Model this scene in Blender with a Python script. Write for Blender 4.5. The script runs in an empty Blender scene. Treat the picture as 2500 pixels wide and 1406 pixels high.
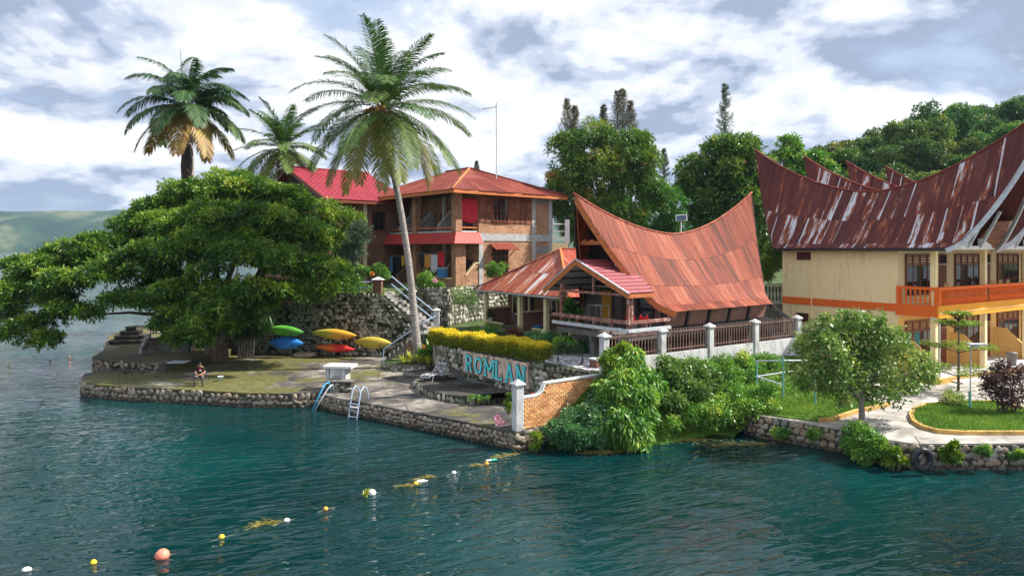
import bpy, bmesh, math, random
import numpy as np
from mathutils import Vector, Matrix

random.seed(11)
rng = np.random.default_rng(11)
SC = bpy.context.scene
COL = SC.collection
PI = math.pi
R = math.radians

# ------------------------------------------------------------------ camera
F, H, YH = 1667.0, 8.5, 609.0          # focal length (photo px), eye height (m), horizon row
cam = bpy.data.cameras.new('camera')
cam.lens, cam.sensor_width = 24.0, 36.0
cam.shift_y = -(703.0 - YH) / 2500.0
cam.clip_start, cam.clip_end = 0.5, 20000.0
cam_o = bpy.data.objects.new('camera', cam)
cam_o.location = (0, 0, H)
cam_o.rotation_euler = (R(90), 0, 0)
COL.objects.link(cam_o)
SC.camera = cam_o

# ------------------------------------------------------------------ sky, sun, exposure
SUN_EL, SUN_AZ = R(45), R(7)           # azimuth measured from +X towards +Y
w = bpy.data.worlds.new('World')
SC.world = w
w.use_nodes = True
wt = w.node_tree
wt.nodes.clear()


def N(nt, typ, ins=None, **props):
    n = nt.nodes.new('ShaderNode' + typ)
    for k, v in props.items():
        setattr(n, k, v)
    for k, v in (ins or {}).items():
        s = n.inputs[k]
        if isinstance(v, bpy.types.NodeSocket):
            nt.links.new(v, s)
        else:
            s.default_value = v
    return n


def ramp(nt, fac, stops, interp='LINEAR'):
    n = nt.nodes.new('ShaderNodeValToRGB')
    cr = n.color_ramp
    cr.interpolation = interp
    while len(cr.elements) < len(stops):
        cr.elements.new(0.5)
    for e, (p, c) in zip(cr.elements, stops):
        e.position = p
        e.color = (c, c, c, 1) if isinstance(c, (int, float)) else (c[0], c[1], c[2], 1)
    nt.links.new(fac, n.inputs[0])
    return n.outputs[0]


def mixc(nt, fac, a, b, blend='MIX'):
    n = nt.nodes.new('ShaderNodeMix')
    n.data_type = 'RGBA'
    n.blend_type = blend
    for s, v in ((n.inputs[0], fac), (n.inputs[6], a), (n.inputs[7], b)):
        if isinstance(v, bpy.types.NodeSocket):
            nt.links.new(v, s)
        elif isinstance(v, (int, float)):
            s.default_value = v
        else:
            s.default_value = (v[0], v[1], v[2], 1)
    return n.outputs[2]


def mth(nt, op, a, b=0.0, clamp=False):
    n = nt.nodes.new('ShaderNodeMath')
    n.operation = op
    n.use_clamp = clamp
    for s, v in ((n.inputs[0], a), (n.inputs[1], b)):
        if isinstance(v, bpy.types.NodeSocket):
            nt.links.new(v, s)
        else:
            s.default_value = v
    return n.outputs[0]


SKY_STRENGTH = 0.072
tc = N(wt, 'TexCoord')
sky = N(wt, 'TexSky', sky_type='NISHITA', sun_disc=False)
sky.sun_elevation = SUN_EL
sky.sun_rotation = R(90) - SUN_AZ
sky.air_density, sky.dust_density, sky.ozone_density = 1.0, 1.5, 1.0
sep = N(wt, 'SeparateXYZ', {0: tc.outputs['Generated']})


def cloud_field(dz, scale, detail, seed):
    """cloud density on a high, gently curved layer, looked up dz above the viewing direction"""
    zz = mth(wt, 'ADD', mth(wt, 'MAXIMUM', mth(wt, 'ADD', sep.outputs[2], dz), 0.0), 0.30)
    v_ = N(wt, 'CombineXYZ', {0: mth(wt, 'DIVIDE', sep.outputs[0], zz), 1: mth(wt, 'DIVIDE', sep.outputs[1], zz), 2: seed})
    return N(wt, 'TexNoise', {'Vector': v_.outputs[0], 'Scale': scale, 'Detail': detail, 'Roughness': 0.58, 'Distortion': 0.15}).outputs[0]


d0 = cloud_field(0.0, 2.0, 10.0, 2.2)
d1 = cloud_field(0.06, 2.0, 4.0, 2.2)
dbig = cloud_field(0.02, 0.7, 3.0, 9.1)
dens = mth(wt, 'ADD', mth(wt, 'MULTIPLY', d0, 0.65), mth(wt, 'MULTIPLY', dbig, 0.35))
cover = ramp(wt, dens, [(0.35, 0.3), (0.45, 1.0)], 'EASE')
lit = mth(wt, 'ADD', mth(wt, 'MULTIPLY', mth(wt, 'SUBTRACT', d0, d1), 2.1), mth(wt, 'ADD', mth(wt, 'MULTIPLY', dbig, 0.55), mth(wt, 'MULTIPLY', d0, 0.35)))
cloud = ramp(wt, lit, [(0.24, (3.0, 3.65, 5.0)), (0.37, (4.9, 5.5, 6.8)), (0.47, (7.0, 7.35, 8.1)), (0.62, (9.0, 9.1, 9.3))], 'EASE')
skyc = mixc(wt, 0.6, sky.outputs[0], (5.4, 6.8, 9.2))
col = mixc(wt, cover, skyc, cloud)
bg = N(wt, 'Background', {'Color': col, 'Strength': SKY_STRENGTH})
wo = N(wt, 'OutputWorld', {'Surface': bg.outputs[0]})

sl = bpy.data.lights.new('sun', 'SUN')
sl.energy = 5.0
sl.angle = R(0.6)
sl.color = (1.0, 0.93, 0.83)
so = bpy.data.objects.new('sun', sl)
sdir = Vector((math.cos(SUN_EL) * math.cos(SUN_AZ), math.cos(SUN_EL) * math.sin(SUN_AZ), math.sin(SUN_EL)))
so.rotation_euler = sdir.to_track_quat('Z', 'Y').to_euler()
so.location = (60, 20, 60)
COL.objects.link(so)

vs = SC.view_settings
vs.view_transform = 'Standard'
vs.look = 'None'
vs.exposure = 0.85
vs.gamma = 1.0
vs.use_curve_mapping = False
SC.render.engine = 'CYCLES'
SC.cycles.max_bounces = 6
SC.cycles.transparent_max_bounces = 6
SC.cycles.volume_bounces = 0


# ------------------------------------------------------------------ places in the photo -> metres
def gp(px, py, z):
    """ground point of height z seen at a photo pixel"""
    Y = F * (H - z) / (py - YH)
    return ((px - 1250.0) / F * Y, Y, z)


def at(px, py, Y):
    return ((px - 1250.0) / F * Y, Y, H - (py - YH) * Y / F)


# ------------------------------------------------------------------ objects
def tag(o, label=None, cat=None, group=None, kind=None):
    if label: o['label'] = label
    if cat: o['category'] = cat
    if group: o['group'] = group
    if kind: o['kind'] = kind
    return o


def thing(name, label, cat, loc=(0, 0, 0), rotz=0.0, group=None):
    o = bpy.data.objects.new(name, None)
    o.empty_display_size = 0.2
    COL.objects.link(o)
    o.location = loc
    o.rotation_euler = (0, 0, rotz)
    o['kind'] = 'thing'
    return tag(o, label, cat, group)


def link(name, me, m=None, parent=None, loc=None, rot=None, scale=None):
    o = bpy.data.objects.new(name, me)
    COL.objects.link(o)
    if m is not None and not me.materials:
        me.materials.append(m)
    if parent: o.parent = parent
    if loc is not None: o.location = loc
    if rot is not None: o.rotation_euler = rot
    if scale is not None: o.scale = scale
    return o


def copy_tree(o, parent=None):
    c = o.copy()
    COL.objects.link(c)
    c.parent = parent
    for ch in list(o.children):
        copy_tree(ch, c)
    return c


class MB:
    """collects shapes of one part"""
    def __init__(s):
        s.v, s.f = [], []

    def add(s, vs, fs):
        b = len(s.v)
        s.v += [tuple(p) for p in vs]
        s.f += [tuple(i + b for i in f) for f in fs]
        return s

    def box(s, x0, x1, y0, y1, z0, z1):
        return s.add([(x0, y0, z0), (x1, y0, z0), (x1, y1, z0), (x0, y1, z0), (x0, y0, z1), (x1, y0, z1), (x1, y1, z1), (x0, y1, z1)],
                     [(0, 3, 2, 1), (4, 5, 6, 7), (0, 1, 5, 4), (1, 2, 6, 5), (2, 3, 7, 6), (3, 0, 4, 7)])

    def beam(s, a, b, w, h, up=(0, 0, 1)):
        a, b = Vector(a), Vector(b)
        d = (b - a).normalized()
        sd = d.cross(Vector(up))
        if sd.length < 1e-4: sd = d.cross(Vector((1, 0, 0)))
        sd.normalize()
        u = sd.cross(d)
        sd, u = sd * w / 2, u * h / 2
        vs = [a - sd - u, a + sd - u, a + sd + u, a - sd + u, b - sd - u, b + sd - u, b + sd + u, b - sd + u]
        return s.add(vs, [(3, 2, 1, 0), (4, 5, 6, 7), (0, 1, 5, 4), (1, 2, 6, 5), (2, 3, 7, 6), (3, 0, 4, 7)])

    def tube(s, pts, r, n=6, cap=True):
        pts = [Vector(p) for p in pts]
        rs = r if isinstance(r, (list, tuple)) else [r] * len(pts)
        base = len(s.v)
        ref = None
        for i, p in enumerate(pts):
            d = (pts[min(i + 1, len(pts) - 1)] - pts[max(i - 1, 0)])
            if d.length < 1e-6: d = Vector((0, 0, 1))
            d.normalize()
            if ref is None:
                ref = d.cross(Vector((0, 0, 1)))
                if ref.length < 0.1: ref = d.cross(Vector((1, 0, 0)))
            ref = (ref - d * ref.dot(d)).normalized()
            q = d.cross(ref)
            for k in range(n):
                a = 2 * PI * k / n
                s.v.append(tuple(p + (ref * math.cos(a) + q * math.sin(a)) * rs[i]))
        for i in range(len(pts) - 1):
            for k in range(n):
                k2 = (k + 1) % n
                s.f.append((base + i * n + k, base + i * n + k2, base + (i + 1) * n + k2, base + (i + 1) * n + k))
        if cap:
            s.f.append(tuple(base + k for k in range(n))[::-1])
            s.f.append(tuple(base + (len(pts) - 1) * n + k for k in range(n)))
        return s

    def lathe(s, prof, n=12, c=(0, 0, 0)):
        base = len(s.v)
        for r, z in prof:
            for k in range(n):
                a = 2 * PI * k / n
                s.v.append((c[0] + r * math.cos(a), c[1] + r * math.sin(a), c[2] + z))
        for i in range(len(prof) - 1):
            for k in range(n):
                k2 = (k + 1) % n
                s.f.append((base + i * n + k, base + i * n + k2, base + (i + 1) * n + k2, base + (i + 1) * n + k))
        s.f.append(tuple(base + k for k in range(n))[::-1])
        s.f.append(tuple(base + (len(prof) - 1) * n + k for k in range(n)))
        return s

    def prism(s, poly, z0, z1):
        n = len(poly)
        z0s = z0 if isinstance(z0, (list, tuple)) else [z0] * n
        z1s = z1 if isinstance(z1, (list, tuple)) else [z1] * n
        vs = [(p[0], p[1], z) for p, z in zip(poly, z0s)] + [(p[0], p[1], z) for p, z in zip(poly, z1s)]
        fs = [tuple(range(n))[::-1], tuple(range(n, 2 * n))]
        fs += [(i, (i + 1) % n, n + (i + 1) % n, n + i) for i in range(n)]
        return s.add(vs, fs)

    def slab(s, pts, nrm, t):
        """polygon given in 3D thickened by t along -nrm"""
        n = len(pts)
        nv = Vector(nrm).normalized() * t
        vs = [tuple(p) for p in pts] + [tuple(Vector(p) - nv) for p in pts]
        fs = [tuple(range(n)), tuple(range(n, 2 * n))[::-1]] + [(i, n + i, n + (i + 1) % n, (i + 1) % n) for i in range(n)]
        return s.add(vs, fs)

    def build(s, name, m, parent=None, smooth=False, bevel=0.0):
        me = bpy.data.meshes.new(name)
        me.from_pydata(s.v, [], s.f)
        if smooth:
            me.polygons.foreach_set('use_smooth', [True] * len(me.polygons))
        bm = bmesh.new()
        bm.from_mesh(me)
        bmesh.ops.recalc_face_normals(bm, faces=bm.faces)
        if bevel > 0:
            bmesh.ops.bevel(bm, geom=list(bm.edges), offset=bevel, segments=1, affect='EDGES', clamp_overlap=True)
        bm.to_mesh(me)
        bm.free()
        return link(name, me, m, parent)


def npmesh(name, V, Q, m, parent=None, smooth=False, tint=None):
    """mesh from numpy arrays: V (n,3), Q (k,4)"""
    me = bpy.data.meshes.new(name)
    me.vertices.add(len(V))
    me.vertices.foreach_set('co', np.asarray(V, dtype=np.float32).ravel())
    k = Q.shape[1]
    me.loops.add(Q.size)
    me.loops.foreach_set('vertex_index', Q.astype(np.int32).ravel())
    me.polygons.add(len(Q))
    me.polygons.foreach_set('loop_start', np.arange(0, Q.size, k, dtype=np.int32))
    if smooth:
        me.polygons.foreach_set('use_smooth', np.ones(len(Q), dtype=bool))
    if tint is not None:
        a = me.attributes.new('tint', 'FLOAT', 'FACE')
        a.data.foreach_set('value', np.asarray(tint, dtype=np.float32))
    me.update()
    me.validate()
    return link(name, me, m, parent)


# ------------------------------------------------------------------ materials
def newmat(name):
    m = bpy.data.materials.new(name)
    m.use_nodes = True
    nt = m.node_tree
    b = nt.nodes['Principled BSDF']
    return m, nt, b


def coords(nt, kind='Object', scale=(1, 1, 1), rot=(0, 0, 0)):
    t = N(nt, 'TexCoord')
    if kind == 'World':
        src = N(nt, 'NewGeometry').outputs['Position']
    else:
        src = t.outputs[kind]
    return N(nt, 'Mapping', {'Vector': src, 'Scale': scale, 'Rotation': rot}).outputs[0]


def pm(name, stops, scale=4.0, detail=5.0, rough=0.75, bump=0.0, bscale=None, kind='Object', stretch=(1, 1, 1),
       rand=0.0, huer=0.0, metal=0.0, distort=0.0, spec=0.4, nrough=0.6):
    """noise-ramped paint / wood / plaster / metal, with a per-object value shift"""
    m, nt, b = newmat(name)
    v = coords(nt, kind, stretch)
    nz = N(nt, 'TexNoise', {'Vector': v, 'Scale': scale, 'Detail': detail, 'Roughness': nrough, 'Distortion': distort})
    if len(stops) == 1 or not isinstance(stops[0][1], (tuple, list)):
        stops = [(0.3, tuple(x * 0.85 for x in stops)), (0.7, tuple(min(1, x * 1.1) for x in stops))] if not isinstance(stops[0], (tuple, list)) else stops
    c = ramp(nt, nz.outputs[0], stops)
    if rand or huer:
        oi = N(nt, 'ObjectInfo')
        val = mth(nt, 'ADD', mth(nt, 'MULTIPLY', oi.outputs['Random'], 2 * rand), 1 - rand)
        h = N(nt, 'HueSaturation', {'Color': c, 'Value': val})
        if huer:
            h2 = mth(nt, 'FRACT', mth(nt, 'MULTIPLY', oi.outputs['Random'], 7.31))
            nt.links.new(mth(nt, 'ADD', mth(nt, 'MULTIPLY', h2, 2 * huer), 0.5 - huer), h.inputs['Hue'])
        c = h.outputs[0]
    nt.links.new(c, b.inputs['Base Color'])
    b.inputs['Roughness'].default_value = rough
    b.inputs['Metallic'].default_value = metal
    b.inputs['Specular IOR Level'].default_value = spec
    if bump:
        n2 = N(nt, 'TexNoise', {'Vector': v, 'Scale': bscale or scale * 3, 'Detail': 4.0})
        bp = N(nt, 'Bump', {'Height': n2.outputs[0], 'Strength': bump, 'Distance': 0.03})
        nt.links.new(bp.outputs[0], b.inputs['Normal'])
    return m


def plain(name, c, rough=0.6, metal=0.0, var=0.12):
    return pm(name, [(0.3, tuple(x * (1 - var) for x in c)), (0.7, tuple(min(1.0, x * (1 + var)) for x in c))], 6.0, rough=rough, metal=metal)


def leafmat(name, stops, rough=0.45, trans=0.3, rand=0.0):
    m, nt, b = newmat(name)
    a = N(nt, 'Attribute', attribute_name='tint')
    c = ramp(nt, a.outputs['Fac'], stops)
    if rand:
        oi = N(nt, 'ObjectInfo')
        val = mth(nt, 'ADD', mth(nt, 'MULTIPLY', oi.outputs['Random'], 2 * rand), 1 - rand)
        h2 = mth(nt, 'FRACT', mth(nt, 'MULTIPLY', oi.outputs['Random'], 7.31))
        c = N(nt, 'HueSaturation', {'Color': c, 'Value': val, 'Hue': mth(nt, 'ADD', mth(nt, 'MULTIPLY', h2, 0.06), 0.47)}).outputs[0]
    nt.links.new(c, b.inputs['Base Color'])
    b.inputs['Roughness'].default_value = rough
    tr = N(nt, 'BsdfTranslucent', {'Color': mixc(nt, 1.0, c, (1.0, 1.0, 0.45), 'MULTIPLY')})
    mx = N(nt, 'MixShader', {0: trans, 1: b.outputs[0], 2: tr.outputs[0]})
    out = nt.nodes['Material Output']
    nt.links.new(mx.outputs[0], out.inputs['Surface'])
    return m


def brickmat(name, c1, c2, mortar, bw=0.22, bh=0.075, ms=0.012, kind='Object', bump=0.5, rough=0.85, stain=0.35):
    m, nt, b = newmat(name)
    v = coords(nt, kind)
    s = N(nt, 'SeparateXYZ', {0: v})
    vec = N(nt, 'CombineXYZ', {0: mth(nt, 'ADD', s.outputs[0], s.outputs[1]), 1: s.outputs[2]})
    bt = N(nt, 'TexBrick', {'Vector': vec.outputs[0], 'Color1': (*c1, 1), 'Color2': (*c2, 1), 'Mortar': (*mortar, 1), 'Scale': 1.0,
                            'Mortar Size': ms, 'Mortar Smooth': 0.3, 'Brick Width': bw, 'Row Height': bh, 'Bias': 0.0})
    nz = N(nt, 'TexNoise', {'Vector': v, 'Scale': 1.1, 'Detail': 6.0, 'Roughness': 0.65})
    st = ramp(nt, nz.outputs[0], [(0.32, 1 - stain), (0.62, 1.1)])
    nz2 = N(nt, 'TexNoise', {'Vector': v, 'Scale': 9.0, 'Detail': 2.0})
    c = mixc(nt, 1.0, bt.outputs[0], st, 'MULTIPLY')
    c = mixc(nt, 0.55, c, ramp(nt, nz2.outputs[0], [(0.35, 0.55), (0.65, 1.3)]), 'MULTIPLY')
    nt.links.new(c, b.inputs['Base Color'])
    b.inputs['Roughness'].default_value = rough
    bp = N(nt, 'Bump', {'Height': mth(nt, 'SUBTRACT', 1.0, bt.outputs[1]), 'Strength': bump, 'Distance': 0.012})
    nt.links.new(bp.outputs[0], b.inputs['Normal'])
    return m


def tinmat(name, stops, streak=(0.35, 6.0, 6.0), patch=None, rough=0.55, rand=0.2, kind='Object', scale=1.0, metal=0.0, patch_at=(0.56, 0.6)):
    """rusted, faded sheet roofing: streaks along the fall of the roof, optional bare-metal patches"""
    m, nt, b = newmat(name)
    oi = N(nt, 'ObjectInfo')
    base = coords(nt, kind)
    off = N(nt, 'CombineXYZ', {0: mth(nt, 'MULTIPLY', oi.outputs['Random'], 57.0), 1: mth(nt, 'MULTIPLY', oi.outputs['Random'], 23.0)})
    v = N(nt, 'VectorMath', {0: base, 1: off.outputs[0]}, operation='ADD').outputs[0]
    mp = N(nt, 'Mapping', {'Vector': v, 'Scale': streak}).outputs[0]
    nz = N(nt, 'TexNoise', {'Vector': mp, 'Scale': scale, 'Detail': 6.0, 'Roughness': 0.62})
    fac = mth(nt, 'ADD', nz.outputs[0], mth(nt, 'MULTIPLY', mth(nt, 'SUBTRACT', oi.outputs['Random'], 0.5), rand))
    c = ramp(nt, fac, stops)
    fine = N(nt, 'TexNoise', {'Vector': base, 'Scale': 14.0, 'Detail': 3.0})
    c = mixc(nt, 0.5, c, ramp(nt, fine.outputs[0], [(0.3, 0.65), (0.7, 1.25)]), 'MULTIPLY')
    if patch:
        big = N(nt, 'TexNoise', {'Vector': N(nt, 'Mapping', {'Vector': v, 'Scale': tuple(x * 0.55 for x in streak)}).outputs[0], 'Scale': scale, 'Detail': 8.0, 'Roughness': 0.7})
        pf = mth(nt, 'ADD', big.outputs[0], mth(nt, 'MULTIPLY', mth(nt, 'SUBTRACT', mth(nt, 'FRACT', mth(nt, 'MULTIPLY', oi.outputs['Random'], 13.7)), 0.5), 0.16))
        rust = ramp(nt, pf, [(patch_at[0] - 0.03, 0.0), (patch_at[0], 1.0)])
        bare = ramp(nt, pf, [(patch_at[1] - 0.015, 0.0), (patch_at[1] + 0.02, 1.0)])
        c = mixc(nt, rust, c, patch[0])
        c = mixc(nt, bare, c, patch[1])
        edge = N(nt, 'Attribute', attribute_name='tint')
        ef = mth(nt, 'MULTIPLY', edge.outputs['Fac'], ramp(nt, big.outputs[0], [(0.38, 0.0), (0.46, 1.0)]))
        c = mixc(nt, ef, c, patch[1])
    nt.links.new(c, b.inputs['Base Color'])
    b.inputs['Roughness'].default_value = rough
    b.inputs['Metallic'].default_value = metal
    b.inputs['Specular IOR Level'].default_value = 0.2
    return m


MAT = {}
MAT['concrete'] = pm('concrete', [(0.28, (0.10, 0.10, 0.095)), (0.5, (0.27, 0.26, 0.245)), (0.7, (0.40, 0.385, 0.36))], 2.2, 8.0, 0.9, 0.4, 18)
MAT['pale_concrete'] = pm('pale_concrete', [(0.3, (0.33, 0.33, 0.33)), (0.5, (0.55, 0.56, 0.57)), (0.7, (0.66, 0.66, 0.66))], 3.0, 6.0, 0.85, 0.3, 25, stretch=(1, 1, 0.5))
MAT['step_concrete'] = pm('step_concrete', [(0.3, (0.07, 0.065, 0.055)), (0.55, (0.17, 0.16, 0.14)), (0.75, (0.3, 0.28, 0.25))], 3.0, 6.0, 0.9, 0.3, 18)
MAT['mortar'] = pm('mortar', [(0.3, (0.025, 0.026, 0.018)), (0.6, (0.075, 0.072, 0.055)), (0.75, (0.13, 0.125, 0.10))], 2.0, 5.0, 0.95, 0.5, 20, kind='World')
MAT['dark_mortar'] = pm('dark_mortar', [(0.3, (0.012, 0.016, 0.007)), (0.6, (0.035, 0.04, 0.018)), (0.8, (0.09, 0.09, 0.06))], 1.2, 5.0, 0.95, 0.5, 20, kind='World')


def stonemat(name, c, moss, mfac):
    m, nt, b = newmat(name)
    oi = N(nt, 'ObjectInfo')
    v = coords(nt, 'World')
    nz = N(nt, 'TexNoise', {'Vector': v, 'Scale': 7.0, 'Detail': 6.0, 'Roughness': 0.7})
    base = ramp(nt, oi.outputs['Random'], c)
    col = mixc(nt, 0.8, base, ramp(nt, nz.outputs[0], [(0.3, 0.45), (0.7, 1.35)]), 'MULTIPLY')
    n2 = N(nt, 'TexNoise', {'Vector': v, 'Scale': 0.9, 'Detail': 7.0, 'Roughness': 0.7})
    col = mixc(nt, ramp(nt, n2.outputs[0], [(mfac, 0.0), (mfac + 0.16, 0.85)]), col, moss)
    # the wet, algae-dark strip along the water line
    z = N(nt, 'SeparateXYZ', {0: N(nt, 'NewGeometry').outputs['Position']}).outputs[2]
    wet = ramp(nt, mth(nt, 'ADD', z, mth(nt, 'MULTIPLY', nz.outputs[0], 0.15)), [(0.0, 0.28), (0.17, 0.35), (0.3, 1.0)])
    col = mixc(nt, 1.0, col, wet, 'MULTIPLY')
    nt.links.new(col, b.inputs['Base Color'])
    b.inputs['Roughness'].default_value = 0.85
    bp = N(nt, 'Bump', {'Height': nz.outputs[0], 'Strength': 0.6, 'Distance': 0.03})
    nt.links.new(bp.outputs[0], b.inputs['Normal'])
    return m


MAT['quay_stone'] = stonemat('quay_stone', [(0.0, (0.16, 0.14, 0.11)), (0.3, (0.26, 0.23, 0.18)), (0.55, (0.36, 0.30, 0.22)), (0.8, (0.30, 0.22, 0.16)), (1.0, (0.42, 0.39, 0.33))], (0.06, 0.075, 0.02), 0.56)
MAT['yard_stone'] = stonemat('yard_stone', [(0.0, (0.2, 0.17, 0.13)), (0.35, (0.36, 0.28, 0.2)), (0.6, (0.40, 0.30, 0.22)), (0.8, (0.25, 0.24, 0.23)), (1.0, (0.45, 0.4, 0.33))], (0.09, 0.10, 0.03), 0.55)
MAT['wall_stone'] = stonemat('wall_stone', [(0.0, (0.10, 0.10, 0.07)), (0.35, (0.24, 0.24, 0.18)), (0.65, (0.42, 0.41, 0.34)), (1.0, (0.58, 0.56, 0.48))], (0.025, 0.032, 0.012), 0.50)

MAT['brick'] = brickmat('house_brick', (0.62, 0.31, 0.16), (0.38, 0.16, 0.08), (0.30, 0.24, 0.18), 0.26, 0.09, 0.015)
MAT['brick_dark'] = brickmat('bungalow_brick', (0.30, 0.13, 0.075), (0.22, 0.09, 0.05), (0.15, 0.11, 0.09))
MAT['brick_piece'] = pm('garden_brick', [(0.3, (0.52, 0.23, 0.09)), (0.5, (0.72, 0.36, 0.15)), (0.7, (0.82, 0.48, 0.24))], 3.0, 6.0, 0.85, 0.3, 30, kind='World', rand=0.25, huer=0.012)
MAT['brick_bed'] = pm('brick_mortar', [(0.3, (0.30, 0.15, 0.07)), (0.7, (0.48, 0.27, 0.14))], 6.0, rough=0.95)
MAT['white'] = pm('white_paint', [(0.3, (0.55, 0.56, 0.56)), (0.6, (0.78, 0.78, 0.76))], 5.0, 6.0, 0.7)
MAT['greypaint'] = pm('grey_render', [(0.3, (0.30, 0.31, 0.32)), (0.6, (0.45, 0.46, 0.47))], 2.5, 6.0, 0.85)
MAT['cream'] = None


def plaster(name, base, dark, amt=0.5):
    m, nt, b = newmat(name)
    v = coords(nt, 'Object')
    n1 = N(nt, 'TexNoise', {'Vector': v, 'Scale': 0.8, 'Detail': 7.0, 'Roughness': 0.7})
    n2 = N(nt, 'TexNoise', {'Vector': coords(nt, 'Object', (5.0, 5.0, 0.35)), 'Scale': 1.0, 'Detail': 6.0, 'Roughness': 0.7})
    f = ramp(nt, mth(nt, 'MULTIPLY', mth(nt, 'ADD', n1.outputs[0], n2.outputs[0]), 0.5), [(0.52, 0.0), (0.65, amt)])
    c = mixc(nt, f, base, dark)
    c = mixc(nt, 0.5, c, ramp(nt, n1.outputs[0], [(0.3, 0.88), (0.7, 1.08)]), 'MULTIPLY')
    nt.links.new(c, b.inputs['Base Color'])
    b.inputs['Roughness'].default_value = 0.85
    n3 = N(nt, 'TexNoise', {'Vector': v, 'Scale': 30.0, 'Detail': 3.0})
    nt.links.new(N(nt, 'Bump', {'Height': n3.outputs[0], 'Strength': 0.15, 'Distance': 0.01}).outputs[0], b.inputs['Normal'])
    return m


MAT['cream'] = plaster('cream_plaster', (0.90, 0.73, 0.41), (0.36, 0.31, 0.25), 0.6)
MAT['yellowwall'] = plaster('yellow_plaster', (0.78, 0.50, 0.17), (0.5, 0.36, 0.2), 0.3)
MAT['orange'] = plaster('orange_paint', (0.80, 0.145, 0.015), (0.5, 0.10, 0.02), 0.3)
MAT['amber'] = plaster('sunlit_orange_paint', (0.86, 0.36, 0.02), (0.55, 0.2, 0.03), 0.25)  # sunlit copy of the band's orange: sun brightness put into the colour
MAT['postcream'] = plain('post_cream', (0.72, 0.64, 0.38), 0.75)
MAT['wood_red'] = pm('red_brown_wood', [(0.3, (0.13, 0.03, 0.015)), (0.7, (0.24, 0.06, 0.025))], 3.0, rough=0.55, stretch=(1, 1, 6))
MAT['wood_dark'] = pm('dark_wood', [(0.3, (0.028, 0.019, 0.015)), (0.7, (0.065, 0.045, 0.035))], 3.0, rough=0.7, stretch=(1, 1, 5))
MAT['wood_brown'] = pm('brown_board', [(0.3, (0.10, 0.035, 0.02)), (0.5, (0.19, 0.07, 0.035)), (0.72, (0.33, 0.16, 0.08))], 1.6, rough=0.7, stretch=(1, 1, 4), rand=0.35)
MAT['fascia'] = pm('orange_fascia', [(0.3, (0.36, 0.10, 0.03)), (0.6, (0.60, 0.19, 0.055)), (0.78, (0.62, 0.42, 0.30))], 2.0, 7.0, rough=0.65, stretch=(3, 3, 3))
MAT['rail_old'] = pm('worn_rail_paint', [(0.35, (0.19, 0.075, 0.055)), (0.55, (0.30, 0.13, 0.10)), (0.66, (0.55, 0.45, 0.42))], 4.0, 7.0, rough=0.7)
MAT['rail_grey'] = pm('grey_rail', [(0.3, (0.40, 0.43, 0.47)), (0.7, (0.62, 0.66, 0.70))], 4.0, 6.0, rough=0.6)
MAT['pipe_blue'] = pm('pale_blue_pipe', [(0.3, (0.30, 0.42, 0.60)), (0.6, (0.48, 0.60, 0.78))], 8.0, rough=0.4)
MAT['pipe_teal'] = pm('teal_pipe', [(0.35, (0.12, 0.30, 0.27)), (0.6, (0.16, 0.45, 0.40)), (0.75, (0.30, 0.36, 0.33))], 6.0, rough=0.5)
MAT['pipe_steel'] = pm('pale_steel', [(0.3, (0.42, 0.46, 0.52)), (0.7, (0.70, 0.74, 0.78))], 8.0, rough=0.35, metal=0.4)
MAT['iron'] = pm('dark_iron', [(0.3, (0.012, 0.013, 0.014)), (0.7, (0.04, 0.04, 0.042))], 8.0, rough=0.5)
MAT['bar'] = pm('fence_bar', [(0.35, (0.10, 0.055, 0.045)), (0.6, (0.24, 0.14, 0.12)), (0.75, (0.34, 0.22, 0.19))], 3.0, 5.0, rough=0.6)
MAT['glass'] = None
m, nt, b = newmat('window_glass')
b.inputs['Base Color'].default_value = (0.012, 0.014, 0.016, 1)
b.inputs['Roughness'].default_value = 0.06
b.inputs['Specular IOR Level'].default_value = 0.5
MAT['glass'] = m
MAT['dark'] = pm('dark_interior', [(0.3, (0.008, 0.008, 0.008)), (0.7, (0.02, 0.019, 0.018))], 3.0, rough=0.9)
MAT['rubber'] = pm('black_rubber', [(0.3, (0.010, 0.011, 0.014)), (0.7, (0.035, 0.038, 0.045))], 7.0, rough=0.38)
MAT['trunk'] = pm('bark', [(0.3, (0.07, 0.05, 0.035)), (0.6, (0.17, 0.13, 0.10)), (0.75, (0.26, 0.22, 0.18))], 5.0, 6.0, 0.9, 0.5, 14, stretch=(1, 1, 0.4))
MAT['greybark'] = pm('grey_bark', [(0.3, (0.16, 0.14, 0.12)), (0.6, (0.30, 0.27, 0.24))], 5.0, 6.0, 0.9, 0.4, 14, stretch=(1, 1, 0.4))
m, nt, b = newmat('palm_bark')
v = coords(nt, 'Object', (1, 1, 1))
wv = N(nt, 'TexWave', {'Vector': v, 'Scale': 2.4, 'Distortion': 4.0, 'Detail': 3.0, 'Detail Scale': 2.0}, bands_direction='Z')
nz = N(nt, 'TexNoise', {'Vector': v, 'Scale': 5.0, 'Detail': 6.0})
c = mixc(nt, ramp(nt, wv.outputs[0], [(0.2, 0.0), (0.8, 1.0)]), (0.20, 0.18, 0.16), (0.44, 0.41, 0.38))
c = mixc(nt, 0.7, c, ramp(nt, nz.outputs[0], [(0.3, 0.5), (0.7, 1.25)]), 'MULTIPLY')
nt.links.new(c, b.inputs['Base Color'])
b.inputs['Roughness'].default_value = 0.9
nt.links.new(N(nt, 'Bump', {'Height': wv.outputs[0], 'Strength': 0.5, 'Distance': 0.03}).outputs[0], b.inputs['Normal'])
MAT['palmbark'] = m

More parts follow.
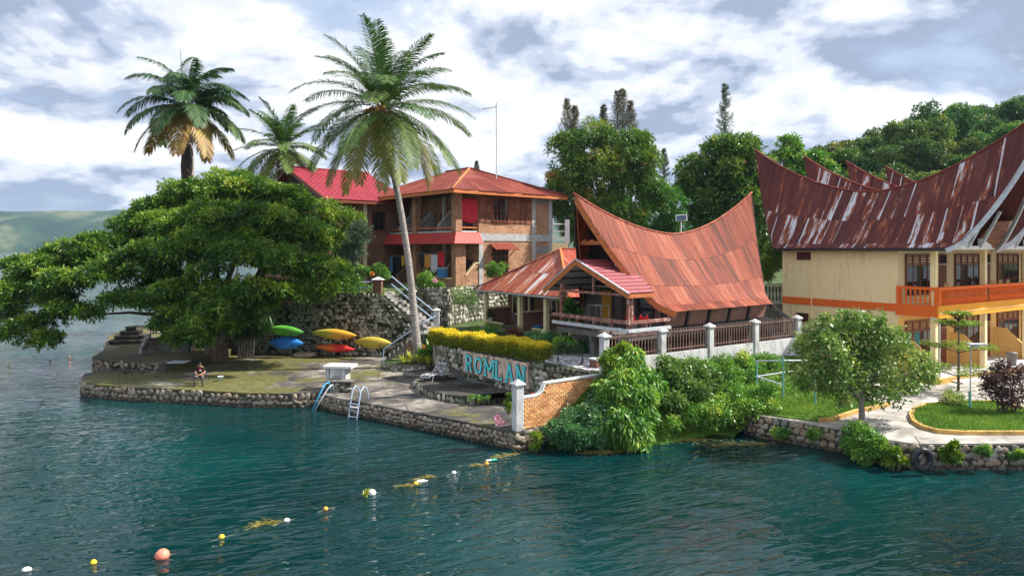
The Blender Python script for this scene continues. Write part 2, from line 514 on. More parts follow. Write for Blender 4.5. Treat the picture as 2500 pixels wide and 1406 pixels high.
# foliage
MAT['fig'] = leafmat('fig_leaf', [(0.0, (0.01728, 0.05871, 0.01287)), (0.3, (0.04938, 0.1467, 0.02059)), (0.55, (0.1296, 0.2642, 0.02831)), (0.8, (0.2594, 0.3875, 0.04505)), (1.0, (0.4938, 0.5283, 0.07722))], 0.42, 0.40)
MAT['mango'] = leafmat('mango_leaf', [(0.0, (0.03933, 0.1106, 0.02185)), (0.45, (0.1092, 0.2412, 0.03933)), (0.75, (0.2403, 0.3819, 0.06555)), (0.92, (0.5244, 0.5427, 0.07648)), (1.0, (0.721, 0.3015, 0.1311))], 0.45, rand=0.22)
MAT['wild'] = leafmat('forest_leaf', [(0.0, (0.02736, 0.07752, 0.02189)), (0.5, (0.07695, 0.1705, 0.03648)), (0.85, (0.2052, 0.3101, 0.05472)), (1.0, (0.4446, 0.4341, 0.07296))], 0.5, rand=0.3)
MAT['needle'] = leafmat('conifer_needle', [(0.0, (0.03, 0.0675, 0.045)), (0.6, (0.075, 0.135, 0.075)), (1.0, (0.195, 0.21, 0.12))], 0.6, 0.15)
MAT['needle_brown'] = leafmat('casuarina_needle', [(0.0, (0.07, 0.07, 0.042)), (0.6, (0.168, 0.154, 0.077)), (1.0, (0.308, 0.252, 0.126))], 0.7, 0.15)
MAT['palm'] = leafmat('coconut_leaf', [(0.0, (0.017, 0.06075, 0.01721)), (0.4, (0.051, 0.1317, 0.02869)), (0.7, (0.1275, 0.2127, 0.04304)), (0.88, (0.306, 0.3139, 0.05738)), (1.0, (0.221, 0.162, 0.0765))], 0.6, 0.28)
MAT['palm_dark'] = leafmat('dark_palm_leaf', [(0.0, (0.01794, 0.06435, 0.0273)), (0.5, (0.05232, 0.1287, 0.039)), (0.75, (0.1346, 0.2002, 0.039)), (0.9, (0.4485, 0.3289, 0.0585)), (1.0, (0.3588, 0.2145, 0.078))], 0.55, 0.25)
MAT['bush'] = leafmat('bush_leaf', [(0.0, (0.03872, 0.132, 0.02464)), (0.5, (0.1144, 0.2992, 0.044)), (0.85, (0.2816, 0.4928, 0.0704)), (1.0, (0.5984, 0.6512, 0.1056))], 0.4)
MAT['cool_bush'] = leafmat('blue_green_leaf', [(0.0, (0.03128, 0.1173, 0.04888)), (0.6, (0.09775, 0.2541, 0.09775)), (1.0, (0.2737, 0.4496, 0.1955))], 0.33)
MAT['lime'] = leafmat('lime_leaf', [(0.0, (0.05, 0.13, 0.015)), (0.6, (0.17, 0.30, 0.025)), (1.0, (0.42, 0.45, 0.05))], 0.45, 0.4)
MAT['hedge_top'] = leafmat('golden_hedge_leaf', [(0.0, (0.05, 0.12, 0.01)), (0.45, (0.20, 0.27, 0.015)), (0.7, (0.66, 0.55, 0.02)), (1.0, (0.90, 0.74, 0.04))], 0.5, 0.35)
MAT['citrus'] = leafmat('citrus_leaf', [(0.0, (0.05, 0.125, 0.025)), (0.5, (0.15, 0.275, 0.0625)), (0.85, (0.35, 0.4625, 0.125)), (1.0, (0.6, 0.575, 0.2))], 0.42)
MAT['purple'] = leafmat('purple_leaf', [(0.0, (0.039, 0.0182, 0.026)), (0.6, (0.0975, 0.0455, 0.0585)), (1.0, (0.195, 0.104, 0.104))], 0.5)
MAT['russet'] = leafmat('russet_leaf', [(0.0, (0.08, 0.03, 0.02)), (1.0, (0.30, 0.10, 0.06))], 0.5)
MAT['grass'] = leafmat('grass_blade', [(0.0, (0.05, 0.13, 0.015)), (0.6, (0.13, 0.27, 0.025)), (1.0, (0.30, 0.38, 0.06))], 0.55, 0.35)
MAT['spear'] = leafmat('yellow_striped_leaf', [(0.0, (0.10, 0.20, 0.02)), (0.5, (0.36, 0.42, 0.04)), (1.0, (0.75, 0.70, 0.08))], 0.4, 0.3)
MAT['banana'] = leafmat('banana_leaf', [(0.0, (0.06, 0.17, 0.04)), (0.6, (0.17, 0.33, 0.08)), (1.0, (0.40, 0.50, 0.14))], 0.4, 0.4)
MAT['weed'] = leafmat('floating_weed', [(0.0, (0.10, 0.12, 0.02)), (0.6, (0.26, 0.26, 0.05)), (1.0, (0.42, 0.30, 0.10))], 0.5, 0.2)


# ------------------------------------------------------------------ foliage builders
def unit(a):
    return a / np.maximum(np.linalg.norm(a, axis=-1, keepdims=True), 1e-9)


def leaves(name, C, D, L, W, tint, m, parent=None, droop=0.12, flat=0.0):
    """one rhombus per leaf"""
    n = len(C)
    D = unit(D)
    up = rng.normal(size=(n, 3)) * (1 - flat) + np.array([0, 0, 1.0]) * (0.6 + flat)
    S = unit(np.cross(D, up))
    L = np.broadcast_to(np.asarray(L, float), (n,))[:, None]
    W = np.broadcast_to(np.asarray(W, float), (n,))[:, None]
    mid = C + D * L * 0.48
    tip = C + D * L
    tip[:, 2] -= droop * L[:, 0]
    V = np.stack([C, mid + S * W * 0.5, tip, mid - S * W * 0.5], 1).reshape(-1, 3)
    Q = np.arange(4 * n).reshape(n, 4)
    return npmesh(name, V, Q, m, parent, tint=tint)


def blob_leaves(blobs, n, L=0.2, W=0.08, sub=10, spray=6, sub_r=0.42, upper=0.35, out=0.7, grav=0.1, spread=0.12, inner=0.15):
    """positions and directions of leaves: each blob (cx,cy,cz,rx,ry,rz) carries sub-clumps, each clump sprays of leaves"""
    Cs, Ds, Ts = [], [], []
    vol = np.array([(b[3] * b[4] + b[3] * b[5] + b[4] * b[5]) for b in blobs])
    cnt = np.maximum((n * vol / vol.sum() / spray).astype(int), 3)
    for b, k in zip(blobs, cnt):
        c = np.array(b[:3], float)
        r = np.array(b[3:6], float)
        d = unit(rng.normal(size=(sub, 3)) + np.array([0, -0.25, upper]))
        sc = c + d * r * rng.uniform(0.55, 0.85, (sub, 1))
        stint = rng.normal(0.0, 0.17, sub)
        i = rng.integers(0, sub, k)
        e = unit(rng.normal(size=(k, 3)) + np.array([0, -0.1, upper]))
        rr = np.where(rng.random((k, 1)) < inner, rng.uniform(0.2, 0.8, (k, 1)), rng.uniform(0.82, 1.05, (k, 1)))
        p = sc[i] + e * r * sub_r * rr * rng.uniform(0.8, 1.2, (k, 1))
        hgt = (p[:, 2] - c[2]) / r[2]
        t = 0.42 + 0.10 * hgt + stint[i] + rng.normal(0, 0.08, k)  # lit tops painted in: leaf tint rises with height in the clump
        P = np.repeat(p, spray, 0) + rng.normal(0, spread, (k * spray, 3)) * min(1.0, r.mean())
        E = np.repeat(e, spray, 0) * out + rng.normal(0, 0.55, (k * spray, 3))
        E[:, 2] -= grav
        Cs.append(P)
        Ds.append(E)
        Ts.append(np.clip(np.repeat(t, spray) + rng.normal(0, 0.1, k * spray), 0, 1))
    return np.concatenate(Cs), np.concatenate(Ds), np.concatenate(Ts)


def foliage(name, blobs, n, m, parent=None, L=0.2, W=0.08, droop=0.12, flat=0.0, tshift=0.0, **kw):
    C, D, T = blob_leaves(blobs, n, L, W, **kw)
    k = len(C)
    return leaves(name, C, D, L * rng.uniform(0.7, 1.25, k), W * rng.uniform(0.75, 1.2, k), np.clip(T + tshift, 0, 1), m, parent, droop, flat)


def limb_path(a, b, n=5, wob=0.15):
    a, b = Vector(a), Vector(b)
    out = []
    for i in range(n + 1):
        t = i / n
        p = a.lerp(b, t)
        if 0 < i < n:
            p += Vector((random.uniform(-wob, wob), random.uniform(-wob, wob), random.uniform(-wob, wob) * 0.5))
        out.append(p)
    return out


def bush(name, label, cat, blobs, n, m, L=0.16, W=0.07, group=None, stems=4, **kw):
    c = np.mean([b[:3] for b in blobs], axis=0)
    zb = min(b[2] - b[5] for b in blobs)
    t = thing(name, label, cat, (c[0], c[1], zb), 0, group)
    rel = [(b[0] - c[0], b[1] - c[1], b[2] - zb, b[3], b[4], b[5]) for b in blobs]
    foliage('foliage', rel, n, m, t, L, W, **kw)
    mb = MB()
    for i in range(stems):
        b = rel[i % len(rel)]
        mb.tube(limb_path((b[0] * 0.5, b[1] * 0.5, -0.1), (b[0] + random.uniform(-0.4, 0.4) * b[3], b[1], b[2]), 4, 0.06), [0.035, 0.03, 0.025, 0.02, 0.012], 5)
    mb.build('stem', MAT['trunk'], t, True)
    return t
# ================================================================== THE SETTING
def struct(o, label=None):
    o['kind'] = 'structure'
    if label: o['label'] = label
    return o


# ---- water
m, nt, b = newmat('lake_water')
b.inputs['Base Color'].default_value = (0.002, 0.042, 0.038, 1)
b.inputs['Roughness'].default_value = 0.015
b.inputs['IOR'].default_value = 1.333
pos = N(nt, 'NewGeometry').outputs['Position']
def wav(scale, rot, st, det, dist=0.6):
    mp = N(nt, 'Mapping', {'Vector': N(nt, 'Mapping', {'Vector': pos, 'Rotation': (0, 0, R(rot))}).outputs[0], 'Scale': (st[0], st[1], 1)})
    return N(nt, 'TexNoise', {'Vector': mp.outputs[0], 'Scale': scale, 'Detail': det, 'Roughness': 0.55, 'Distortion': dist}).outputs[0]
w1 = wav(1.0, -26, (0.38, 1.25), 2.0, 0.6)
w2 = wav(1.0, -16, (0.9, 2.6), 2.0, 0.8)
w3 = wav(1.0, 30, (0.10, 0.30), 2.0)
hgt = mth(nt, 'ADD', mth(nt, 'ADD', mth(nt, 'MULTIPLY', w1, 0.60), mth(nt, 'MULTIPLY', w2, 0.40)), mth(nt, 'MULTIPLY', w3, 0.9))
calm = ramp(nt, N(nt, 'TexNoise', {'Vector': N(nt, 'Mapping', {'Vector': pos, 'Rotation': (0, 0, R(-25)), 'Scale': (0.04, 0.10, 1)}).outputs[0], 'Scale': 1.0, 'Detail': 3.0}).outputs[0], [(0.36, 0.35), (0.60, 1.0)])
bp = N(nt, 'Bump', {'Height': hgt, 'Strength': calm, 'Distance': 0.34})
nt.links.new(bp.outputs[0], b.inputs['Normal'])
dp = N(nt, 'TexNoise', {'Vector': pos, 'Scale': 0.09, 'Detail': 4.0}).outputs[0]
nt.links.new(ramp(nt, dp, [(0.35, (0.0008, 0.016, 0.018)), (0.55, (0.0014, 0.030, 0.032)), (0.7, (0.0025, 0.050, 0.050))]), b.inputs['Base Color'])
MAT['water'] = m
lk = MB().add([(-4000, -150, 0), (4000, -150, 0), (4000, 5000, 0), (-4000, 5000, 0)], [(0, 1, 2, 3)]).build('lake_water', m)
struct(lk, 'dark teal rippled lake water around the terraces')

# ---- decks and ground
m, nt, b = newmat('mossy_deck')
v = coords(nt, 'World')
n1 = N(nt, 'TexNoise', {'Vector': v, 'Scale': 0.45, 'Detail': 8.0, 'Roughness': 0.62, 'Distortion': 0.5})
n2 = N(nt, 'TexNoise', {'Vector': v, 'Scale': 3.0, 'Detail': 7.0, 'Roughness': 0.7})
n3 = N(nt, 'TexNoise', {'Vector': N(nt, 'Mapping', {'Vector': v, 'Location': (31, 7, 0)}).outputs[0], 'Scale': 0.33, 'Detail': 6.0, 'Roughness': 0.6})
c = ramp(nt, n1.outputs[0], [(0.38, (0.04, 0.037, 0.035)), (0.49, (0.105, 0.095, 0.085)), (0.57, (0.25, 0.225, 0.195)), (0.70, (0.46, 0.41, 0.35))])
c = mixc(nt, 0.75, c, ramp(nt, n2.outputs[0], [(0.3, 0.5), (0.7, 1.35)]), 'MULTIPLY')
px = N(nt, 'SeparateXYZ', {0: v}).outputs[0]
left = mth(nt, 'MULTIPLY', mth(nt, 'SUBTRACT', -11.0, px), 0.016)
left = mth(nt, 'MINIMUM', mth(nt, 'MAXIMUM', left, -0.09), 0.10)
mf = ramp(nt, mth(nt, 'ADD', n3.outputs[0], left), [(0.50, 0.0), (0.57, 0.95)])
moss = ramp(nt, n2.outputs[0], [(0.3, (0.05, 0.05, 0.016)), (0.6, (0.13, 0.125, 0.025)), (0.75, (0.24, 0.22, 0.035))])
c = mixc(nt, mf, c, moss)
vo = N(nt, 'TexVoronoi', {'Vector': N(nt, 'Mapping', {'Vector': v, 'Scale': (0.30, 0.5, 1), 'Rotation': (0, 0, 0.3)}).outputs[0], 'Scale': 1.0}, feature='DISTANCE_TO_EDGE')
c = mixc(nt, ramp(nt, mth(nt, 'ADD', vo.outputs[0], mth(nt, 'MULTIPLY', n2.outputs[0], 0.02)), [(0.012, 0.75), (0.03, 0.0)]), c, (0.035, 0.03, 0.022))
nt.links.new(c, b.inputs['Base Color'])
b.inputs['Roughness'].default_value = 0.85
nt.links.new(N(nt, 'Bump', {'Height': n2.outputs[0], 'Strength': 0.5, 'Distance': 0.04}).outputs[0], b.inputs['Normal'])
MAT['deck'] = m

DZ = 0.75
deck_front = [gp(199, 925, DZ), gp(206, 934, DZ), gp(232, 938, DZ), gp(337, 946, DZ), gp(440, 950, DZ), gp(516, 954, DZ), gp(600, 959, DZ), gp(712, 961, DZ), gp(782, 957, DZ),
              gp(803, 967, DZ), gp(875, 980, DZ), gp(1000, 1003, DZ), gp(1124, 1027, DZ), gp(1252, 1052, DZ)]
deck_poly = [(-26.7, 42.6)] + [p[:2] for p in deck_front] + [(0.55, 29.5), (4.3, 32.3), (-3.6, 41.0), (-4.8, 45.5), (-6.2, 50.4), (-21, 51.5), (-25, 47), (-26.3, 44.2)]
struct(MB().prism(deck_poly, -1.0, DZ).build('terrace_deck', MAT['deck']), 'mossy cracked concrete terrace beside the lake')

BZ = 1.2
bl = [gp(290, 880, BZ), gp(390, 892, BZ), gp(470, 893, BZ)]
upper_poly = [(-29.6, 49.5), (-28.6, 46.6), (-26.2, 44.7), (-22.6, 43.6), (-21.2, 45.6), (-20.6, 50), (-21.5, 54), (-30, 66), (-36.5, 66), (-34.2, 58)]
struct(MB().prism(upper_poly, -1.0, BZ).build('raised_deck', MAT['deck']), 'raised concrete landing at the far end of the terrace')

struct(MB().prism([(-23.6, 51), (-21.2, 51), (-20.8, 57), (-25, 66), (-29.5, 66), (-26, 57)], 0.0, 2.2).build('upper_path', MAT['step_concrete']), 'shaded concrete path above the steps')

# garden, upper terrace, yard
MAT['soil'] = pm('garden_soil', [(0.3, (0.03, 0.05, 0.012)), (0.55, (0.06, 0.10, 0.02)), (0.72, (0.13, 0.11, 0.07))], 1.4, 7.0, 0.95, 0.5, 12, kind='World')
MAT['lawn'] = pm('lawn_turf', [(0.3, (0.04, 0.10, 0.014)), (0.55, (0.09, 0.19, 0.02)), (0.72, (0.17, 0.25, 0.04))], 1.6, 7.0, 0.95, 0.5, 30, kind='World')
GZ = 2.7
W0, W1 = Vector((3.6, 31.8)), Vector((-4.26, 40.6))     # the sign wall runs between these
garden_poly = [(4.35, 31.75), (3.6, 31.95), (-4.2, 40.75), (-5.0, 44.5), (-6.2, 47.4), (-6.3, 50.4), (-4.9, 51.5), (-3.4, 55), (-1, 58.2), (12, 66.2), (24, 56), (17.2, 40.9)]
struct(MB().prism(garden_poly, -1.0, GZ).build('garden_ground', MAT['soil']), 'planted garden ground behind the painted name wall')
UZ = 5.3
up_poly = [(-26, 66), (-24.4, 52.0), (-9.7, 50.15), (-9.4, 52.7), (-8.4, 54.4), (-4.95, 51.7), (-3.6, 55.2), (-1.2, 58.5), (12, 66.6), (26, 57.5), (44, 69), (140, 69), (140, 240), (-40, 240), (-34, 90)]
struct(MB().prism(up_poly, -1.0, UZ).build('upper_ground', MAT['soil']), 'higher ground that carries the brick guesthouse')

MAT['yard'] = pm('yard_paving', [(0.3, (0.15, 0.145, 0.135)), (0.5, (0.36, 0.34, 0.31)), (0.68, (0.60, 0.56, 0.51))], 0.9, 8.0, 0.9, 0.3, 12, kind='World', nrough=0.68)
YZ = 1.0
yard_front = [gp(1845, 1012, YZ), gp(1960, 1030, YZ), gp(2060, 1047, YZ), gp(2160, 1072, YZ), gp(2240, 1083, YZ), gp(2360, 1082, YZ), (20.2, 26.45, YZ), (34, 26.4, YZ)]
yard_poly = [p[:2] for p in yard_front] + [(60, 26.4), (60, 66), (24, 57.0), (16.9, 41.2), (12.4, 36.6), (11.0, 33.6)]
struct(MB().prism(yard_poly, -1.0, YZ).build('yard_paving', MAT['yard']), 'pale worn paving of the yard by the orange balconies')

# sloping bank between fence and lake
fence_top = [(4.0, 31.25, 2.5), (5.5, 32.3, 2.6), (7.42, 33.55, 2.65), (10.4, 35.5, 2.65), (13.5, 37.7, 2.5), (16.9, 40.2, 2.2), (19.5, 43.5, 1.3)]
fence_bot = [(1.0, 29.6, -0.6), (3.6, 28.6, -0.6), (6.4, 29.2, -0.6), (9.3, 30.8, -0.6), (11.3, 31.3, 0.95), (14.2, 32.8, 0.98), (18.0, 38.0, 0.98)]
V, Q = [], []
nu, nv_ = 60, 16
for i in range(nu + 1):
    t = i / nu * (len(fence_top) - 1)
    k = min(int(t), len(fence_top) - 2)
    a = np.array(fence_top[k]) * (1 - t + k) + np.array(fence_top[k + 1]) * (t - k)
    c = np.array(fence_bot[k]) * (1 - t + k) + np.array(fence_bot[k + 1]) * (t - k)
    for j in range(nv_ + 1):
        s = j / nv_
        p = a * (1 - s) + c * s
        p[2] += 0.35 * math.sin(PI * s) + 0.12 * math.sin(i * 0.9 + j * 1.7) * math.sin(PI * s)
        V.append(p)
for i in range(nu):
    for j in range(nv_):
        q = i * (nv_ + 1) + j
        Q.append((q, q + nv_ + 1, q + nv_ + 2, q + 1))
bank = npmesh('lake_bank', np.array(V), np.array(Q), MAT['lawn'], smooth=True)
struct(bank, 'overgrown grassy bank sloping from the fence to the lake')

# hillside at the right, far behind the roofs
def hill_h(x, y):
    t = np.clip((x - 22 - (y - 75) * 0.12) / 105.0, 0, 1.6)
    s = np.clip((y - 66) / 50.0, 0, 1)
    return UZ - 0.2 + s * (2.0 + 30.0 * t ** 0.95) + 0.9 * np.sin(x * 0.13) * np.cos(y * 0.11) * s
xs, ys = np.linspace(6, 210, 60), np.linspace(66, 260, 50)
X, Y = np.meshgrid(xs, ys, indexing='ij')
V = np.stack([X, Y, hill_h(X, Y)], -1).reshape(-1, 3)
I = np.arange(60 * 50).reshape(60, 50)
Q = np.stack([I[:-1, :-1], I[1:, :-1], I[1:, 1:], I[:-1, 1:]], -1).reshape(-1, 4)
struct(npmesh('hillside', V, Q, MAT['soil'], smooth=True), 'wooded slope rising behind the hotel roofs')

# far shore
m, nt, b = newmat('far_hill_cover')
v = coords(nt, 'World')
n1 = N(nt, 'TexNoise', {'Vector': v, 'Scale': 0.0035, 'Detail': 9.0, 'Roughness': 0.62, 'Distortion': 0.8})
n2 = N(nt, 'TexNoise', {'Vector': v, 'Scale': 0.03, 'Detail': 7.0, 'Roughness': 0.75})
c = ramp(nt, n1.outputs[0], [(0.43, (0.010, 0.034, 0.014)), (0.54, (0.03, 0.07, 0.024)), (0.62, (0.11, 0.13, 0.055)), (0.74, (0.15, 0.15, 0.07))])
c = mixc(nt, 0.8, c, ramp(nt, n2.outputs[0], [(0.35, 0.45), (0.65, 1.3)]), 'MULTIPLY')
nt.links.new(c, b.inputs['Base Color'])
b.inputs['Roughness'].default_value = 1.0
b.inputs['Specular IOR Level'].default_value = 0.0
xs, ys = np.linspace(-3900, 900, 260), np.linspace(2150, 3300, 60)
X, Y = np.meshgrid(xs, ys, indexing='ij')
T = np.clip((Y - 2180 - 60 * np.sin(X * 0.004) - 40 * np.sin(X * 0.011 + 1)) / 520.0, 0, 1)
Z = -2 + 157 * (T ** 0.8) * (1 - 0.10 * np.sin(X * 0.0021 + 0.6)) + 9 * np.sin(X * 0.019 + Y * 0.004) * np.sin(PI * T) + 6 * np.sin(X * 0.043 + 2) * np.sin(PI * T)
Z += np.where(T >= 0.98, 5 * np.abs(np.sin(X * 0.031) * np.sin(X * 0.0173 + 1)) + rng.uniform(0, 3, Z.shape), 0)
Z[0, :] = Z[:, 0] = -2
V = np.stack([X, Y, Z], -1).reshape(-1, 3)
I = np.arange(260 * 60).reshape(260, 60)
Q = np.stack([I[:-1, :-1], I[1:, :-1], I[1:, 1:], I[:-1, 1:]], -1).reshape(-1, 4)
struct(npmesh('far_hills', V, Q, m, smooth=True), 'hazy green escarpment across the lake')

# the air
hz = bpy.data.materials.new('haze_air')
hz.use_nodes = True
ht = hz.node_tree
ht.nodes.clear()
pv = N(ht, 'VolumePrincipled', {'Color': (0.55, 0.74, 1.0, 1), 'Density': 0.00011, 'Anisotropy': 0.2})
N(ht, 'OutputMaterial', {'Volume': pv.outputs[0]})
hb = MB().box(-4100, 4100, -200, 5100, -3, 215).build('haze', hz)
hb['kind'] = 'stuff'
hb['label'] = 'pale blue haze over the lake'

# ================================================================== STONE WALLS
def make_stones(n=9):
    out = []
    for i in range(n):
        bm = bmesh.new()
        bmesh.ops.create_icosphere(bm, subdivisions=2, radius=1.0)
        ph = [random.uniform(0, 6.28) for _ in range(6)]
        for vtx in bm.verts:
            p = vtx.co.copy()
            q = Vector([math.copysign(abs(c) ** 0.95, c) for c in p])
            k = 1 + 0.2 * math.sin(2.3 * p.x + ph[0]) * math.sin(2.1 * p.z + ph[1]) + 0.16 * math.sin(3.1 * p.z + ph[2]) + 0.15 * math.sin(3.4 * p.x + ph[3])
            vtx.co = q * k * 0.97
        for f in bm.faces: f.smooth = True
        me = bpy.data.meshes.new('stone')
        bm.to_mesh(me)
        bm.free()
        out.append(me)
    return out


STONES = {}
def stone_set(m):
    if m.name not in STONES:
        s = make_stones()
        for me in s: me.materials.append(m)
        STONES[m.name] = s
    return STONES[m.name]


def stone_wall(name, label, path, zb, zt, size, smat, bmat, root=None, cap=None, limit=290, group=None, keep=None, fill=1.0, name_root=True, visible_from=-0.15, thick=0.35):
    """a wall thing along a path (outward side = right of travel); stones are parts, surplus joined as one"""
    t = root or thing(name, label, 'wall', (path[0][0], path[0][1], 0), 0, group)
    o = Vector(t.location)
    P = [Vector((p[0], p[1])) for p in path]
    ztf = zt if callable(zt) else (lambda s: zt)
    zbf = zb if callable(zb) else (lambda s: zb)
    segs, acc = [], 0.0
    for a, c in zip(P[:-1], P[1:]):
        segs.append((a, c, acc, (c - a).length))
        acc += (c - a).length
    # backing
    mb = MB()
    for a, c, s0, ln in segs:
        d = (c - a).normalized()
        nrm = Vector((d.y, -d.x))
        k = max(1, int(ln / 1.0))
        for i in range(k):
            p, q = a + d * ln * i / k, a + d * ln * (i + 1) / k
            p2, q2 = p - nrm * thick, q - nrm * thick
            p1, q1 = p + nrm * 0.03, q + nrm * 0.03
            za, zc = ztf(s0 + ln * i / k), ztf(s0 + ln * (i + 1) / k)
            ba, bc = zbf(s0 + ln * i / k), zbf(s0 + ln * (i + 1) / k)
            poly = [p1 - o.xy, q1 - o.xy, q2 - o.xy, p2 - o.xy]
            mb.prism(poly, [ba - o.z, bc - o.z, bc - o.z, ba - o.z], [za - o.z, zc - o.z, zc - o.z, za - o.z])
    mb.build('mortar_bed', bmat, t)
    # stones
    spots = []
    for a, c, s0, ln in segs:
        d = (c - a).normalized()
        nrm = Vector((d.y, -d.x))
        ang = math.atan2(d.y, d.x)
        ncol = max(1, int(ln / size))
        zlo = max(min(zbf(s0), zbf(s0 + ln)), visible_from)
        zhi = max(ztf(s0), ztf(s0 + ln))
        nrow = max(1, int(round((zhi - zlo) / (size * 0.82))))
        rh = (zhi - zlo) / nrow
        for r in range(nrow):
            for i in range(ncol):
                s = (i + 0.5 + (0.25 if r % 2 else -0.25) + random.uniform(-0.18, 0.18)) * ln / ncol
                s = min(max(s, size * 0.3), ln - size * 0.3)
                z = zlo + (r + 0.5 + random.uniform(-0.16, 0.16)) * rh
                if z > ztf(s0 + s) - rh * 0.3 or z < zbf(s0 + s): continue
                if random.random() > fill: continue
                k = random.uniform(0.82, 1.12)
                p = a + d * s
                spots.append((p.x - o.x, p.y - o.y, z - o.z, ang, size * 0.5 * k * random.uniform(0.9, 1.1), rh * 0.54 * k, nrm))
    if keep: spots.sort(key=lambda q: keep(q[0] + o.x, q[1] + o.y, q[2] + o.z))
    st = stone_set(smat)
    rest = []
    for i, (x, y, z, ang, sx, sz, nrm) in enumerate(spots):
        me = random.choice(st)
        rot = (0, 0, ang)
        sc = (sx * random.uniform(0.85, 1.3), random.uniform(0.06, 0.11), sz * random.uniform(0.9, 1.3))
        off = random.uniform(0.0, 0.04)
        loc = (x + nrm.x * off, y + nrm.y * off, z)
        if i < limit:
            ob = link('stone', me, None, t, loc, rot, sc)
            ob.rotation_euler.rotate_axis('Y', random.uniform(-0.35, 0.35))
        else:
            rest.append((me, Matrix.LocRotScale(Vector(loc), Matrix.Rotation(ang, 3, 'Z').to_quaternion(), Vector(sc))))
    if rest:
        Vs, Fs, nb = [], [], 0
        for me, mx in rest:
            n = len(me.vertices)
            co = np.empty(n * 3, np.float32)
            me.vertices.foreach_get('co', co)
            co = np.c_[co.reshape(-1, 3), np.ones(n)] @ np.array(mx).T
            fi = np.empty(len(me.loops), np.int32)
            me.loops.foreach_get('vertex_index', fi)
            Vs.append(co[:, :3])
            Fs.append(fi.reshape(-1, 3) + nb)
            nb += n
        ro = npmesh('distant_stones', np.concatenate(Vs), np.concatenate(Fs), smat, t, True)
        ro['kind'] = 'stuff'
    return t


fr = [p[:2] for p in deck_front]
stone_wall('quay_wall', 'curved rounded-stone quay wall under the mossy terrace where a person sits', [(-26.75, 42.6)] + fr[:9], -0.9, DZ - 0.10, 0.34, MAT['quay_stone'], MAT['mortar'])
stone_wall('quay_wall', 'stone quay wall between the swimming ladders and the grey pillar', fr[8:], -0.9, DZ - 0.12, 0.27, MAT['quay_stone'], MAT['mortar'])
stone_wall('quay_wall', 'short mossy stone wall of the raised landing by the open lake', [(-34.2, 58), (-29.6, 49.5), (-28.6, 46.6), (-26.2, 44.7), (-22.6, 43.6)], -0.9, BZ - 0.08, 0.42, MAT['quay_stone'], MAT['dark_mortar'])
yf = [p[:2] for p in yard_front]
stone_wall('yard_wall', 'ivy grown stone lake wall under the paved yard with the tyre', [(10.6, 32.4)] + yf[:-1] + [(26, 26.4)], -0.9, YZ - 0.07, 0.31, MAT['yard_stone'], MAT['mortar'], keep=lambda x, y, z: x)
# tall retaining wall behind the kayaks
KL, KR = (-24.4, 51.6), (-6.6, 49.35)
def kw_top(s):
    ln = 17.94
    if s > ln - 3.0: return max(2.6, UZ - 0.05 - (s - (ln - 3.0)) * 0.95)
    return UZ - 0.05
stone_wall('retaining_wall', 'tall dark rubble stone wall behind the hanging kayaks', [KL, KR], DZ - 0.1, kw_top, 0.33, MAT['wall_stone'], MAT['dark_mortar'], fill=0.9, keep=lambda x, y, z: -x, visible_from=DZ)
stone_wall('retaining_wall', 'grey rubble stone wall below the brick house corner beside the stair', [(-8.4, 54.3), (-4.9, 51.6), (-3.5, 55.1), (-1.1, 58.4), (8, 64)], GZ - 0.2, UZ + 0.25, 0.40, MAT['wall_stone'], MAT['mortar'], visible_from=GZ)
# wall that carries the painted name
d = (W0 - W1).normalized()
stone_wall('name_wall', 'long low stone wall carrying the painted turquoise name board', [(-5.1, 44.4), tuple(W1), tuple(W0), (4.25, 31.6)], DZ - 0.1, GZ + 0.06, 0.34, MAT['wall_stone'], MAT['dark_mortar'], visible_from=DZ)
# ================================================================== ROOF BUILDERS
def sheets(parent, name, S, lo, hi, t0, t1, width, rows, m, nrm, amp=0.02, pitch=0.125, segs=3, ov=0.03, edge=0.0):
    """corrugated sheets laid in rows and columns on a surface S(t, b); b = 0 at the ridge, 1 at the eave"""
    n = np.array(nrm, float)
    n /= np.linalg.norm(n)
    k = max(1, int(round((t1 - t0) / width)))
    nc = max(3, int(round(width / pitch)) * 4)
    for i in range(k):
        ta, tb = t0 + (t1 - t0) * i / k, t0 + (t1 - t0) * (i + 1) / k
        for j in range(len(rows) - 1):
            b0, b1 = rows[j], rows[j + 1]
            be = min(1.0, b1 + ov) if j < len(rows) - 2 else b1 + random.uniform(-0.004, 0.008)
            T, B = np.meshgrid(np.linspace(ta - 0.02, tb + 0.02, nc + 1), np.linspace(b0, be, segs + 1), indexing='ij')
            Tc = np.clip(T, lo(B), hi(B))
            if np.all(Tc.max(0) - Tc.min(0) < 0.03): continue
            P = np.stack(S(Tc, B), -1)
            lift = 0.012 * (B - b0) / (b1 - b0) + random.uniform(0, 0.008) + 0.014 * (T - ta) / (tb - ta)
            P = P + n * (amp * np.cos(2 * PI * Tc / pitch) + lift)[..., None]
            I = np.arange(P.shape[0] * P.shape[1]).reshape(P.shape[:2])
            Q = np.stack([I[:-1, :-1], I[1:, :-1], I[1:, 1:], I[:-1, 1:]], -1)
            wid = np.abs(Tc[1:] - Tc[:-1])
            ok = (wid[:, :-1] + wid[:, 1:]) > 1e-4
            tn = np.zeros(Q.shape[:2])
            if edge and random.random() < edge: tn[:random.choice((2, 3, 4))] = 1.0
            npmesh(name, P.reshape(-1, 3), Q[ok], m, parent, True, tint=tn[ok])


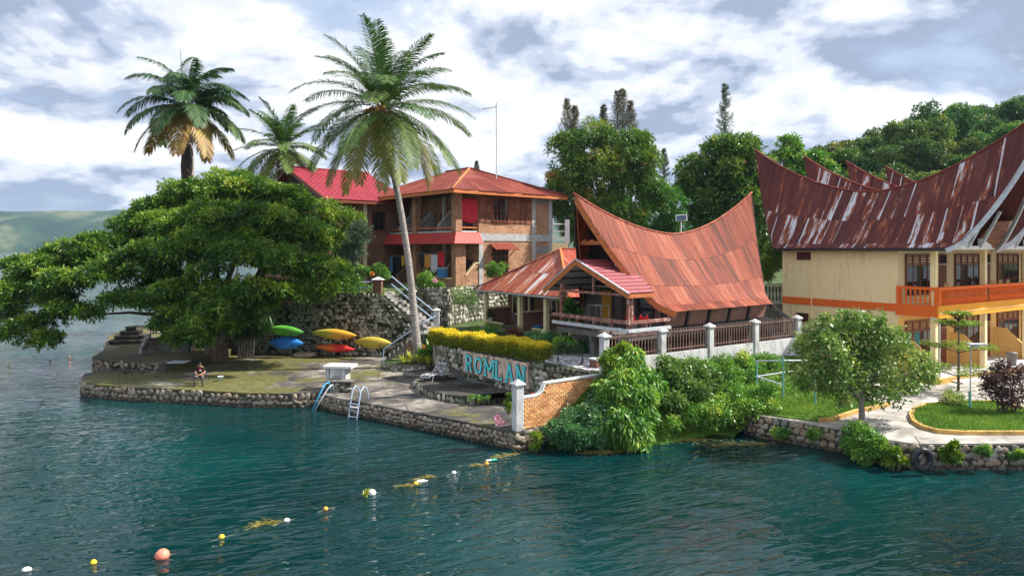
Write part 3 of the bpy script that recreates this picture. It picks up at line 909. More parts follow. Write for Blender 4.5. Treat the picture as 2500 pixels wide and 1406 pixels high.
def back_slope(parent, name, S, lo, hi, m, nt_=60, nb=8):
    A, B = np.meshgrid(np.linspace(0, 1, nt_), np.linspace(0, 1, nb), indexing='ij')
    T = lo(B) + (hi(B) - lo(B)) * A
    P = np.stack(S(T, B), -1)
    I = np.arange(nt_ * nb).reshape(nt_, nb)
    Q = np.stack([I[:-1, :-1], I[1:, :-1], I[1:, 1:], I[:-1, 1:]], -1).reshape(-1, 4)
    return npmesh(name, P.reshape(-1, 3), Q, m, parent, True)


def tile_mesh(m, w=0.5, l=0.8, h=0.035, bow=0.035, n=8):
    V = []
    for j, (yy, zz) in enumerate(((0, 0.0), (l * 0.5, h * 0.6), (l * 1.03, h), (l * 1.03, h - 0.05))):
        for i in range(n + 1):
            x = w * i / n
            V.append((x, -yy, zz + bow * (0.5 - 0.5 * math.cos(2 * PI * i / n)) if j < 3 else zz))
    I = np.arange(4 * (n + 1)).reshape(4, n + 1)
    Q = np.stack([I[:-1, :-1], I[:-1, 1:], I[1:, 1:], I[1:, :-1]], -1).reshape(-1, 4)
    me = bpy.data.meshes.new('roof_tile')
    me.from_pydata(V, [], [tuple(int(a) for a in q) for q in Q])
    me.polygons.foreach_set('use_smooth', [True] * len(me.polygons))
    me.materials.append(m)
    return me


def gable_profile(zr, ze, wd, kick=0.86, kz=0.35, kx=0.5):
    """cross-section of a saddle roof: returns (offset from ridge, z) for t, b"""
    def f(t, b):
        z_r = zr(t)
        top = np.clip(b / kick, 0, 1)
        low = np.clip((b - kick) / (1 - kick), 0, 1)
        c = (wd - kx) * top + kx * low
        z = ze + kz + (z_r - ze - kz) * (1 - top) ** 1.06 - kz * low
        return c, z
    return f


# ================================================================== WINDOWS
def window(parent, x0, x1, z0, z1, plane, axis, cols, rows, fm, gm, fw=0.06, depth=0.08, vents=0, label=None, vent_m=None):
    """framed window part with its panes; axis 'x' lies along local x at y=plane, 'y' along local y at x=plane; faces the negative side"""
    def bx(mb, a0, a1, c0, c1, d0, d1):
        if axis == 'x': mb.box(a0, a1, plane + d0, plane + d1, c0, c1)
        else: mb.box(plane + d0, plane + d1, a0, a1, c0, c1)
    fr = MB()
    for a0, a1, c0, c1 in ((x0, x0 + fw, z0, z1), (x1 - fw, x1, z0, z1), (x0 + fw, x1 - fw, z0, z0 + fw), (x0 + fw, x1 - fw, z1 - fw, z1)):
        bx(fr, a0, a1, c0, c1, -depth, 0.03)
    zt = z1 - fw
    if vents:
        zt = z1 - vents
        bx(fr, x0 + fw, x1 - fw, zt - fw, zt, -depth + 0.01, 0.02)
    bw = fw * 0.55
    for i in range(1, cols):
        a = x0 + (x1 - x0) * i / cols
        bx(fr, a - bw / 2, a + bw / 2, z0 + fw, z1 - fw, -depth + 0.015, 0.02)
    for j in range(1, rows):
        c = z0 + (zt - z0) * j / rows
        bx(fr, x0 + fw, x1 - fw, c - bw * 0.35, c + bw * 0.35, -depth + 0.022, 0.015)
    wo_ = fr.build('window', fm, parent)
    if label: wo_['label'] = label
    for i in range(cols):
        a0, a1 = x0 + (x1 - x0) * i / cols + bw * 0.5, x0 + (x1 - x0) * (i + 1) / cols - bw * 0.5
        for j in range(rows):
            c0, c1 = z0 + (zt - z0) * j / rows + 0.01, z0 + (zt - z0) * (j + 1) / rows - 0.01
            pn = MB()
            t = random.uniform(-0.006, 0.006)
            bx(pn, a0, a1, c0, c1, -0.03 + t, -0.018 + t)
            pn.build('pane', gm, wo_)
        if vents:
            for q in range(3):
                vm = MB()
                c = zt + (vents - fw) * (q + 0.5) / 3
                bx(vm, a0, a1, c - 0.035, c + 0.035, -0.05, -0.03)
                vm.build('vent_slat', fm, wo_)
    return wo_


MAT['tin_orange'] = tinmat('rusted_orange_tin', [(0.24, (0.035, 0.016, 0.014)), (0.34, (0.11, 0.030, 0.02)), (0.44, (0.22, 0.045, 0.024)), (0.56, (0.30, 0.068, 0.034)), (0.74, (0.42, 0.15, 0.09))],
                           (5.0, 0.30, 0.30), rand=0.22, rough=0.65)
MAT['tin_maroon'] = tinmat('faded_maroon_tin', [(0.25, (0.045, 0.012, 0.012)), (0.42, (0.095, 0.020, 0.018)), (0.6, (0.13, 0.030, 0.024)), (0.75, (0.19, 0.06, 0.04))],
                           (0.40, 2.6, 0.40), patch=((0.28, 0.075, 0.03), (0.60, 0.62, 0.66)), rand=0.12, rough=0.5, patch_at=(0.565, 0.605))
MAT['tin_streak'] = tinmat('streaked_red_tin', [(0.3, (0.17, 0.035, 0.022)), (0.5, (0.30, 0.07, 0.04)), (0.66, (0.42, 0.15, 0.10))],
                           (0.25, 5.0, 0.25), patch=((0.45, 0.16, 0.08), (0.62, 0.60, 0.62)), rand=0.1, rough=0.5, patch_at=(0.53, 0.58))
MAT['tin_red'] = tinmat('red_brown_tin', [(0.3, (0.13, 0.024, 0.016)), (0.5, (0.20, 0.038, 0.024)), (0.7, (0.32, 0.08, 0.045))], (0.5, 4.0, 0.5), rand=0.15, rough=0.5)
MAT['tin_red2'] = tinmat('red_brown_tin_end', [(0.3, (0.13, 0.024, 0.016)), (0.5, (0.20, 0.038, 0.024)), (0.7, (0.32, 0.08, 0.045))], (4.0, 0.5, 0.5), rand=0.15, rough=0.5)
MAT['tile_pink'] = pm('crimson_roof_tile', [(0.3, (0.21, 0.018, 0.032)), (0.7, (0.31, 0.04, 0.06))], 3.0, rough=0.6, rand=0.12, spec=0.15)
MAT['tile_wine'] = pm('wine_roof_tile', [(0.3, (0.20, 0.03, 0.04)), (0.7, (0.33, 0.075, 0.085))], 3.0, rough=0.5, rand=0.15)
MAT['tile_strip'] = brickmat('glazed_red_tile', (0.50, 0.018, 0.018), (0.40, 0.012, 0.015), (0.55, 0.10, 0.07), 0.42, 0.17, 0.02, rough=0.62, stain=0.1)

# ================================================================== SADDLE-ROOFED HOUSE IN THE MIDDLE
house = thing('saddle_roof_house', 'dark wooden house with swooping rusty orange saddle roof behind the barred fence', 'house', (8.7, 36.2, GZ), R(37))
def zr_mid(t):
    d = np.asarray(t, float) - 4.2
    return 6.72 + np.where(d < 0, 2.08, 2.95) * np.abs(d / 8.18) ** 1.75
prof = gable_profile(zr_mid, 2.48, 3.7, 0.84, 0.42, 0.75)
lo_m = lambda B: -3.96 + 3.9 * B
hi_m = lambda B: 12.4 - 3.45 * B
def S_front(T, B):
    c, z = prof(T, B)
    return T, 3.7 - c, z
def S_back(T, B):
    c, z = prof(T, B)
    return T, 3.7 + c, z
sheets(house, 'roof_sheet', S_front, lo_m, hi_m, -4.0, 12.4, 0.78, [0.0, 0.30, 0.62, 0.86, 1.0], MAT['tin_orange'], (0, -0.8, 0.6), 0.018, 0.13, 4)
bs = back_slope(house, 'rear_roof', S_back, lo_m, hi_m, MAT['tin_orange'])
# ridge capping, barge boards
bb = np.linspace(0, 1, 14)
mb = MB()
tt = np.linspace(-3.96, 12.4, 34)
mb.tube([(t, 3.7, float(zr_mid(t)) + 0.02) for t in tt], 0.07, 6)
mb.build('ridge_cap', MAT['tin_orange'], house, True)
def barge(parent, m, S, edge, side, w=0.30, th=0.06, drop=0.16, inset=0.0, axis=0):
    pts = []
    for q in np.linspace(0, 1, 14):
        B = np.array([[q]])
        P = [float(a[0, 0]) for a in S(edge(B) + inset, B)]
        pts.append(Vector((P[0], P[1], P[2] - drop)))
    m_ = MB()
    for p, q in zip(pts[:-1], pts[1:]):
        m_.beam(p, q + (q - p) * 0.02, th, w, (0, 0, 1))
    return m_.build('barge_board', m, parent)
barge(house, MAT['fascia'], S_front, lo_m, 0, 0.30, 0.07, 0.17, 0.06)
barge(house, MAT['wood_dark'], S_back, lo_m, 0, 0.42, 0.09, 0.19, 0.02)
barge(house, MAT['fascia'], S_back, lo_m, 0, 0.22, 0.07, 0.30, 0.22)
barge(house, MAT['wood_dark'], S_front, hi_m, 0, 0.22, 0.07, 0.13, -0.05)
# gable infill, leaning out
def gpt(b, side, ins):
    c, z = prof(np.array(-3.96 + 3.9 * b + ins), np.array(b))
    return (-3.96 + 3.9 * b + ins, 3.7 + side * float(c) * 0.97, float(z) - 0.15)
mb = MB()
poly = [gpt(b, 1, 1.0) for b in (0.05, 0.3, 0.55, 0.8)] + [gpt(b, -1, 1.0) for b in (0.8, 0.55, 0.3, 0.05)]
mb.slab(poly, (-1, 0, 0.3), 0.05)
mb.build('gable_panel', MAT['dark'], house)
for yy in (2.6, 3.3, 4.1, 4.8):
    MB().beam((-2.0, yy, 7.1 - abs(yy - 3.7) * 1.35), (-0.6, yy, 4.2), 0.09, 0.12, (1, 0, 0)).build('gable_stud', MAT['wood_dark'], house)
mb = MB()
zc = 6.05
mb.box(-2.62, -2.52, 2.66, 4.74, zc, zc + 0.20)
for yy in (3.1, 3.7, 4.3):
    mb.box(-2.63, -2.51, yy - 0.16, yy + 0.16, zc + 0.2, zc + 0.29)
mb.build('tie_beam', MAT['fascia'], house)
MB().beam((-1.75, 2.75, 4.9), (-1.85, 2.6, 5.7), 0.05, 0.06).beam((-1.75, 2.7, 4.9), (-1.7, 2.15, 4.9), 0.05, 0.05).build('panel_trim', MAT['white'], house)
MB().box(-3.0, -2.9, 3.42, 3.98, 7.45, 7.53).build('gable_slat', MAT['white'], house)
# body: side wall under the eave, leaning outwards
MAT['greywall'] = pm('grey_brown_board', [(0.3, (0.075, 0.065, 0.058)), (0.7, (0.12, 0.105, 0.095))], 2.0, rough=0.8)
MAT['panel'] = pm('brown_panel', [(0.3, (0.24, 0.12, 0.085)), (0.7, (0.36, 0.20, 0.15))], 1.5, rough=0.75)
pr = [(0.75, 1.5), (6.7, 1.5), (6.7, 2.72), (5.0, 4.6), (3.7, 5.9), (2.4, 4.6), (0.75, 2.72)]
MB().add([(-0.4, y, z) for y, z in pr] + [(9.0, y, z) for y, z in pr], [tuple(range(7)), tuple(range(13, 6, -1))] + [(i, 7 + i, 7 + (i + 1) % 7, (i + 1) % 7) for i in range(7)]).build('wall', MAT['greywall'], house)
for i in range(5):
    x0, x1 = -0.2 + i * 1.9, -0.2 + (i + 1) * 1.9 - 0.14
    MB().slab([(x0, 0.70, 1.62), (x1, 0.70, 1.62), (x1, 0.50, 2.46), (x0, 0.50, 2.46)], (0, -1, 0.25), 0.05).build('wall_panel', MAT['panel'], house)
    MB().beam((x0 - 0.09, 0.66, 1.5), (x0 - 0.09, 0.46, 2.44), 0.16, 0.12, (0, 1, 0)).build('corner_post', MAT['iron'], house)
MB().box(-0.7, 9.6, 0.35, 0.75, 1.15, 1.55).build('floor_beam', MAT['iron'], house)
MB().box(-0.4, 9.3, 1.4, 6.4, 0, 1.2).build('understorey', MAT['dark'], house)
for i in range(6):
    MB().box(0.1 + i * 1.75, 0.34 + i * 1.75, 0.55, 0.85, 0, 1.2).build('stilt', MAT['wood_dark'], house)
# porch
MAT['porchgrey'] = pm('porch_concrete', [(0.3, (0.085, 0.08, 0.075)), (0.7, (0.16, 0.15, 0.14))], 2.0, rough=0.85)
MB().box(-3.7, -0.42, -0.05, 5.4, 1.22, 1.5).build('porch_floor', MAT['porchgrey'], house)
for x, y in ((-3.4, 0.25), (-3.4, 2.7), (-3.4, 5.1), (-1.2, 0.25), (-1.2, 5.1)):
    MB().box(x - 0.17, x + 0.17, y - 0.17, y + 0.17, 0, 1.22).build('porch_pier', MAT['porchgrey'], house)
    MB().box(x - 0.28, x + 0.1, y - 0.1, y + 0.1, 0.95, 1.23).build('pier_bracket', MAT['porchgrey'], house)
for x, y, h in ((-3.5, 0.12, 3.5), (-3.28, 0.12, 3.5), (-3.5, 5.2, 3.9), (-3.28, 5.2, 3.9)):
    MB().box(x - 0.07, x + 0.07, y - 0.07, y + 0.07, 1.5, h).build('porch_post', MAT['rail_old'], house)
for x, y in ((-3.5, 2.6), (-3.5, 1.3), (-2.3, 0.1), (-3.5, 3.9)):
    MB().box(x - 0.06, x + 0.06, y - 0.06, y + 0.06, 1.3, 2.1).build('rail_post', MAT['rail_old'], house)
MB().box(-3.72, -3.56, -0.12, 5.7, 2.06, 2.24).build('hand_rail', MAT['rail_old'], house)
MB().box(-3.55, -0.6, -0.12, 0.03, 2.06, 2.22).build('hand_rail', MAT['rail_old'], house)
MB().box(-3.78, -3.64, -0.18, 5.7, 1.66, 1.82).build('lower_rail', MAT['rail_grey'], house)
MB().box(-3.63, -0.6, -0.18, -0.06, 1.66, 1.82).build('lower_rail', MAT['rail_grey'], house)
# porch roof
ridge_y, ridge_z = 3.71, 5.22
e1y, e1z, e2y, e2z = -0.10, 3.60, 6.35, 3.55
sl_len = math.hypot(ridge_y - e1y, ridge_z - e1z)
sl_ang = math.atan2(ridge_z - e1z, ridge_y - e1y)
tm = tile_mesh(MAT['tile_wine'], 0.235, sl_len / 10, 0.03, 0.03, 6)
for i in range(17):
    for j in range(10):
        s = j / 10
        if -3.72 + (i + 1) * 0.235 > 0.35 - 2.15 * (j + 1) / 10: continue
        link('roof_tile', tm, None, house, (-3.72 + i * 0.235, ridge_y + (e1y - ridge_y) * s, ridge_z + (e1z - ridge_z) * s + 0.03), (sl_ang, 0, 0))
mb = MB().slab([(-3.72, ridge_y, ridge_z), (0.3, ridge_y, ridge_z), (-1.85, e1y + 0.05, e1z + 0.02), (-3.72, e1y + 0.05, e1z + 0.02)], (0, -0.4, 1), 0.05)
mb.slab([(-3.72, ridge_y, ridge_z), (0.3, ridge_y, ridge_z), (0.3, e2y, e2z), (-3.72, e2y, e2z)], (0, 0.4, 1), 0.05)
mb.build('porch_roof', MAT['tile_wine'], house)
MB().slab([(-3.6, ridge_y, ridge_z - 0.13), (0, ridge_y, ridge_z - 0.13), (-1.9, e1y + 0.1, e1z - 0.10), (-3.6, e1y + 0.1, e1z - 0.10)], (0, -0.4, 1), 0.02).slab(
    [(-3.6, ridge_y, ridge_z - 0.13), (0, ridge_y, ridge_z - 0.13), (0, e2y - 0.1, e2z - 0.10), (-3.6, e2y - 0.1, e2z - 0.10)], (0, 0.4, 1), 0.02).build('porch_ceiling', MAT['greypaint'], house)
for s in (0.25, 0.5, 0.75):
    MB().beam((-3.6, ridge_y + (e2y - ridge_y) * s, ridge_z + (e2z - ridge_z) * s - 0.2), (-0.3, ridge_y + (e2y - ridge_y) * s, ridge_z + (e2z - ridge_z) * s - 0.2), 0.08, 0.1).build('rafter', MAT['wood_dark'], house)
MB().beam((-3.78, ridge_y, ridge_z - 0.1), (-3.78, e1y - 0.1, e1z - 0.14), 0.06, 0.28).build('barge_board', MAT['fascia'], house)
MB().beam((-3.78, ridge_y, ridge_z - 0.1), (-3.78, e2y + 0.1, e2z - 0.14), 0.06, 0.28).build('barge_board', MAT['fascia'], house)
MB().beam((-3.80, ridge_y, ridge_z + 0.06), (-3.80, e1y - 0.1, e1z + 0.02), 0.10, 0.05).beam((-3.80, ridge_y, ridge_z + 0.06), (-3.80, e2y + 0.1, e2z + 0.02), 0.10, 0.05).build('barge_trim', MAT['rail_grey'], house)
MB().box(-3.7, -1.85, e1y - 0.05, e1y + 0.02, e1z - 0.22, e1z - 0.04).build('eave_board', MAT['fascia'], house)
MB().box(-3.55, -3.43, 0.2, 5.25, 3.44, 3.56).box(-3.54, -3.44, 2.6, 2.7, 3.56, 4.5).build('tie_beam', MAT['rail_old'], house)
# gable wall: door, window, lamp
MAT['ochre_door'] = pm('ochre_curtain', [(0.35, (0.36, 0.17, 0.012)), (0.65, (0.52, 0.27, 0.03))], 2.0, rough=0.8, stretch=(1, 5, 0.6))
MB().box(-0.46, -0.405, 4.15, 5.25, 1.5, 3.55).build('door_frame', MAT['iron'], house)
MB().box(-0.50, -0.465, 4.3, 5.1, 1.5, 3.4).build('door', MAT['ochre_door'], house)
window(house, 1.15, 2.35, 2.1, 3.55, -0.46, 'y', 1, 4, MAT['iron'], MAT['glass'], 0.08, 0.06)
MB().box(-0.47, -0.41, 2.9, 3.5, 1.5, 3.5).build('door', MAT['wood_dark'], house)
MB().tube([(-0.5, 5.6, 3.65), (-0.5, 2.1, 3.65)], 0.035, 6).build('white_conduit', MAT['white'], house)
# stair at the far end of the house
MAT['stair_conc'] = pm('grey_stair_render', [(0.3, (0.10, 0.095, 0.09)), (0.7, (0.22, 0.21, 0.20))], 3.0, rough=0.9)
mb = MB()
for i in range(8):
    mb.box(9.7, 11.0, 1.0 + i * 0.0 - i * 0.28 + 1.2, 1.0 - i * 0.28 + 1.48, 0, 2.1 - i * 0.26)
mb.build('back_stair', MAT['stair_conc'], house)
MB().beam((10.9, 2.9, 3.2), (10.9, -1.1, 0.75), 0.14, 0.2).build('stair_parapet', MAT['stair_conc'], house)
for i in range(9):
    MB().box(10.85, 10.95, 2.5 - i * 0.4, 2.6 - i * 0.4, 2.0 - i * 0.235, 2.95 - i * 0.245).build('stair_baluster', MAT['stair_conc'], house)

# ================================================================== LOW BUNGALOW WITH TIN ROOF
bung = thing('tin_roof_bungalow', 'low brick bungalow with streaked red tin hip roof and cream posts', 'bungalow', (0.56, 46.5, GZ), R(35))
AX, AY, AZ, EZ = 3.0, -0.6, 5.8, 2.88
def S_bf(T, B): return AX - 3.7 * B, T, AZ + (EZ - AZ) * B
def S_br(T, B): return T, AY - 5.4 * B, AZ + (EZ - AZ) * B
sheets(bung, 'roof_sheet', S_bf, lambda B: AY - 5.4 * B, lambda B: AY + 5.4 * B, AY - 5.4, AY + 5.4, 0.80, [0.0, 0.52, 1.0], MAT['tin_streak'], (-0.6, 0, 0.8), 0.018, 0.13, 2)
MAT['tin_streak_side'] = tinmat('red_tin_side', [(0.3, (0.22, 0.035, 0.022)), (0.5, (0.36, 0.07, 0.04)), (0.7, (0.45, 0.14, 0.09))], (5.0, 0.25, 0.25), patch=((0.45, 0.16, 0.08), (0.6, 0.5, 0.48)), rand=0.1, patch_at=(0.57, 0.63))
sheets(bung, 'roof_sheet', S_br, lambda B: AX - 3.7 * B, lambda B: 12 + 0 * B, AX - 3.7, 12, 0.80, [0.0, 0.52, 1.0], MAT['tin_streak_side'], (0, -0.5, 0.85), 0.018, 0.13, 2)
back_slope(bung, 'rear_roof', lambda T, B: (T, AY + 5.4 * B, AZ + (EZ - AZ) * B), lambda B: AX - 3.7 * B, lambda B: 12 + 0 * B, MAT['tin_streak_side'])
MB().tube([(AX, AY, AZ + 0.04), (AX - 3.72, AY - 5.42, EZ + 0.04)], 0.10, 6).build('hip_cap', MAT['fascia'], bung, True)
MB().tube([(AX, AY, AZ + 0.04), (AX - 3.72, AY + 5.42, EZ + 0.04)], 0.07, 6).build('hip_cap', MAT['tin_streak'], bung, True)
MB().tube([(AX, AY, AZ + 0.04), (12, AY, AZ + 0.04)], 0.08, 6).build('ridge_cap', MAT['tin_streak'], bung, True)
MB().box(-0.66, -0.58, AY - 5.3, AY + 5.3, EZ - 0.13, EZ - 0.03).build('eave_board', MAT['rail_grey'], bung)
MB().box(-0.5, 9.5, AY - 5.2, AY + 5.1, EZ - 0.2, EZ - 0.15).build('ceiling', MAT['wood_dark'], bung)
MB().box(-0.3, 9, -6.0, 4.6, -0.3, 0.22).build('floor_slab', MAT['concrete'], bung)
for y in (4.27, 0.0, -2.9, -5.3):
    MB().box(-0.14, 0.14, y - 0.14, y + 0.14, 0.2, EZ - 0.15).build('veranda_post', MAT['postcream'], bung)
MB().box(2.0, 9.0, -5.4, 4.4, 0.2, EZ - 0.18).build('wall', MAT['brick_dark'], bung)
for y, x1 in ((4.15, 2.0), (0.0, 2.0), (-2.9, 2.0)):
    MB().box(0.15, x1, y - 0.07, y + 0.07, 0.2, 1.5).build('partition_wall', MAT['brick_dark'], bung)
    MB().box(0.10, x1, y - 0.09, y + 0.09, 1.5, 1.58).build('partition_coping', MAT['postcream'], bung)
for y0, y1 in ((2.1, 4.1), (-2.8, -1.5), (-5.15, -3.9)):
    MB().box(-0.08, 0.08, y0, y1, 0.2, 0.52).build('low_wall', MAT['brick_dark'], bung)
    MB().box(-0.12, 0.12, y0, y1, 0.52, 0.60).build('low_wall_coping', MAT['postcream'], bung)
for y in (2.5, -1.6, -4.2):
    window(bung, y, y + 1.2, 1.0, 2.4, 1.97, 'y', 2, 1, MAT['postcream'], MAT['glass'], 0.09, 0.06)
    MB().box(1.93, 1.99, y - 1.35, y - 0.45, 0.22, 2.35).build('door', MAT['dark'], bung)
for y in (1.55, -2.1):
    MB().box(1.85, 1.99, y - 0.1, y + 0.1, 0.2, EZ - 0.2).build('pilaster', MAT['postcream'], bung)

# ================================================================== TWO-STOREY BRICK GUESTHOUSE
gh = thing('brick_guesthouse', 'two storey brick guesthouse with balcony and low rust red hip roof', 'house', (-4.68, 57.0, UZ), R(40))
MB().box(2.4, 10.9, 0.0, 14.7, -0.5, 8.2).build('wall', MAT['brick'], gh)
MB().box(-0.05, 2.4, -0.05, 14.7, 3.95, 4.3).build('balcony_slab', MAT['greypaint'], gh)
MB().box(0, 2.39, 0.05, 14.7, -0.5, 0.05).build('veranda_floor', MAT['concrete'], gh)
MB().box(-0.9, 11.6, -0.9, 15.4, 8.02, 8.10).build('eave_ceiling', MAT['wood_dark'], gh)
for y in (0.0, 6.3, 12.6):
    MB().box(-0.02, 0.62, y, y + 0.62, -0.5, 8.02).build('brick_pier', MAT['brick'], gh)
for y in (2.1, 8.8, 4.6):
    MB().box(1.9, 2.2, y, y + 0.22, 0.05, 8.02).build('white_post', MAT['pale_concrete'], gh)
MB().box(-0.02, 0.6, 13.22, 14.7, -0.5, 8.02).build('end_wall', MAT['brick'], gh)
# openings along the shaded front
for y0 in (0.9, 4.8, 7.3, 10.6):
    for z0 in (0.1, 4.35):
        MB().box(2.33, 2.41, y0, y0 + 1.0, z0, z0 + 2.2).build('door', MAT['wood_red'] if y0 > 4 else MAT['wood_dark'], gh)
for y0 in (2.6, 9.0):
    for z0 in (0.9, 5.3):
        window(gh, y0, y0 + 1.4, z0, z0 + 1.7, 2.36, 'y', 2, 3, MAT['wood_red'], MAT['glass'])
# balcony rails
for z, m_, r in ((5.06, MAT['fascia'], 0.06), (4.72, MAT['white'], 0.05)):
    for y0, y1 in ((0.62, 6.3), (6.92, 12.6)):
        MB().box(0.20, 0.20 + 2 * r, y0, y1, z - r, z + r).build('balcony_rail', m_, gh)
    MB().box(0.62, 2.4, 0.10, 0.10 + 2 * r, z - r, z + r).build('balcony_rail', m_, gh)
for i in range(18):
    y = 0.95 + i * 0.65
    if 6.1 < y < 7.0: continue
    MB().box(0.24, 0.28, y, y + 0.04, 4.3, 5.0).build('baluster', MAT['wood_dark'], gh)
# tiled skirt
MB().slab([(-0.10, -0.12, 4.62), (-0.10, 13.9, 4.62), (-0.62, 14.2, 3.68), (-0.62, -0.62, 3.68)], (-1, 0, 0.5), 0.08).build('tile_skirt', MAT['tile_strip'], gh)
MB().slab([(-0.09, -0.13, 4.62), (2.42, -0.13, 4.62), (2.42, -0.62, 3.70), (-0.60, -0.64, 3.70)], (0, -1, 0.5), 0.08).build('tile_skirt', MAT['tile_strip'], gh)
# right facade
MB().box(2.42, 10.95, -0.06, 0.0, 3.94, 4.58).build('concrete_band', MAT['greypaint'], gh)
MB().box(2.36, 2.80, -0.10, 0.02, -0.5, 3.94).build('concrete_column', MAT['greypaint'], gh)
for x in (8.45, 10.55):
    MB().box(x, x + 0.42, -0.08, 0.02, 4.58, 8.0).build('concrete_column', MAT['greypaint'], gh)
    MB().box(x, x + 0.42, -0.08, 0.02, 0.0, 3.94).build('concrete_column', MAT['greypaint'], gh)
x = 2.45
for i in range(9):
    wx = (8.43 - 2.45) / 9
    if i in (2, 3, 4): continue
    for j in range(5):
        MB().box(x + i * wx, x + (i + 1) * wx - 0.02, -0.05 - 0.012 * (j % 2), -0.01, 5.5 + j * 0.5, 5.5 + (j + 1) * 0.5 - 0.015).build('weatherboard', MAT['wood_brown'], gh)
    MB().box(x + i * wx - 0.04, x + i * wx + 0.04, -0.09, -0.05, 5.5, 8.0).build('batten', MAT['wood_red'], gh)
MB().box(3.7, 5.8, -0.07, -0.01, 5.5, 8.0).build('weatherboard', MAT['wood_brown'], gh)
window(gh, 3.85, 5.65, 5.6, 7.75, -0.09, 'x', 4, 4, MAT['wood_red'], MAT['glass'], 0.10)
window(gh, 3.85, 5.65, 0.9, 3.3, -0.03, 'x', 4, 4, MAT['wood_red'], MAT['glass'], 0.10)
MB().slab([(3.5, -0.08, 3.75), (6.0, -0.08, 3.75), (6.2, -1.0, 3.2), (3.5, -1.0, 3.2)], (0, -0.4, 1), 0.04).build('window_awning', MAT['tin_red2'], gh)
MB().beam((3.8, -0.06, 2.6), (3.8, -0.8, 3.25), 0.06, 0.06).build('awning_bracket', MAT['wood_dark'], gh)
MB().beam((5.8, -0.06, 2.6), (5.8, -0.8, 3.25), 0.06, 0.06).build('awning_bracket', MAT['wood_dark'], gh)
for z0 in (2.85, 7.35):
    mb = MB()
    for i in range(10):
        mb.box(8.95 + i * 0.16, 9.03 + i * 0.16, -0.05, 0.0, z0, z0 + 0.62)
    mb.build('vent_grille', MAT['greypaint'], gh)
    MB().box(8.9, 10.52, -0.012, 0.0, z0, z0 + 0.62).build('vent_back', MAT['dark'], gh)
MB().box(0.62, 1.0, -0.02, 0.30, -0.5, 3.7).build('brick_jamb', MAT['brick'], gh)
# stepped balustrade walls of the verandas
def wing(parent, y, x0, x1, z0, hi, low, m_, cm):
    MB().add([(x0, y - 0.08, z0), (x1, y - 0.08, z0), (x1, y - 0.08, hi), (x1 - 0.35, y - 0.08, hi), (x0, y - 0.08, low),
              (x0, y + 0.08, z0), (x1, y + 0.08, z0), (x1, y + 0.08, hi), (x1 - 0.35, y + 0.08, hi), (x0, y + 0.08, low)],
             [(0, 1, 2, 3, 4), (9, 8, 7, 6, 5), (0, 5, 6, 1), (1, 6, 7, 2), (2, 7, 8, 3), (3, 8, 9, 4), (4, 9, 5, 0)]).build('wing_wall', m_, parent)
    MB().beam((x0, y, low + 0.04), (x1 - 0.35, y, hi + 0.04), 0.24, 0.09).beam((x1 - 0.36, y, hi + 0.04), (x1, y, hi + 0.04), 0.24, 0.09).build('wing_coping', cm, parent)
for y in (6.9, 3.6, 10.2):
    wing(gh, y, 0.3, 2.35, 0.05, 1.9, 0.75, MAT['brick'], MAT['postcream'])
    wing(gh, y, 0.6, 2.35, 4.3, 6.6, 5.2, MAT['greypaint'], MAT['pale_concrete'])
MB().add([(0.98, -0.04, -0.5), (2.36, -0.04, -0.5), (2.36, -0.04, 2.0), (2.0, -0.04, 2.0), (0.98, -0.04, 0.95), (0.98, 0.12, -0.5), (2.36, 0.12, -0.5), (2.36, 0.12, 2.0), (2.0, 0.12, 2.0), (0.98, 0.12, 0.95)],
         [(0, 1, 2, 3, 4), (9, 8, 7, 6, 5), (0, 5, 6, 1), (1, 6, 7, 2), (2, 7, 8, 3), (3, 8, 9, 4), (4, 9, 5, 0)]).build('wing_wall', MAT['brick'], gh)
MB().beam((0.98, 0.04, 1.0), (2.0, 0.04, 2.05), 0.26, 0.09).beam((2.0, 0.04, 2.05), (2.36, 0.04, 2.05), 0.26, 0.09).build('wing_coping', MAT['postcream'], gh)
MB().box(0.05, 0.2, 0.62, 3.4, -0.5, 0.7).build('low_wall', MAT['brick'], gh)
MB().box(0.0, 0.26, 0.62, 3.4, 0.7, 0.78).build('low_wall_coping', MAT['postcream'], gh)
# roof
HZ, RZ = 8.12, 10.85
def S_gl(T, B): return 5.4 - 6.6 * B, T, RZ + (HZ - RZ) * B
def S_gr(T, B): return T, 5.4 - 6.6 * B, RZ + (HZ - RZ) * B
sheets(gh, 'roof_sheet', S_gl, lambda B: 5.4 - 6.6 * B, lambda B: 9.3 + 6.6 * B, -1.2, 15.9, 0.95, [0, 0.5, 1.0], MAT['tin_red'], (-0.4, 0, 0.9), 0.02, 0.16, 1)
sheets(gh, 'roof_sheet', S_gr, lambda B: 5.4 - 6.6 * B, lambda B: 5.4 + 6.6 * B, -1.2, 12.0, 0.95, [0, 0.5, 1.0], MAT['tin_red2'], (0, -0.4, 0.9), 0.02, 0.16, 1)
back_slope(gh, 'rear_roof', lambda T, B: (5.4 + 6.6 * B, T, RZ + (HZ - RZ) * B), lambda B: 5.4 - 6.6 * B, lambda B: 9.3 + 6.6 * B, MAT['tin_red'])
back_slope(gh, 'rear_roof', lambda T, B: (T, 9.3 + 6.6 * B, RZ + (HZ - RZ) * B), lambda B: 5.4 - 6.6 * B, lambda B: 5.4 + 6.6 * B, MAT['tin_red'])
MB().tube([(5.4, 5.4, RZ + 0.04), (-1.2, -1.2, HZ + 0.05)], 0.11, 6).build('hip_cap', MAT['fascia'], gh, True)
MB().tube([(5.4, 5.4, RZ + 0.04), (12.0, -1.2, HZ + 0.05)], 0.11, 6).build('hip_cap', MAT['tin_red'], gh, True)
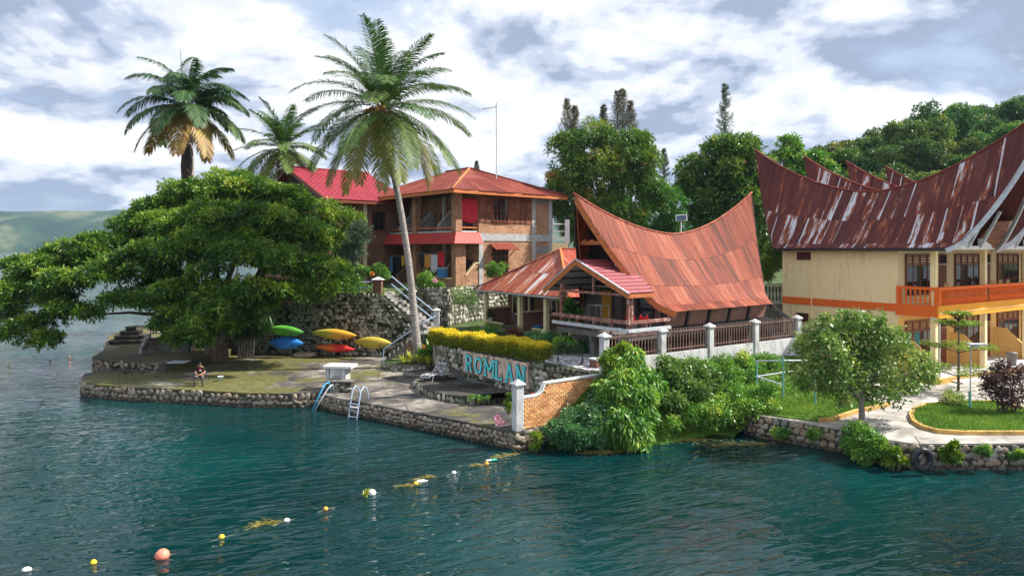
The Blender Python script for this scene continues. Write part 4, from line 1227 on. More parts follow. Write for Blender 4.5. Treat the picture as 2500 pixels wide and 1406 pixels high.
MB().tube([(5.4, 5.4, RZ + 0.04), (5.4, 9.3, RZ + 0.05)], 0.11, 6).build('ridge_cap', MAT['tin_red'], gh, True)
MB().box(-1.16, -1.06, -1.1, 15.8, 7.82, 8.10).build('fascia_board', MAT['fascia'], gh)
MB().box(-1.05, 11.9, -1.16, -1.06, 7.82, 8.10).build('fascia_board', MAT['fascia'], gh)

# ================================================================== ANNEX WITH CRIMSON TILES
an = thing('tiled_annex', 'brick annex with bright crimson tiled gable roof beside the coconut palm', 'house', (-16.5, 60.5, UZ), R(40))
MB().box(0.6, 9.0, 0.9, 17.0, -0.5, 7.6).build('wall', MAT['brick_dark'], an)
MB().add([(0.6, 0.9, 7.6), (0.6, 8.9, 10.9), (0.6, 17, 7.6), (0.8, 0.9, 7.6), (0.8, 8.9, 10.9), (0.8, 17, 7.6)], [(0, 1, 2), (5, 4, 3), (0, 3, 4, 1), (1, 4, 5, 2)]).build('gable_wall', MAT['wood_dark'], an)
sa, sl2 = math.atan2(3.6, 8.9), math.hypot(3.6, 8.9)
tm = tile_mesh(MAT['tile_pink'], 0.56, sl2 / 13, 0.05, 0.06, 8)
for i in range(16):
    for j in range(13):
        s = j / 13
        link('roof_tile', tm, None, an, (i * 0.56, 8.9 - 8.9 * s, 11.3 - 3.6 * s), (sa, 0, 0))
MB().slab([(0.02, 8.9, 11.24), (9, 8.9, 11.24), (9, 0.05, 7.66), (0.02, 0.05, 7.66)], (0, -0.4, 1), 0.05).slab([(0, 8.9, 11.26), (9, 8.9, 11.26), (9, 17.8, 7.7), (0, 17.8, 7.7)], (0, 0.4, 1), 0.05).build('roof_deck', MAT['tile_pink'], an)
MB().tube([(-0.05, 8.9, 11.34), (9, 8.9, 11.34)], 0.13, 8).build('ridge_cap', MAT['tile_pink'], an, True)
MB().beam((-0.06, 8.9, 11.15), (-0.06, -0.05, 7.55), 0.08, 0.35).build('barge_board', MAT['wood_red'], an)
MB().beam((-0.06, 8.9, 11.15), (-0.06, 17.8, 7.55), 0.08, 0.35).build('barge_board', MAT['wood_red'], an)
MB().box(0, 9, 0.0, 0.08, 7.40, 7.62).build('fascia_board', MAT['wood_red'], an)
window(an, 2.2, 3.6, 1.2, 2.9, 0.86, 'x', 3, 2, MAT['postcream'], MAT['glass'])
window(an, 5.0, 6.4, 5.0, 6.8, 0.86, 'x', 2, 3, MAT['wood_red'], MAT['glass'])
MB().box(4.1, 4.45, 0.75, 0.9, -0.5, 7.5).build('pilaster', MAT['postcream'], an)

# ================================================================== HOTEL ROW WITH FOUR SADDLE ROOFS
hotel = thing('balcony_hotel', 'cream hotel with orange balustrade balcony and a row of maroon saddle roofs', 'hotel', (24.4, 39.1, 1.1), R(33))
NU, SPX = 4, 6.15
MB().box(0.0, NU * SPX, 2.3, 10.1, -0.3, 7.5).build('wall', MAT['cream'], hotel)
MB().box(-0.02, 0.22, 2.26, 2.62, -0.2, 7.5).build('pilaster', MAT['cream'], hotel)
MB().box(-0.03, 0.2, 7.2, 7.34, -0.2, 7.45).build('pilaster', MAT['cream'], hotel)
MB().box(-0.03, 0.2, 9.8, 10.14, -0.2, 7.45).build('pilaster', MAT['cream'], hotel)
MB().box(-0.05, 0.0, 2.3, 10.12, 3.68, 4.14).build('painted_band', MAT['orange'], hotel)
# balcony slab, outer beam
MB().box(-0.04, NU * SPX, 0.0, 2.3, 3.82, 4.05).build('balcony_slab', MAT['cream'], hotel)
MB().box(-0.10, NU * SPX, -0.10, 0.0, 3.45, 4.16).build('balcony_beam', MAT['amber'], hotel)  # front beam wears the painted-in sunlight, its side return the deeper orange
MB().box(-0.10, -0.04, 0.0, 2.35, 3.48, 4.16).build('balcony_beam', MAT['orange'], hotel)
MB().box(-0.11, NU * SPX, -0.125, -0.10, 3.72, 3.76).build('beam_line', MAT['cream'], hotel)
# railing
MB().box(-0.12, NU * SPX, -0.14, 0.08, 5.05, 5.22).build('hand_rail', MAT['orange'], hotel)
MB().box(-0.12, 0.06, 0.08, 2.3, 5.05, 5.22).build('hand_rail', MAT['orange'], hotel)
prof_b = [(0.055, 0.0), (0.075, 0.04), (0.05, 0.08), (0.075, 0.22), (0.085, 0.30), (0.05, 0.44), (0.035, 0.50), (0.055, 0.53), (0.035, 0.57), (0.06, 0.72), (0.07, 0.80), (0.045, 0.86), (0.065, 0.90)]
bme = MB().lathe([(r * 0.95, z) for r, z in prof_b], 8)
bo = bme.build('baluster', MAT['orange'], hotel, True)
bo.location = (0.30, -0.04, 4.16)
nb = 0
for i in range(1, 55):
    x = 0.30 + i * 0.245
    if any(abs(x - k * SPX) < 0.2 for k in range(5)): continue
    link('baluster', bo.data, None, hotel, (x, -0.04, 4.16))
for i in range(7):
    link('baluster', bo.data, None, hotel, (-0.03, 0.42 + i * 0.27, 4.16))
MB().box(-0.11, 0.12, -0.12, 0.18, 4.16, 5.05).build('rail_pier', MAT['orange'], hotel)
MB().box(-0.11, 0.05, 2.1, 2.3, 4.16, 5.05).build('rail_pier', MAT['orange'], hotel)
for k in range(NU + 1):
    x = k * SPX
    MB().box(x - 0.02, x + 0.28, 0.12, 0.42, 4.05, 7.5).build('column', MAT['cream'], hotel)
    MB().box(x - 0.02, x + 0.28, 0.12, 0.42, -0.2, 3.82).build('column', MAT['cream'], hotel)
MAT['teal_cloth'] = pm('teal_curtain', [(0.35, (0.02, 0.11, 0.12)), (0.65, (0.05, 0.24, 0.25))], 2.0, rough=0.8, stretch=(7, 1, 0.5))
for k in range(NU):
    x = k * SPX
    # recessed front wall, drawn as panels around the openings
    for z0, up in ((0.0, False), (4.05, True)):
        MB().box(x + 0.02, x + SPX - 0.02, 2.24, 2.296, z0, z0 + 3.35).build('room_wall', MAT['cream'] if up else MAT['yellowwall'], hotel)
        window(hotel, x + 0.75, x + 4.15, z0 + (0.55 if up else 0.35), z0 + 3.05, 2.20, 'x', 4, 1, MAT['wood_red'], MAT['glass'], 0.10, 0.07, vents=0.62)
        MB().box(x + 4.75, x + 5.75, 2.16, 2.235, z0 + 0.02, z0 + 2.35).build('door', MAT['wood_red'], hotel)
        window(hotel, x + 4.75, x + 5.75, z0 + 2.42, z0 + 3.05, 2.20, 'x', 2, 1, MAT['wood_red'], MAT['dark'], 0.07, 0.06)
    for q in (1, 2, 3):
        if k == 0 or q == 2:
            MB().box(x + 0.85 + q * 0.85 - 0.75, x + 0.8 + q * 0.85 - 0.12, 2.172, 2.178, 0.5, 2.35).build('curtain', MAT['teal_cloth'], hotel)
    # sloping wing walls on the ground floor
    MB().add([(x + 0.3, 0.3, -0.1), (x + 0.3, 2.23, -0.1), (x + 0.3, 2.23, 2.0), (x + 0.3, 1.5, 1.95), (x + 0.3, 0.45, 0.95), (x + 0.3, 0.3, 0.9)] +
             [(x + 0.44, 0.3, -0.1), (x + 0.44, 2.23, -0.1), (x + 0.44, 2.23, 2.0), (x + 0.44, 1.5, 1.95), (x + 0.44, 0.45, 0.95), (x + 0.44, 0.3, 0.9)],
             [(0, 1, 2, 3, 4, 5), (11, 10, 9, 8, 7, 6)] + [(i, 6 + i, 6 + (i + 1) % 6, (i + 1) % 6) for i in range(6)]).build('wing_wall', MAT['yellowwall'], hotel)
MB().add([(0.32, -1.2, -0.1), (0.32, 0.1, -0.1), (0.32, 0.1, 1.5), (0.5, -1.2, -0.1), (0.5, 0.1, -0.1), (0.5, 0.1, 1.5)], [(0, 1, 2), (5, 4, 3), (0, 3, 4, 1), (1, 4, 5, 2), (2, 5, 3, 0)])
MB().box(0, NU * SPX, -1.3, 2.25, -0.25, 0.0).build('ground_terrace', MAT['pale_concrete'], hotel)
# louvre vents on the side wall
for y0, y1, z0, z1 in ((7.95, 8.95, 6.68, 7.22), (8.2, 9.0, 2.5, 3.1)):
    MB().box(-0.012, 0.0, y0, y1, z0, z1).build('vent_back', MAT['dark'], hotel)
    mb = MB()
    for i in range(5):
        zz_ = z0 + (i + 0.5) * (z1 - z0) / 5
        mb.box(-0.05, -0.012, y0, y1, zz_ - 0.025, zz_ + 0.02)
    mb.box(-0.06, -0.012, y0 - 0.05, y0, z0, z1).box(-0.06, -0.012, y1, y1 + 0.05, z0, z1)
    mb.build('vent_grille', MAT['wood_red'], hotel)
# roofs
def zr_h(t):
    d = np.asarray(t, float) - 5.0
    return 11.15 + 4.0 * np.abs(d / 9.5) ** 1.75
prof_h = gable_profile(zr_h, 7.48, 3.07, 0.87, 0.36, 0.52)
lo_h = lambda B: -4.9 + 4.15 * B
hi_h = lambda B: 14.35 - 3.85 * B
for k in range(NU):
    rx = 2.47 + k * SPX
    def S_w(T, B, rx=rx):
        c, z = prof_h(T, B)
        return rx - c, T, z
    def S_e(T, B, rx=rx):
        c, z = prof_h(T, B)
        return rx + c, T, z
    if k == 0:
        sheets(hotel, 'roof_sheet', S_w, lo_h, hi_h, -4.9, 14.35, 0.80, [0.0, 0.46, 0.87, 1.0], MAT['tin_maroon'], (-0.8, 0, 0.6), 0.018, 0.13, 3, edge=0.4)
    else:
        sheets(hotel, 'roof_sheet', S_w, lo_h, hi_h, 4.5, 14.35, 0.80, [0.0, 0.46, 0.87], MAT['tin_maroon'], (-0.8, 0, 0.6), 0.018, 0.13, 3, edge=0.5)
        back_slope(hotel, 'front_roof', S_w, lo_h, lambda B: 4.6 + 0 * B, MAT['tin_maroon'])
    back_slope(hotel, 'rear_roof', S_e, lo_h, hi_h, MAT['tin_maroon'])
    MB().tube([(rx, t, float(zr_h(t)) + 0.02) for t in np.linspace(-4.9, 14.35, 36)], 0.075, 6).build('ridge_cap', MAT['tin_red'], hotel, True)
    for S_, nm in ((S_w, 0), (S_e, 1)):
        barge(hotel, MAT['rail_grey'], S_, lo_h, 0, 0.26, 0.08, 0.15, 0.05)
    # carved gable: white sill boards, struts, brown panels and the open loft behind
    MB().box(rx - 2.75, rx + 2.75, -0.80, -0.66, 7.40, 7.60).build('carved_sill', MAT['white'], hotel)
    MB().box(rx - 2.45, rx - 0.6, -0.86, -0.72, 7.60, 8.02).build('carved_sill', MAT['white'], hotel)
    MB().box(rx + 0.7, rx + 2.45, -0.86, -0.72, 7.60, 8.02).build('carved_sill', MAT['white'], hotel)
    def gp2(b, sd, ins):
        c, z = prof_h(np.array(-4.9 + 4.15 * b + ins), np.array(b))
        return Vector((rx + sd * float(c) * 0.95, -4.9 + 4.15 * b + ins, float(z) - 0.28))
    for sd in (-1, 1):
        p = [gp2(b, sd, 0.25) for b in (0.96, 0.80, 0.62)]
        xin = rx + sd * 0.75
        MB().slab([p[0], p[1], p[2], Vector((xin, -1.5, p[2].z - 0.1)), Vector((xin, -0.74, 8.0))], (0, -1, 0.1), 0.05).build('gable_panel', MAT['wood_brown'], hotel)
        MB().beam((xin, -0.82, 7.5), (xin, -1.85, p[2].z + 0.5), 0.14, 0.14, (0, 1, 0)).build('gable_strut', MAT['rail_grey'], hotel)
        for f0, w_ in ((0.5, 0.34),):
            c0 = p[1].lerp(p[2], 0.3)
            MB().slab([c0, p[2] + Vector((0, -0.03, 0)), Vector((c0.x * 0.75 + xin * 0.25 , -0.80, 8.02))], (0, -1, 0.1), 0.03).build('carved_drop', MAT['white'], hotel)
    MB().box(rx - 0.66, rx + 0.66, -0.5, -0.4, 7.42, 8.3).build('loft_front', MAT['wood_brown'], hotel)
    MB().box(rx - 2.6, rx + 2.6, 1.2, 1.3, 7.5, 12.0).build('loft_back', MAT['dark'], hotel) if k > 0 else None
MB().box(-0.3, NU * SPX, -0.2, 0.45, 7.36, 7.48).build('head_beam', MAT['cream'], hotel)
MB().tube([(-0.14, -0.16, 0.0), (-0.14, -0.16, 3.35), (-0.14, 0.3, 3.5)], 0.045, 6).build('downpipe', MAT['white'], hotel)
MB().tube([(-0.07, 7.9, 0.0), (-0.07, 7.9, 7.3)], 0.04, 6).build('downpipe', MAT['cream'], hotel)
MB().box(-0.58, -0.52, -0.7, 10.4, 7.30, 7.50).build('fascia_board', MAT['iron'], hotel)
MB().box(-0.5, NU * SPX, 0.45, 10.3, 7.46, 7.50).build('soffit', MAT['wood_dark'], hotel)
# ================================================================== TREES
def frond(parent, hub, az, e0, bend, length, m, tint, nleaf=62, lmax=0.95, wleaf=0.055, hang=0.35, twist=0.0, stalk=None):
    """one pinnate palm leaf: arching midrib with two rows of drooping leaflets"""
    n = 18
    s = np.linspace(0, 1, n)
    el = e0 - bend * s ** 1.25
    st = length / (n - 1)
    h = np.array([math.cos(az), math.sin(az), 0.0])
    d = np.cos(el)[:, None] * h + np.sin(el)[:, None] * np.array([0, 0, 1.0])
    P = np.array(hub, float) + np.vstack([np.zeros(3), np.cumsum(d[:-1] * st, 0)])
    q = np.linspace(0.14, 0.995, nleaf)
    q = np.repeat(q, 2) + rng.normal(0, 0.003, 2 * nleaf)
    q = np.clip(q, 0.1, 1.0)
    sd = np.tile([1.0, -1.0], nleaf)
    i = np.minimum((q * (n - 1)).astype(int), n - 2)
    f = (q * (n - 1) - i)[:, None]
    B = P[i] * (1 - f) + P[i + 1] * f
    D = unit(d[i])
    side = unit(np.cross(D, np.array([0, 0, 1.0]) + 1e-3))
    upv = np.cross(side, D)
    L = lmax * np.clip(np.sin(PI * np.clip(0.10 + 0.86 * q, 0, 1)) ** 0.6, 0.12, 1) * rng.uniform(0.85, 1.1, len(q))
    dirn = unit(D * (0.45 + 0.5 * q)[:, None] + side * sd[:, None] * 0.95 + upv * rng.uniform(0.05, 0.30, (len(q), 1)) + rng.normal(0, 0.07, (len(q), 3)))
    W = wleaf * rng.uniform(0.8, 1.2, len(q))
    mid = B + dirn * (L * 0.5)[:, None]
    mid[:, 2] -= hang * 0.22 * L
    dir2 = unit(dirn + np.array([0, 0, -1.0]) * (hang * rng.uniform(0.7, 1.6, len(q)))[:, None])
    tip = mid + dir2 * (L * 0.5)[:, None]
    wv = unit(np.cross(dirn, upv)) * 0.6 + D * 0.5
    wv = unit(wv) * W[:, None] * 0.5
    V = np.stack([B - wv * 0.6, B + wv * 0.6, mid + wv, mid - wv, tip], 1).reshape(-1, 3)
    k = np.arange(len(q)) * 5
    Q = np.concatenate([np.stack([k, k + 1, k + 2, k + 3], 1), np.stack([k + 3, k + 2, k + 4, k + 4], 1)])
    T = np.clip(np.concatenate([tint + 0.10 * q, tint + 0.10 * q]) + rng.normal(0, 0.05, 2 * len(q)), 0, 1)
    # midrib as thin strip
    sw = unit(np.cross(d, np.array([0, 0, 1.0]) + 1e-3)) * (0.055 * (1 - 0.8 * s))[:, None]
    up_ = unit(np.cross(sw, d)) * (0.04 * (1 - 0.8 * s))[:, None]
    b0 = len(V)
    V = np.vstack([V, P - sw, P + up_, P + sw, P - up_ * 0.6])
    rq = []
    for a in range(n - 1):
        for c in range(4):
            c2 = (c + 1) % 4
            rq.append((b0 + c * n + a, b0 + c2 * n + a, b0 + c2 * n + a + 1, b0 + c * n + a + 1))
    Q = np.vstack([Q, np.array(rq)])
    T = np.concatenate([T, np.full(len(rq), min(0.86, tint + 0.38))])
    me_q = Q.copy()
    tri = me_q[:, 2] == me_q[:, 3]
    o = npmesh('frond', V, np.where(tri[:, None], np.stack([me_q[:, 0], me_q[:, 1], me_q[:, 2], me_q[:, 0]], 1), me_q), m, parent, tint=T) if False else None
    # quads and tip triangles in one mesh
    me = bpy.data.meshes.new('frond')
    faces = [tuple(r[:3]) if t else tuple(r) for r, t in zip(me_q.tolist(), tri)]
    me.from_pydata(V.tolist(), [], faces)
    a = me.attributes.new('tint', 'FLOAT', 'FACE')
    a.data.foreach_set('value', T.astype(np.float32))
    return link('frond', me, m, parent)


def trunk_mesh(parent, pts, r, m, n=12, name='trunk', sub=4):
    P = [Vector(p) for p in pts]
    out, rr = [], []
    for i in range(len(P) - 1):
        p0, p1, p2, p3 = P[max(i - 1, 0)], P[i], P[i + 1], P[min(i + 2, len(P) - 1)]
        for k in range(sub):
            t = k / sub
            out.append(0.5 * ((2 * p1) + (p2 - p0) * t + (2 * p0 - 5 * p1 + 4 * p2 - p3) * t * t + (3 * p1 - p0 - 3 * p2 + p3) * t ** 3))
            rr.append(r[i] * (1 - t) + r[i + 1] * t)
    out.append(P[-1])
    rr.append(r[-1])
    return MB().tube(out, rr, n).build(name, m, parent, True)


# ---- the tall coconut palm in front of the house
PY = 45.0
base = Vector(at(1020, 862, PY))
cp = thing('coconut_palm', 'tall leaning coconut palm with orange nuts in front of the brick guesthouse', 'palm', base)
px_pts = [(1020, 880), (1012, 780), (1000, 660), (985, 555), (970, 470), (951, 385), (938, 300), (934, 262)]
trunk_mesh(cp, [Vector(at(a, c, PY)) - base for a, c in px_pts], [0.36, 0.25, 0.225, 0.215, 0.20, 0.19, 0.18, 0.14], MAT['palmbark'])
hub = Vector(at(934, 268, PY)) - base
fr_spec = []
random.seed(5)
# (azimuth deg, start elevation, bend, length, tint)
fr_spec += [(275, 74, 45, 5.6, 0.34), (330, 70, 48, 5.7, 0.30), (200, 72, 48, 5.6, 0.32), (130, 74, 46, 5.5, 0.22), (95, 80, 40, 5.6, 0.20), (250, 84, 42, 5.6, 0.22), (20, 72, 62, 5.6, 0.25), (165, 70, 60, 5.4, 0.24), (300, 66, 75, 5.2, 0.40), (210, 64, 70, 5.2, 0.42), (120, 66, 70, 5.2, 0.28), (60, 64, 66, 5.3, 0.25)]
for i in range(9):
    fr_spec.append((i * 40 + 8 + random.uniform(-8, 8), 40 + random.uniform(-8, 8), 68 + random.uniform(-10, 12), 5.9, 0.32 + random.uniform(-0.08, 0.12)))
for i in range(9):
    fr_spec.append((i * 40 + 30 + random.uniform(-10, 10), 8 + random.uniform(-8, 8), 62 + random.uniform(-10, 10), 6.1, 0.42 + random.uniform(-0.1, 0.16)))
for i in range(9):
    fr_spec.append((i * 40 + 12 + random.uniform(-12, 12), -22 + random.uniform(-8, 8), 55 + random.uniform(-8, 8), 6.3, 0.58 + random.uniform(-0.12, 0.2)))
for a in (186, 215, 248, 276, 305, 332, 10, 150):
    fr_spec.append((a + random.uniform(-8, 8), -44 + random.uniform(-8, 6), 40, 6.0, 0.66 + random.uniform(0, 0.28)))
for az, e0, bd, ln, ti in fr_spec:
    frond(cp, tuple(hub + Vector((math.cos(R(az)) * 0.15, math.sin(R(az)) * 0.15, random.uniform(-0.2, 0.3)))), R(az), R(e0), R(bd), ln * 1.06, MAT['palm'], ti, 112, 1.3, 0.062, 0.5)
MAT['nut'] = pm('orange_coconut', [(0.3, (0.34, 0.14, 0.03)), (0.7, (0.62, 0.30, 0.07))], 3.0, rough=0.45, rand=0.25)
nut = MB().lathe([(0.02, -0.15), (0.09, -0.12), (0.13, -0.03), (0.125, 0.06), (0.07, 0.13), (0.02, 0.15)], 9).build('coconut', MAT['nut'], cp, True)
nut.location = hub + Vector((0.1, -0.75, -1.2))
for i in range(26):
    a, r_ = random.uniform(-PI * 0.98, -0.02), random.uniform(0.65, 1.05)
    o = link('coconut', nut.data, None, cp, hub + Vector((math.cos(a) * r_ * 1.15, math.sin(a) * r_ - 0.1, random.uniform(-1.15, -0.1))), (random.uniform(-0.5, 0.5), random.uniform(-0.5, 0.5), 0))
    o.scale = (1.25, 1.25, 1.25)
MB().tube([hub, hub + Vector((0.1, -0.5, -1.0))], [0.05, 0.02], 5).build('fruit_stalk', MAT['nut'], cp)

# ---- coconut palm behind, and the shaggy palm at the left
def simple_palm(label, px, py, Yd, zbase, nf, ln, m, tint0, hang, specs, r=0.2, nleaf=70, wl=0.10, lm=1.2, group=None):
    hb = Vector(at(px, py, Yd))
    bs_ = Vector((hb.x + 0.6, hb.y, zbase))
    t = thing('palm_tree', label, 'palm', bs_)
    trunk_mesh(t, [(0, 0, -0.3), (-0.2, 0, (hb.z - zbase) * 0.5), tuple(hb - bs_)], [r * 1.4, r, r * 0.85], MAT['palmbark'])
    for az, e0, bd, l_, ti in specs:
        frond(t, tuple(hb - bs_), R(az), R(e0), R(bd), l_, m, ti, nleaf, lm, wl, hang)
    return t, hb - bs_
sp = []
for e0, k, ti in ((78, 5, 0.25), (50, 8, 0.35), (18, 8, 0.48), (-14, 8, 0.6), (-38, 5, 0.74)):
    for i in range(k):
        sp.append((i * 360 / k + random.uniform(-14, 14) + e0, e0 + random.uniform(-7, 7), 52 + random.uniform(-10, 14), 5.6, ti + random.uniform(-0.08, 0.14)))
t, hb = simple_palm('coconut palm with yellowing fronds rising behind the crimson tiled roof', 690, 362, 70.0, UZ, 30, 5.6, MAT['palm'], 0.3, 0.4, sp)
for i in range(10):
    link('coconut', nut.data, None, t, hb + Vector((random.uniform(-0.5, 0.5), random.uniform(-0.5, -0.1), random.uniform(-1.2, -0.4))))
sp = []
for e0, k, ti, bd in ((82, 5, 0.18, 95), (62, 8, 0.26, 110), (34, 8, 0.36, 95), (4, 8, 0.46, 78), (-26, 6, 0.80, 55)):
    for i in range(k):
        sp.append((i * 360 / k + random.uniform(-14, 14) + e0, e0 + random.uniform(-7, 7), bd + random.uniform(-12, 12), 5.9, ti + random.uniform(-0.06, 0.14)))
t, hb = simple_palm('dark shaggy palm with drooping fronds and a spear leaf above the spreading tree', 456, 262, 60.0, 0.9, 30, 5.6, MAT['palm_dark'], 0.3, 0.75, sp, 0.42, 84, 0.11, 1.5)
MB().tube([hb, hb + Vector((-0.35, 0, 2.3)), hb + Vector((-0.6, 0, 5.2))], [0.07, 0.05, 0.012], 5).build('spear_leaf', MAT['palm_dark'], t, True)
trunk_mesh(t, [hb + Vector((0.1, -0.2, -6.6)), hb + Vector((0.1, -0.2, -5.2)), hb + Vector((0, -0.1, -2.6)), hb], [0.42, 0.5, 0.3, 0.25], MAT['wood_dark'], name='leaf_base')
C, D, T = blob_leaves([(-1.35, -0.4, -3.7, 0.62, 0.6, 0.75)], 900, sub=8, out=0.2, grav=0.6)
leaves('fruit_cluster', C, D, 0.3, 0.08, np.clip(T * 0.5 + 0.4, 0, 1), MAT['weed'], t)

# ---- the great spreading tree
fx = thing('spreading_tree', 'huge spreading green fig tree overhanging the terrace and the lake', 'tree', (-21.0, 48.2, DZ))
fo = np.array((-21.0, 48.2, DZ))
spec = [  # px, py, radius px, distance, flattening
    (530, 462, 72, 50, .62), (455, 480, 62, 51, .62), (615, 470, 70, 50, .62), (690, 490, 62, 50, .62), (745, 520, 58, 49.5, .7), (575, 445, 45, 51, .6), (420, 505, 50, 50, .6),
    (375, 525, 58, 50, .6), (330, 560, 58, 49.5, .55), (430, 560, 80, 48, .6), (530, 545, 88, 47, .62), (630, 555, 88, 47, .62), (720, 575, 78, 47.5, .62), (790, 600, 55, 48, .65), (815, 660, 45, 47.5, .62),
    (255, 605, 66, 48, .52), (180, 622, 66, 47, .5), (110, 650, 60, 46, .5), (55, 655, 48, 46, .55), (35, 705, 48, 45, .65), (150, 690, 66, 45, .55), (250, 680, 76, 45, .55), (345, 645, 78, 46, .55), (450, 635, 86, 45, .6),
    (560, 640, 88, 44.5, .6), (660, 645, 84, 45, .6), (750, 660, 66, 46, .6), (820, 705, 52, 46, .55), (845, 690, 36, 46.5, .6), (760, 715, 50, 45.5, .55), (20, 755, 46, 44.5, .7), (60, 800, 50, 44, .7), (105, 835, 36, 43.5, .8), (165, 760, 44, 44, .65),
    (225, 765, 40, 44, .6), (300, 735, 52, 44, .55), (375, 745, 54, 44, .55), (455, 725, 72, 43, .6), (505, 780, 58, 42.5, .65), (470, 812, 42, 42, .7), (530, 760, 42, 42, .6), (570, 715, 66, 43.5, .6), (650, 715, 60, 44.5, .6), (715, 715, 50, 45, .6),
    (215, 640, 60, 52, .5), (320, 600, 60, 53, .5), (600, 520, 80, 53, .6), (480, 520, 80, 53, .6), (400, 690, 60, 50, .5), (560, 600, 80, 51, .6), (690, 600, 70, 51, .6), (130, 735, 46, 45, .6), (410, 790, 40, 43, .6), (440, 760, 50, 43, .6), (60, 700, 50, 46, .6), (545, 795, 40, 44, .7), (590, 770, 42, 45, .7), (425, 828, 30, 42.6, .7), (625, 745, 48, 45, .6), (500, 825, 30, 42.4, .7), (500, 600, 70, 45, .6), (600, 600, 70, 45.5, .6), (400, 610, 60, 46, .6)]
bl_ = []
for a, c, r_, Yd, fl in spec:
    p = np.array(at(a, c, Yd)) - fo
    rm = r_ * Yd / F
    bl_.append((p[0], p[1], p[2], rm * 1.08, rm * 1.15, rm * fl * 0.92))
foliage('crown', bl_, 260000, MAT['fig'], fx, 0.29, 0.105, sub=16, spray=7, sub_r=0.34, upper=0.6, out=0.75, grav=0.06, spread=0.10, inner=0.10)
mb = trunk_mesh(fx, [(0, 0, -0.3), (0.2, -0.1, 1.4), (-0.1, 0.2, 3.0), (0.3, 0.1, 5.0)], [0.95, 0.7, 0.6, 0.5], MAT['trunk'])
mb = MB()
for b_ in [q for q in bl_ if q[0] > -7][::2]:
    mid = Vector((b_[0] * 0.45, b_[1] * 0.45, 3.2 + 0.35 * max(b_[2] - 3.2, -1)))
    pts = limb_path((0.1, 0.1, 3.0), mid, 3, 0.25) + limb_path(mid, (b_[0], b_[1], b_[2] - 0.1), 4, 0.25)[1:]
    k = len(pts)
    mb.tube(pts, [0.26 - 0.22 * i / (k - 1) for i in range(k)], 6)
mb.build('limbs', MAT['trunk'], fx, True)

# lime green tree by the annex, dark one at the balcony corner
def tree(name, label, base, blobs, n, m, L, W, r0=0.25, group=None, limbs=7, bark='trunk', **kw):
    t = thing(name, label, 'tree', base, 0, group)
    b0 = np.array(base)
    rel = [tuple(np.array(b[:3]) - b0) + tuple(b[3:]) for b in blobs]
    foliage('crown', rel, n, m, t, L, W, **kw)
    top = np.mean([b[:3] for b in rel], axis=0)
    trunk_mesh(t, [(0, 0, -0.4), (top[0] * 0.2, top[1] * 0.2, top[2] * 0.4), (top[0] * 0.7, top[1] * 0.7, top[2] * 0.95)], [r0, r0 * 0.75, r0 * 0.4], MAT[bark], 9)
    mb = MB()
    for b in rel[:limbs * 2]:
        mb.tube(limb_path((top[0] * 0.2, top[1] * 0.2, top[2] * random.uniform(0.3, 0.6)), b[:3], 4, 0.2), [r0 * 0.45, r0 * 0.35, r0 * 0.25, r0 * 0.16, r0 * 0.08], 5)
    mb.build('limbs', MAT[bark], t, True)
    return t
def pxb(lst, Yd, dy=0.0):
    out = []
    for q in lst:
        a, c, r_ = q[:3]
        yy = Yd + (q[3] if len(q) > 3 else 0)
        p = at(a, c, yy)
        rm = r_ * yy / F
        out.append((p[0], p[1], p[2], rm, rm, rm * 0.8))
    return out
tree('light_tree', 'lime green tree top beside the crimson roof eave', (-14.6, 56.2, UZ), pxb([(800, 525, 40), (850, 545, 36), (780, 560, 40), (830, 580, 38)], 55.5), 9000, MAT['lime'], 0.26, 0.1, 0.16, sub=10)
tree('dark_pine', 'dark feathery conifer branch mass beside the guesthouse balcony', (-12.2, 54.6, UZ), pxb([(870, 590, 36), (850, 620, 36), (885, 565, 26), (835, 640, 30)], 53.5), 9000, MAT['needle'], 0.34, 0.04, 0.14, sub=10, grav=0.15)

# ---- trees behind the houses
MY = 66.0
tree('mango_tree', 'dense round mango tree with russet tips behind the bungalow roof', (8.8, 66, UZ), pxb([(1380, 360, 42), (1400, 420, 55), (1380, 480, 52), (1450, 340, 52), (1470, 420, 70), (1530, 370, 62), (1570, 400, 48), (1540, 450, 60), (1450, 500, 60), (1400, 540, 46), (1500, 530, 62), (1585, 470, 46), (1370, 440, 40), (1430, 570, 50), (1360, 520, 36), (1560, 350, 36)], MY), 62000, MAT['mango'], 0.36, 0.12, 0.4, sub=14, spray=6, upper=0.4, tshift=0.08)
tree('mango_tree', 'lower mottled tree between the mango and the banana plants', (16.5, 68, UZ), pxb([(1600, 480, 48), (1640, 500, 42), (1580, 530, 50), (1640, 545, 46), (1550, 570, 50), (1610, 590, 46)], 66), 14000, MAT['mango'], 0.34, 0.12, 0.25, sub=12, tshift=0.02)
tree('broadleaf_tree', 'tall glossy broadleaf tree between the two saddle roofs', (22.6, 70, UZ), pxb([(1700, 420, 48), (1760, 370, 46), (1800, 370, 50), (1840, 400, 44), (1780, 430, 62), (1720, 480, 56), (1800, 490, 62), (1850, 460, 50), (1700, 540, 50), (1770, 560, 60), (1850, 540, 52), (1870, 600, 46), (1810, 620, 50), (1680, 460, 30)], 69), 36000, MAT['mango'], 0.46, 0.18, 0.4, sub=12, spray=5, tshift=-0.02)
tree('broadleaf_tree', 'small light tree peeking above the first saddle roof dip', (32.5, 78, UZ), pxb([(1925, 360, 28), (1915, 395, 38), (1950, 400, 34), (1990, 400, 34), (2010, 420, 30), (1940, 430, 40)], 78), 8000, MAT['mango'], 0.5, 0.2, 0.25, sub=9, tshift=0.1)
